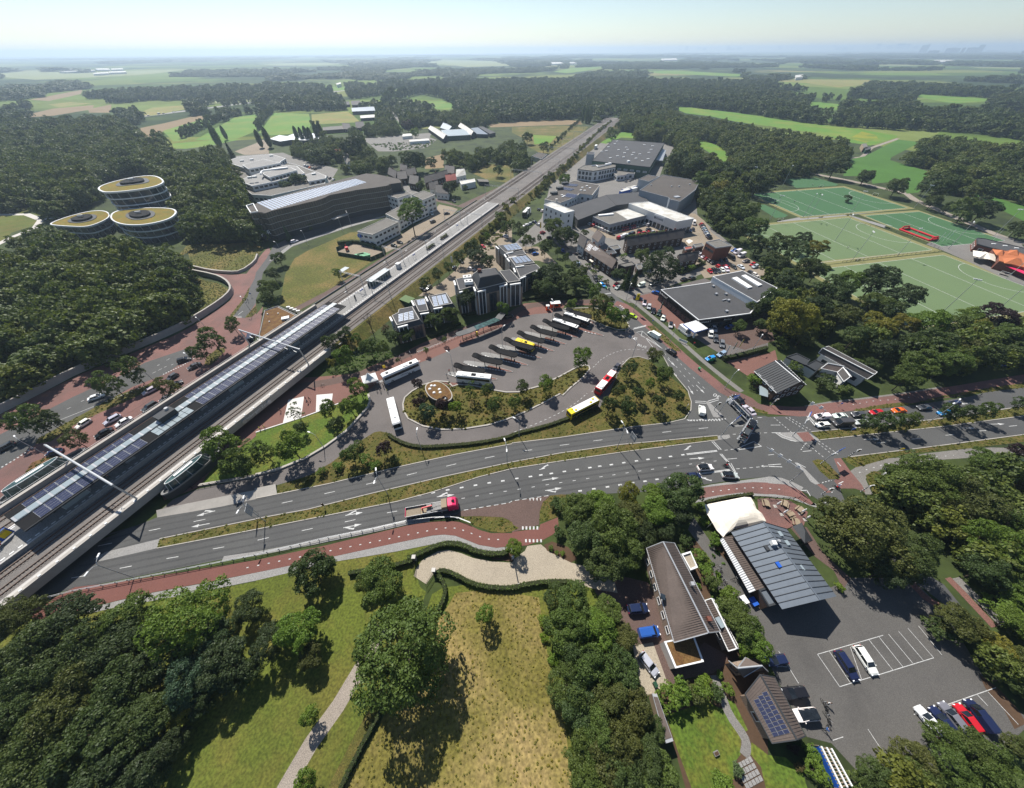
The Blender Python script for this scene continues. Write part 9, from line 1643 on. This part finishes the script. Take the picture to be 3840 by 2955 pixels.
for i in range(9):
 a=i*2.4;q=Vector((math.cos(a)*1.6,math.sin(a)*1.6,6+i*.35));mb.tube((0,0,3+i*.3),q,.08,.05,5)
 for k in range(4):mb.tube(q,q+Vector((rr.uniform(-1.6,1.6),rr.uniform(-1.6,1.6),rr.uniform(.6,2))),.045,.015,4)
mb.tube((0,0,5),(0,0,9),.14,.03,6);obj('trunk',mb,M.bark,t,w=0);obj('guard_frame',MB().path([Vector((math.cos(x)*1.2,math.sin(x)*1.2,1))for x in(0,1.57,3.14,4.71,6.28)],.06,4),M.wood,t,w=0)
def hedge(s,w,h,label,tint='mid',sm=1,size=.16):
 q=G(s)
 if sm:q=smooth_poly(q,sm,False)
 c=centre(q);t=thing('hedge',label,'hedge',(c.x,c.y,0));P=[];N=[]
 for a,b in zip(q[:-1],q[1:]):
  L=(b-a).length;d=unit(b-a);n=Vector((-d.y,d.x,0));k=max(4,int(L*(w+2*h)*9))
  for _ in range(min(k,900)):
   f,v=RNG.uniform(0,1),RNG.uniform(-h,w+h);p=a.lerp(b,f)
   if v<0:p=p-n*w/2+Vector((0,0,h+v));nn=-n
   elif v>w:p=p+n*w/2+Vector((0,0,h-(v-w)));nn=n
   else:p=p+n*(v-w/2)+Vector((0,0,h));nn=Vector((0,0,1))
   P.append(p-c);N.append(nn)
 obj('foliage',leaf_mesh('foliage',np.array(P),np.array(N),size,RNG,LF),parent=t,color=GREENS[tint])
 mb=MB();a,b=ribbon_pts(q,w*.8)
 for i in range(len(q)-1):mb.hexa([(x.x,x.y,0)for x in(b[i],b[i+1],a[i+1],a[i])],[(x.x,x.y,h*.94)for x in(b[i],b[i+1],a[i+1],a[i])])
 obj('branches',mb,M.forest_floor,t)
for a in(("C1 1130,345 1200,395 1330,445 1500,455 1900,420 2181,362 C2 0,348 300,272 460,215 740,125",1.1,.9,'long low clipped hedge between bus loop and verge','olive'),("C1 1300,1410 1420,1350 1560,1290 1640,1275 1750,1285 1850,1330 1900,1350 2050,1370 2150,1350",1.2,1.3,'curved clipped hedge on the road side of the gravel drive','mid'),("C1 1340,1420 1200,1460 1000,1495 800,1530",1.0,1.3,'straight hedge on the park lawn left of the gate','mid'),("C1 1540,1540 1560,1510 1620,1505 1720,1550 1850,1620 2000,1650 2181,1655 C2 110,1625 300,1600 480,1600",1.0,1.2,'clipped hedge on the meadow side of the gravel drive','mid'),("C1 1545,1530 1600,1600 1620,1681 D1 1610,60 1560,170",.9,1.2,'short curved hedge from gate pillar to the meadow','mid'),("D1 1130,930 950,1240 740,1660 680,1800",.8,1.1,'straight hedge between gravel path and dry meadow','dark'),("R3 690,470 850,390 1080,290 1232,175 B1 1200,880 1450,680 1700,480 1900,330",1.4,1.4,'long clipped hedge along the near side of the tracks','dark'),("B2 1790,1390 1900,1370 2160,1300",1.6,1.8,'clipped hedge behind the dealer flags','dark'),("B2 910,350 1100,330 1370,290",1.4,1.4,'hedge between showroom yard and terrace','fresh'),("B2 0,885 200,860 400,850 640,850",1.6,1.2,'dark low hedge in front of the right offices','dark'),("B1 1480,1190 1700,1110 1740,1080",1.4,1.1,'dark hedge between low office and cycle lane','dark'),("B1 1760,1010 1900,990 2010,960",1.2,1.,'low hedge in front of the central office','dark'),("B1 700,400 830,385 1000,410 1020,440",2.5,1.8,'overgrown hedge inside the sandy yard fence','mid'),("B2 1430,660 1560,610 1640,560",1.2,1.4,'garden hedge beyond the two dark cars','mid'),("E5 78,195 200,165 340,148 400,140",.8,1.0,'flowery hedge along the cream tent and cycle path','olive')):hedge(*a[:4],a[4])
def seen_clear(P,h):
 for f in(0,.3,.6,.8,1):P=P[not_clear(P*HCAM/(HCAM-h*f))]
 return P
for s in("B0 400,225 760,105 900,60 900,-80 A0 820,1600 1250,1490 1400,1530 B0 1280,80 1490,95 1440,250 1400,300 1050,310 850,280 700,265","E1 172,330 230,355 300,345 600,265 975,200 980,250 860,330 600,400 330,450 270,500","E1 60,85 300,50 590,165 580,200 200,275 120,200","A1 1090,1440 1300,1410 1700,1420 1980,1530 1640,1660 1250,1560"):CLEAR.append(np.array([(p.x,p.y)for p in G(s)]))
def wood(name,s,step,r,templ,material,z=5.,zs=(.75,1.15)):
 q=G(s,z)if isinstance(s,str)else s;P=scatter(q,step);P=seen_clear(P,12 if r>4.5 else 5)
 if len(P)==0:return P
 if len(TREES):
  T=np.array([(t.location.x,t.location.y)for t in TREES]);d=((P[:,None,:]-T[None])**2).sum(2).min(1);P=P[d>(step*.5)**2]
 R_=RNG.uniform(r*.75,r*1.25,len(P));instancer(name,P,R_,templ,material,RNG.uniform(*zs,len(P)))
 return P
WL={k:leafmat('leaf_'+k,c,.32,True)for k,c in(('dark',(.135,.17,.046)),('olive',(.15,.18,.05)),('rough',(.19,.2,.05)),('sedum',(.2,.185,.045)),('green',(.11,.19,.035)))}
wood('wood',"V -140,480 60,490 180,505 260,540 330,535 400,560 432,592 438,640 400,680 300,722 130,782 -60,850 -200,900",9.2,7.4,MIDT,WL['dark'])
wood('wood',"V -200,290 100,268 200,262 290,275 345,300 370,345 470,330 520,390 545,440 560,512 545,552 480,572 430,570 400,548 375,525 372,440 345,375 250,362 205,390 190,432 100,455 80,425 -200,430",9.6,7.6,MIDT,WL['dark'])
wood('wood',"A1 310,1240 480,1230 560,1160 700,1110 900,1070 1250,1060 1240,1130 1000,1200 950,1290 1000,1400 920,1480 700,1410 540,1380 480,1400 320,1330",8.5,4.8,MIDT,WL['dark'])
wood('wood',"A1 960,1300 1250,1270 1440,1310 1430,1430 1250,1430 1050,1430",8.5,5,MIDT,WL['dark']);wood('wood',"A1 1600,1310 1960,1300 2181,1200 A2 170,1230 150,1400 0,1450 A1 1950,1400 1840,1460 1600,1400",9,5,MIDT,WL['dark'])
wood('wood',"A2 860,1030 1000,985 1350,930 1500,975 1700,1020 2181,1090 A3 200,1130 500,1160 700,1235 790,1265 795,1320 660,1345 380,1440 350,1475 100,1490 0,1560 A2 2000,1620 1900,1681 B2 1640,60 1590,-60 A2 1600,1540 1440,1490 1300,1440 1290,1330 1420,1280 1300,1215 1060,1190 940,1125 880,1100",8.5,6,MIDT,WL['olive'])
wood('wood',"B2 1650,140 1720,0 1830,-60 2050,40 2060,190 2181,220 B3 0,210 90,300 60,420 200,560 480,640 700,640 900,580 1100,640 1250,720 1280,880 1220,1000 1400,980 1700,1000 1900,960 2181,1000 2500,1050 2500,1390 2181,1420 1750,1440 1640,1470 1100,1580 1040,1400 860,1310 480,1240 200,1230 60,1200 B2 2181,1100 2100,960 B3 60,780 -60,640 B2 2100,580 1990,430 1790,310",7.8,5.4,MIDT,WL['dark'])
wood('wood',"A1 1080,1020 1250,1060 1500,1040 1700,1060 1980,1050 2000,1000 1700,960 1400,900 1200,860 1100,900 1160,960",9,5.4,MIDT,WL['dark']);wood('park_wood',"D0 -400,330 300,300 900,330 1300,640 1450,1000 1400,1150 1560,1260 1520,1780 -400,1780",5.6,4.4,MIDT,WL['dark'],4)
wood('wood',"C3 1080,640 1700,660 1680,520 1900,520 2300,600 2600,1700 1800,1600 1560,1300 1300,920 1030,850",5.4,4.2,MIDT,WL['olive'],4);wood('wood',"D3 1200,1480 1500,1300 1800,1250 2300,1250 2600,1500 2600,1900 900,1900 900,1680",5.5,3.4,MIDT,WL['olive'],3);wood('wood',"D3 1560,180 1750,300 2000,440 2300,300 2500,600 2300,1000 2050,850 1850,700 1600,430",5.5,3.,MIDT,WL['olive'],3)
def vnoise(P,s,seed):
 r=np.random.default_rng(seed);T=r.uniform(0,1,(64,64));q=P/s;i=np.floor(q).astype(int);f=q-i;f=f*f*(3-2*f);i0,i1=i%64,(i+1)%64
 a=T[i0[:,0],i0[:,1]]*(1-f[:,0])+T[i1[:,0],i0[:,1]]*f[:,0];b=T[i0[:,0],i1[:,1]]*(1-f[:,0])+T[i1[:,0],i1[:,1]]*f[:,0];return a*(1-f[:,1])+b*f[:,1]
def country(name,d0,d1,step,r,zs,thr,s_noise,seed,material,templ):
 big=[Vector((-d1*1.35,d0*.1,0)),Vector((d1*1.35,d0*.1,0)),Vector((d1*1.35,d1,0)),Vector((-d1*1.35,d1,0))];P=scatter(big,step);D=np.hypot(P[:,0],P[:,1]);P=P[(D>d0)&(D<d1)&(P[:,1]>40)]
 px=to_px(np.c_[P,np.zeros(len(P))]);P=P[(px[:,0]>-350)&(px[:,0]<4190)];P=seen_clear(P,17)
 P=P[(vnoise(P,s_noise,seed)*.65+vnoise(P,s_noise*.37,seed+1)*.35)>thr];R_=RNG.uniform(r*.7,r*1.3,len(P));instancer(name,P,R_,templ,material,RNG.uniform(*zs,len(P)));return len(P)
TOWN=G("V 300,740 430,600 540,560 560,500 520,380 480,330 560,325 640,350 820,350 860,390 960,350 1100,350 1170,310 1240,270 1300,285 1420,300 1430,350 1480,390 1620,410 1780,370 1900,380 2184,460 2500,520 2500,2000 -300,2000 -300,840");CLEAR.append(np.array([(p.x,p.y)for p in TOWN]))
for s in("A0 1180,1240 1480,1290 1900,1280 2181,1240 2181,1180 A0 1380,1080 1250,1130","A1 0,1240 140,1210 600,1210 700,1090 900,1060 900,940 460,950 100,950 0,1000","A1 960,1280 1300,1230 1640,1260 2060,1190 2060,1060 1460,1070 1240,1120 960,1160","A2 0,1060 700,1000 760,1180 400,1340 100,1450 0,1500 A1 1900,1560 1600,1560 1100,1420"):CLEAR.append(np.array([(p.x,p.y)for p in G(s)]))
WF=leafmat('leaf_far',(.1,.135,.045),.3,True)
country('forest',200,700,10,7,(.7,1.1),.33,150,5,WL['dark'],MIDT);country('forest',700,1700,12.5,7.4,(.65,1.05),.41,260,6,WF,FAR_T);country('forest',1700,4200,26,15,(.3,.5),.53,520,7,WF,FAR_T);country('forest',4200,13000,110,60,(.09,.15),.55,1500,8,WF,FAR_T)
def belt(s,step,r,zs,material=None,off=0.):
 q=G(s);P=[]
 for a,b in zip(q[:-1],q[1:]):
  n=max(1,int((b-a).length/step));P+=[a.lerp(b,(i+RNG.uniform(.2,.8))/n).xy for i in range(n)]
 P=np.array(P)+RNG.uniform(-1,1,(len(P),2));instancer('tree_belt',P,RNG.uniform(r*.8,r*1.2,len(P)),FAR_T,material or WF,RNG.uniform(*zs,len(P)))
belt("A0 1560,1180 1750,1090 1980,970",7,4.5,(1.,1.4));belt("A1 20,1110 80,1010 150,955",7,4,(1,1.5));belt("A1 0,885 200,840 400,845 640,800 650,780",12,6,(1,1.5));belt("A1 420,870 680,900 700,870 430,840 700,840",9,5.5,(1,1.5));belt("A1 1080,900 1150,870 1400,800 1600,840",12,7,(1.2,1.8));belt("A3 420,850 560,860 700,870 760,860",14,6,(.9,1.1));belt("A3 60,960 300,1010 500,1050 680,1070",10,7,(1,1.4));belt("A2 640,990 500,1100 420,1180 300,1300",12,2.4,(.8,1.3));belt("A2 840,1060 700,1180 560,1330 480,1420 330,1540 200,1681 B2 60,30 -60,140 B1 2100,220 1960,330 1860,440",6,2.6,(.8,1.4),WL['rough'])
def cover(name,poly,dens,size,material,zs=(.5,1.1)):
 q=G(poly)if isinstance(poly,str)else poly;P=scatter(q,dens,1.1);instancer(name,P,RNG.uniform(size*.4,size*1.4,len(P)),TUFT,material,RNG.uniform(*zs,len(P)),zoff=.03)
cover('ground_cover',isl,1.25,.42,WL['sedum']);cover('ground_cover',tri,1.3,.42,WL['sedum'])
for n_ in[o.name for o in bpy.data.objects if o.name.startswith(('verge','median_verge'))and o.get('kind')=='structure']:
 o=bpy.data.objects[n_];q=[Vector((v.co.x,v.co.y,0))for v in o.data.vertices];a=abs(area2(q))/2
 if a<4000:cover('verge_plants',q,.8 if a<900 else 1.1,.27,WL['rough'],(.4,.8))
cover('slope_plants',"B1 520,1510 650,1400 800,1180 1090,1230 1170,1330 1160,1360 1000,1410 850,1480",1.2,.45,WL['green']);cover('bushes',"B0 1700,1010 1600,1060 1560,900 1640,680 1740,800",2.4,1.1,WL['dark']);cover('bushes',"B1 1840,480 2000,330 2181,190 B2 0,100 100,-60 A2 300,1600 200,1700 B2 -20,180 B1 2060,420 1950,480",2.6,1.0,WL['rough'])
cover('meadow_tufts',"D1 1165,930 1320,700 1560,250 1700,20 2000,-10 2181,0 D2 0,20 230,60 300,500 450,1150 520,1681 0,1681 D1 740,1700",.85,.17,leafmat('dry_leaf',(.36,.31,.085),.45,True),(.5,1.));cover('nursery_plants',"A1 1040,1290 1540,1190 1450,1260 1180,1285 970,1230 1400,1210",4,1.1,WL['green']);cover('garden_plants',"C2 1460,1190 1600,1250 1780,1310 1900,1560 D2 1720,60 1560,60 C2 1560,1500",2.2,.5,WL['green'])
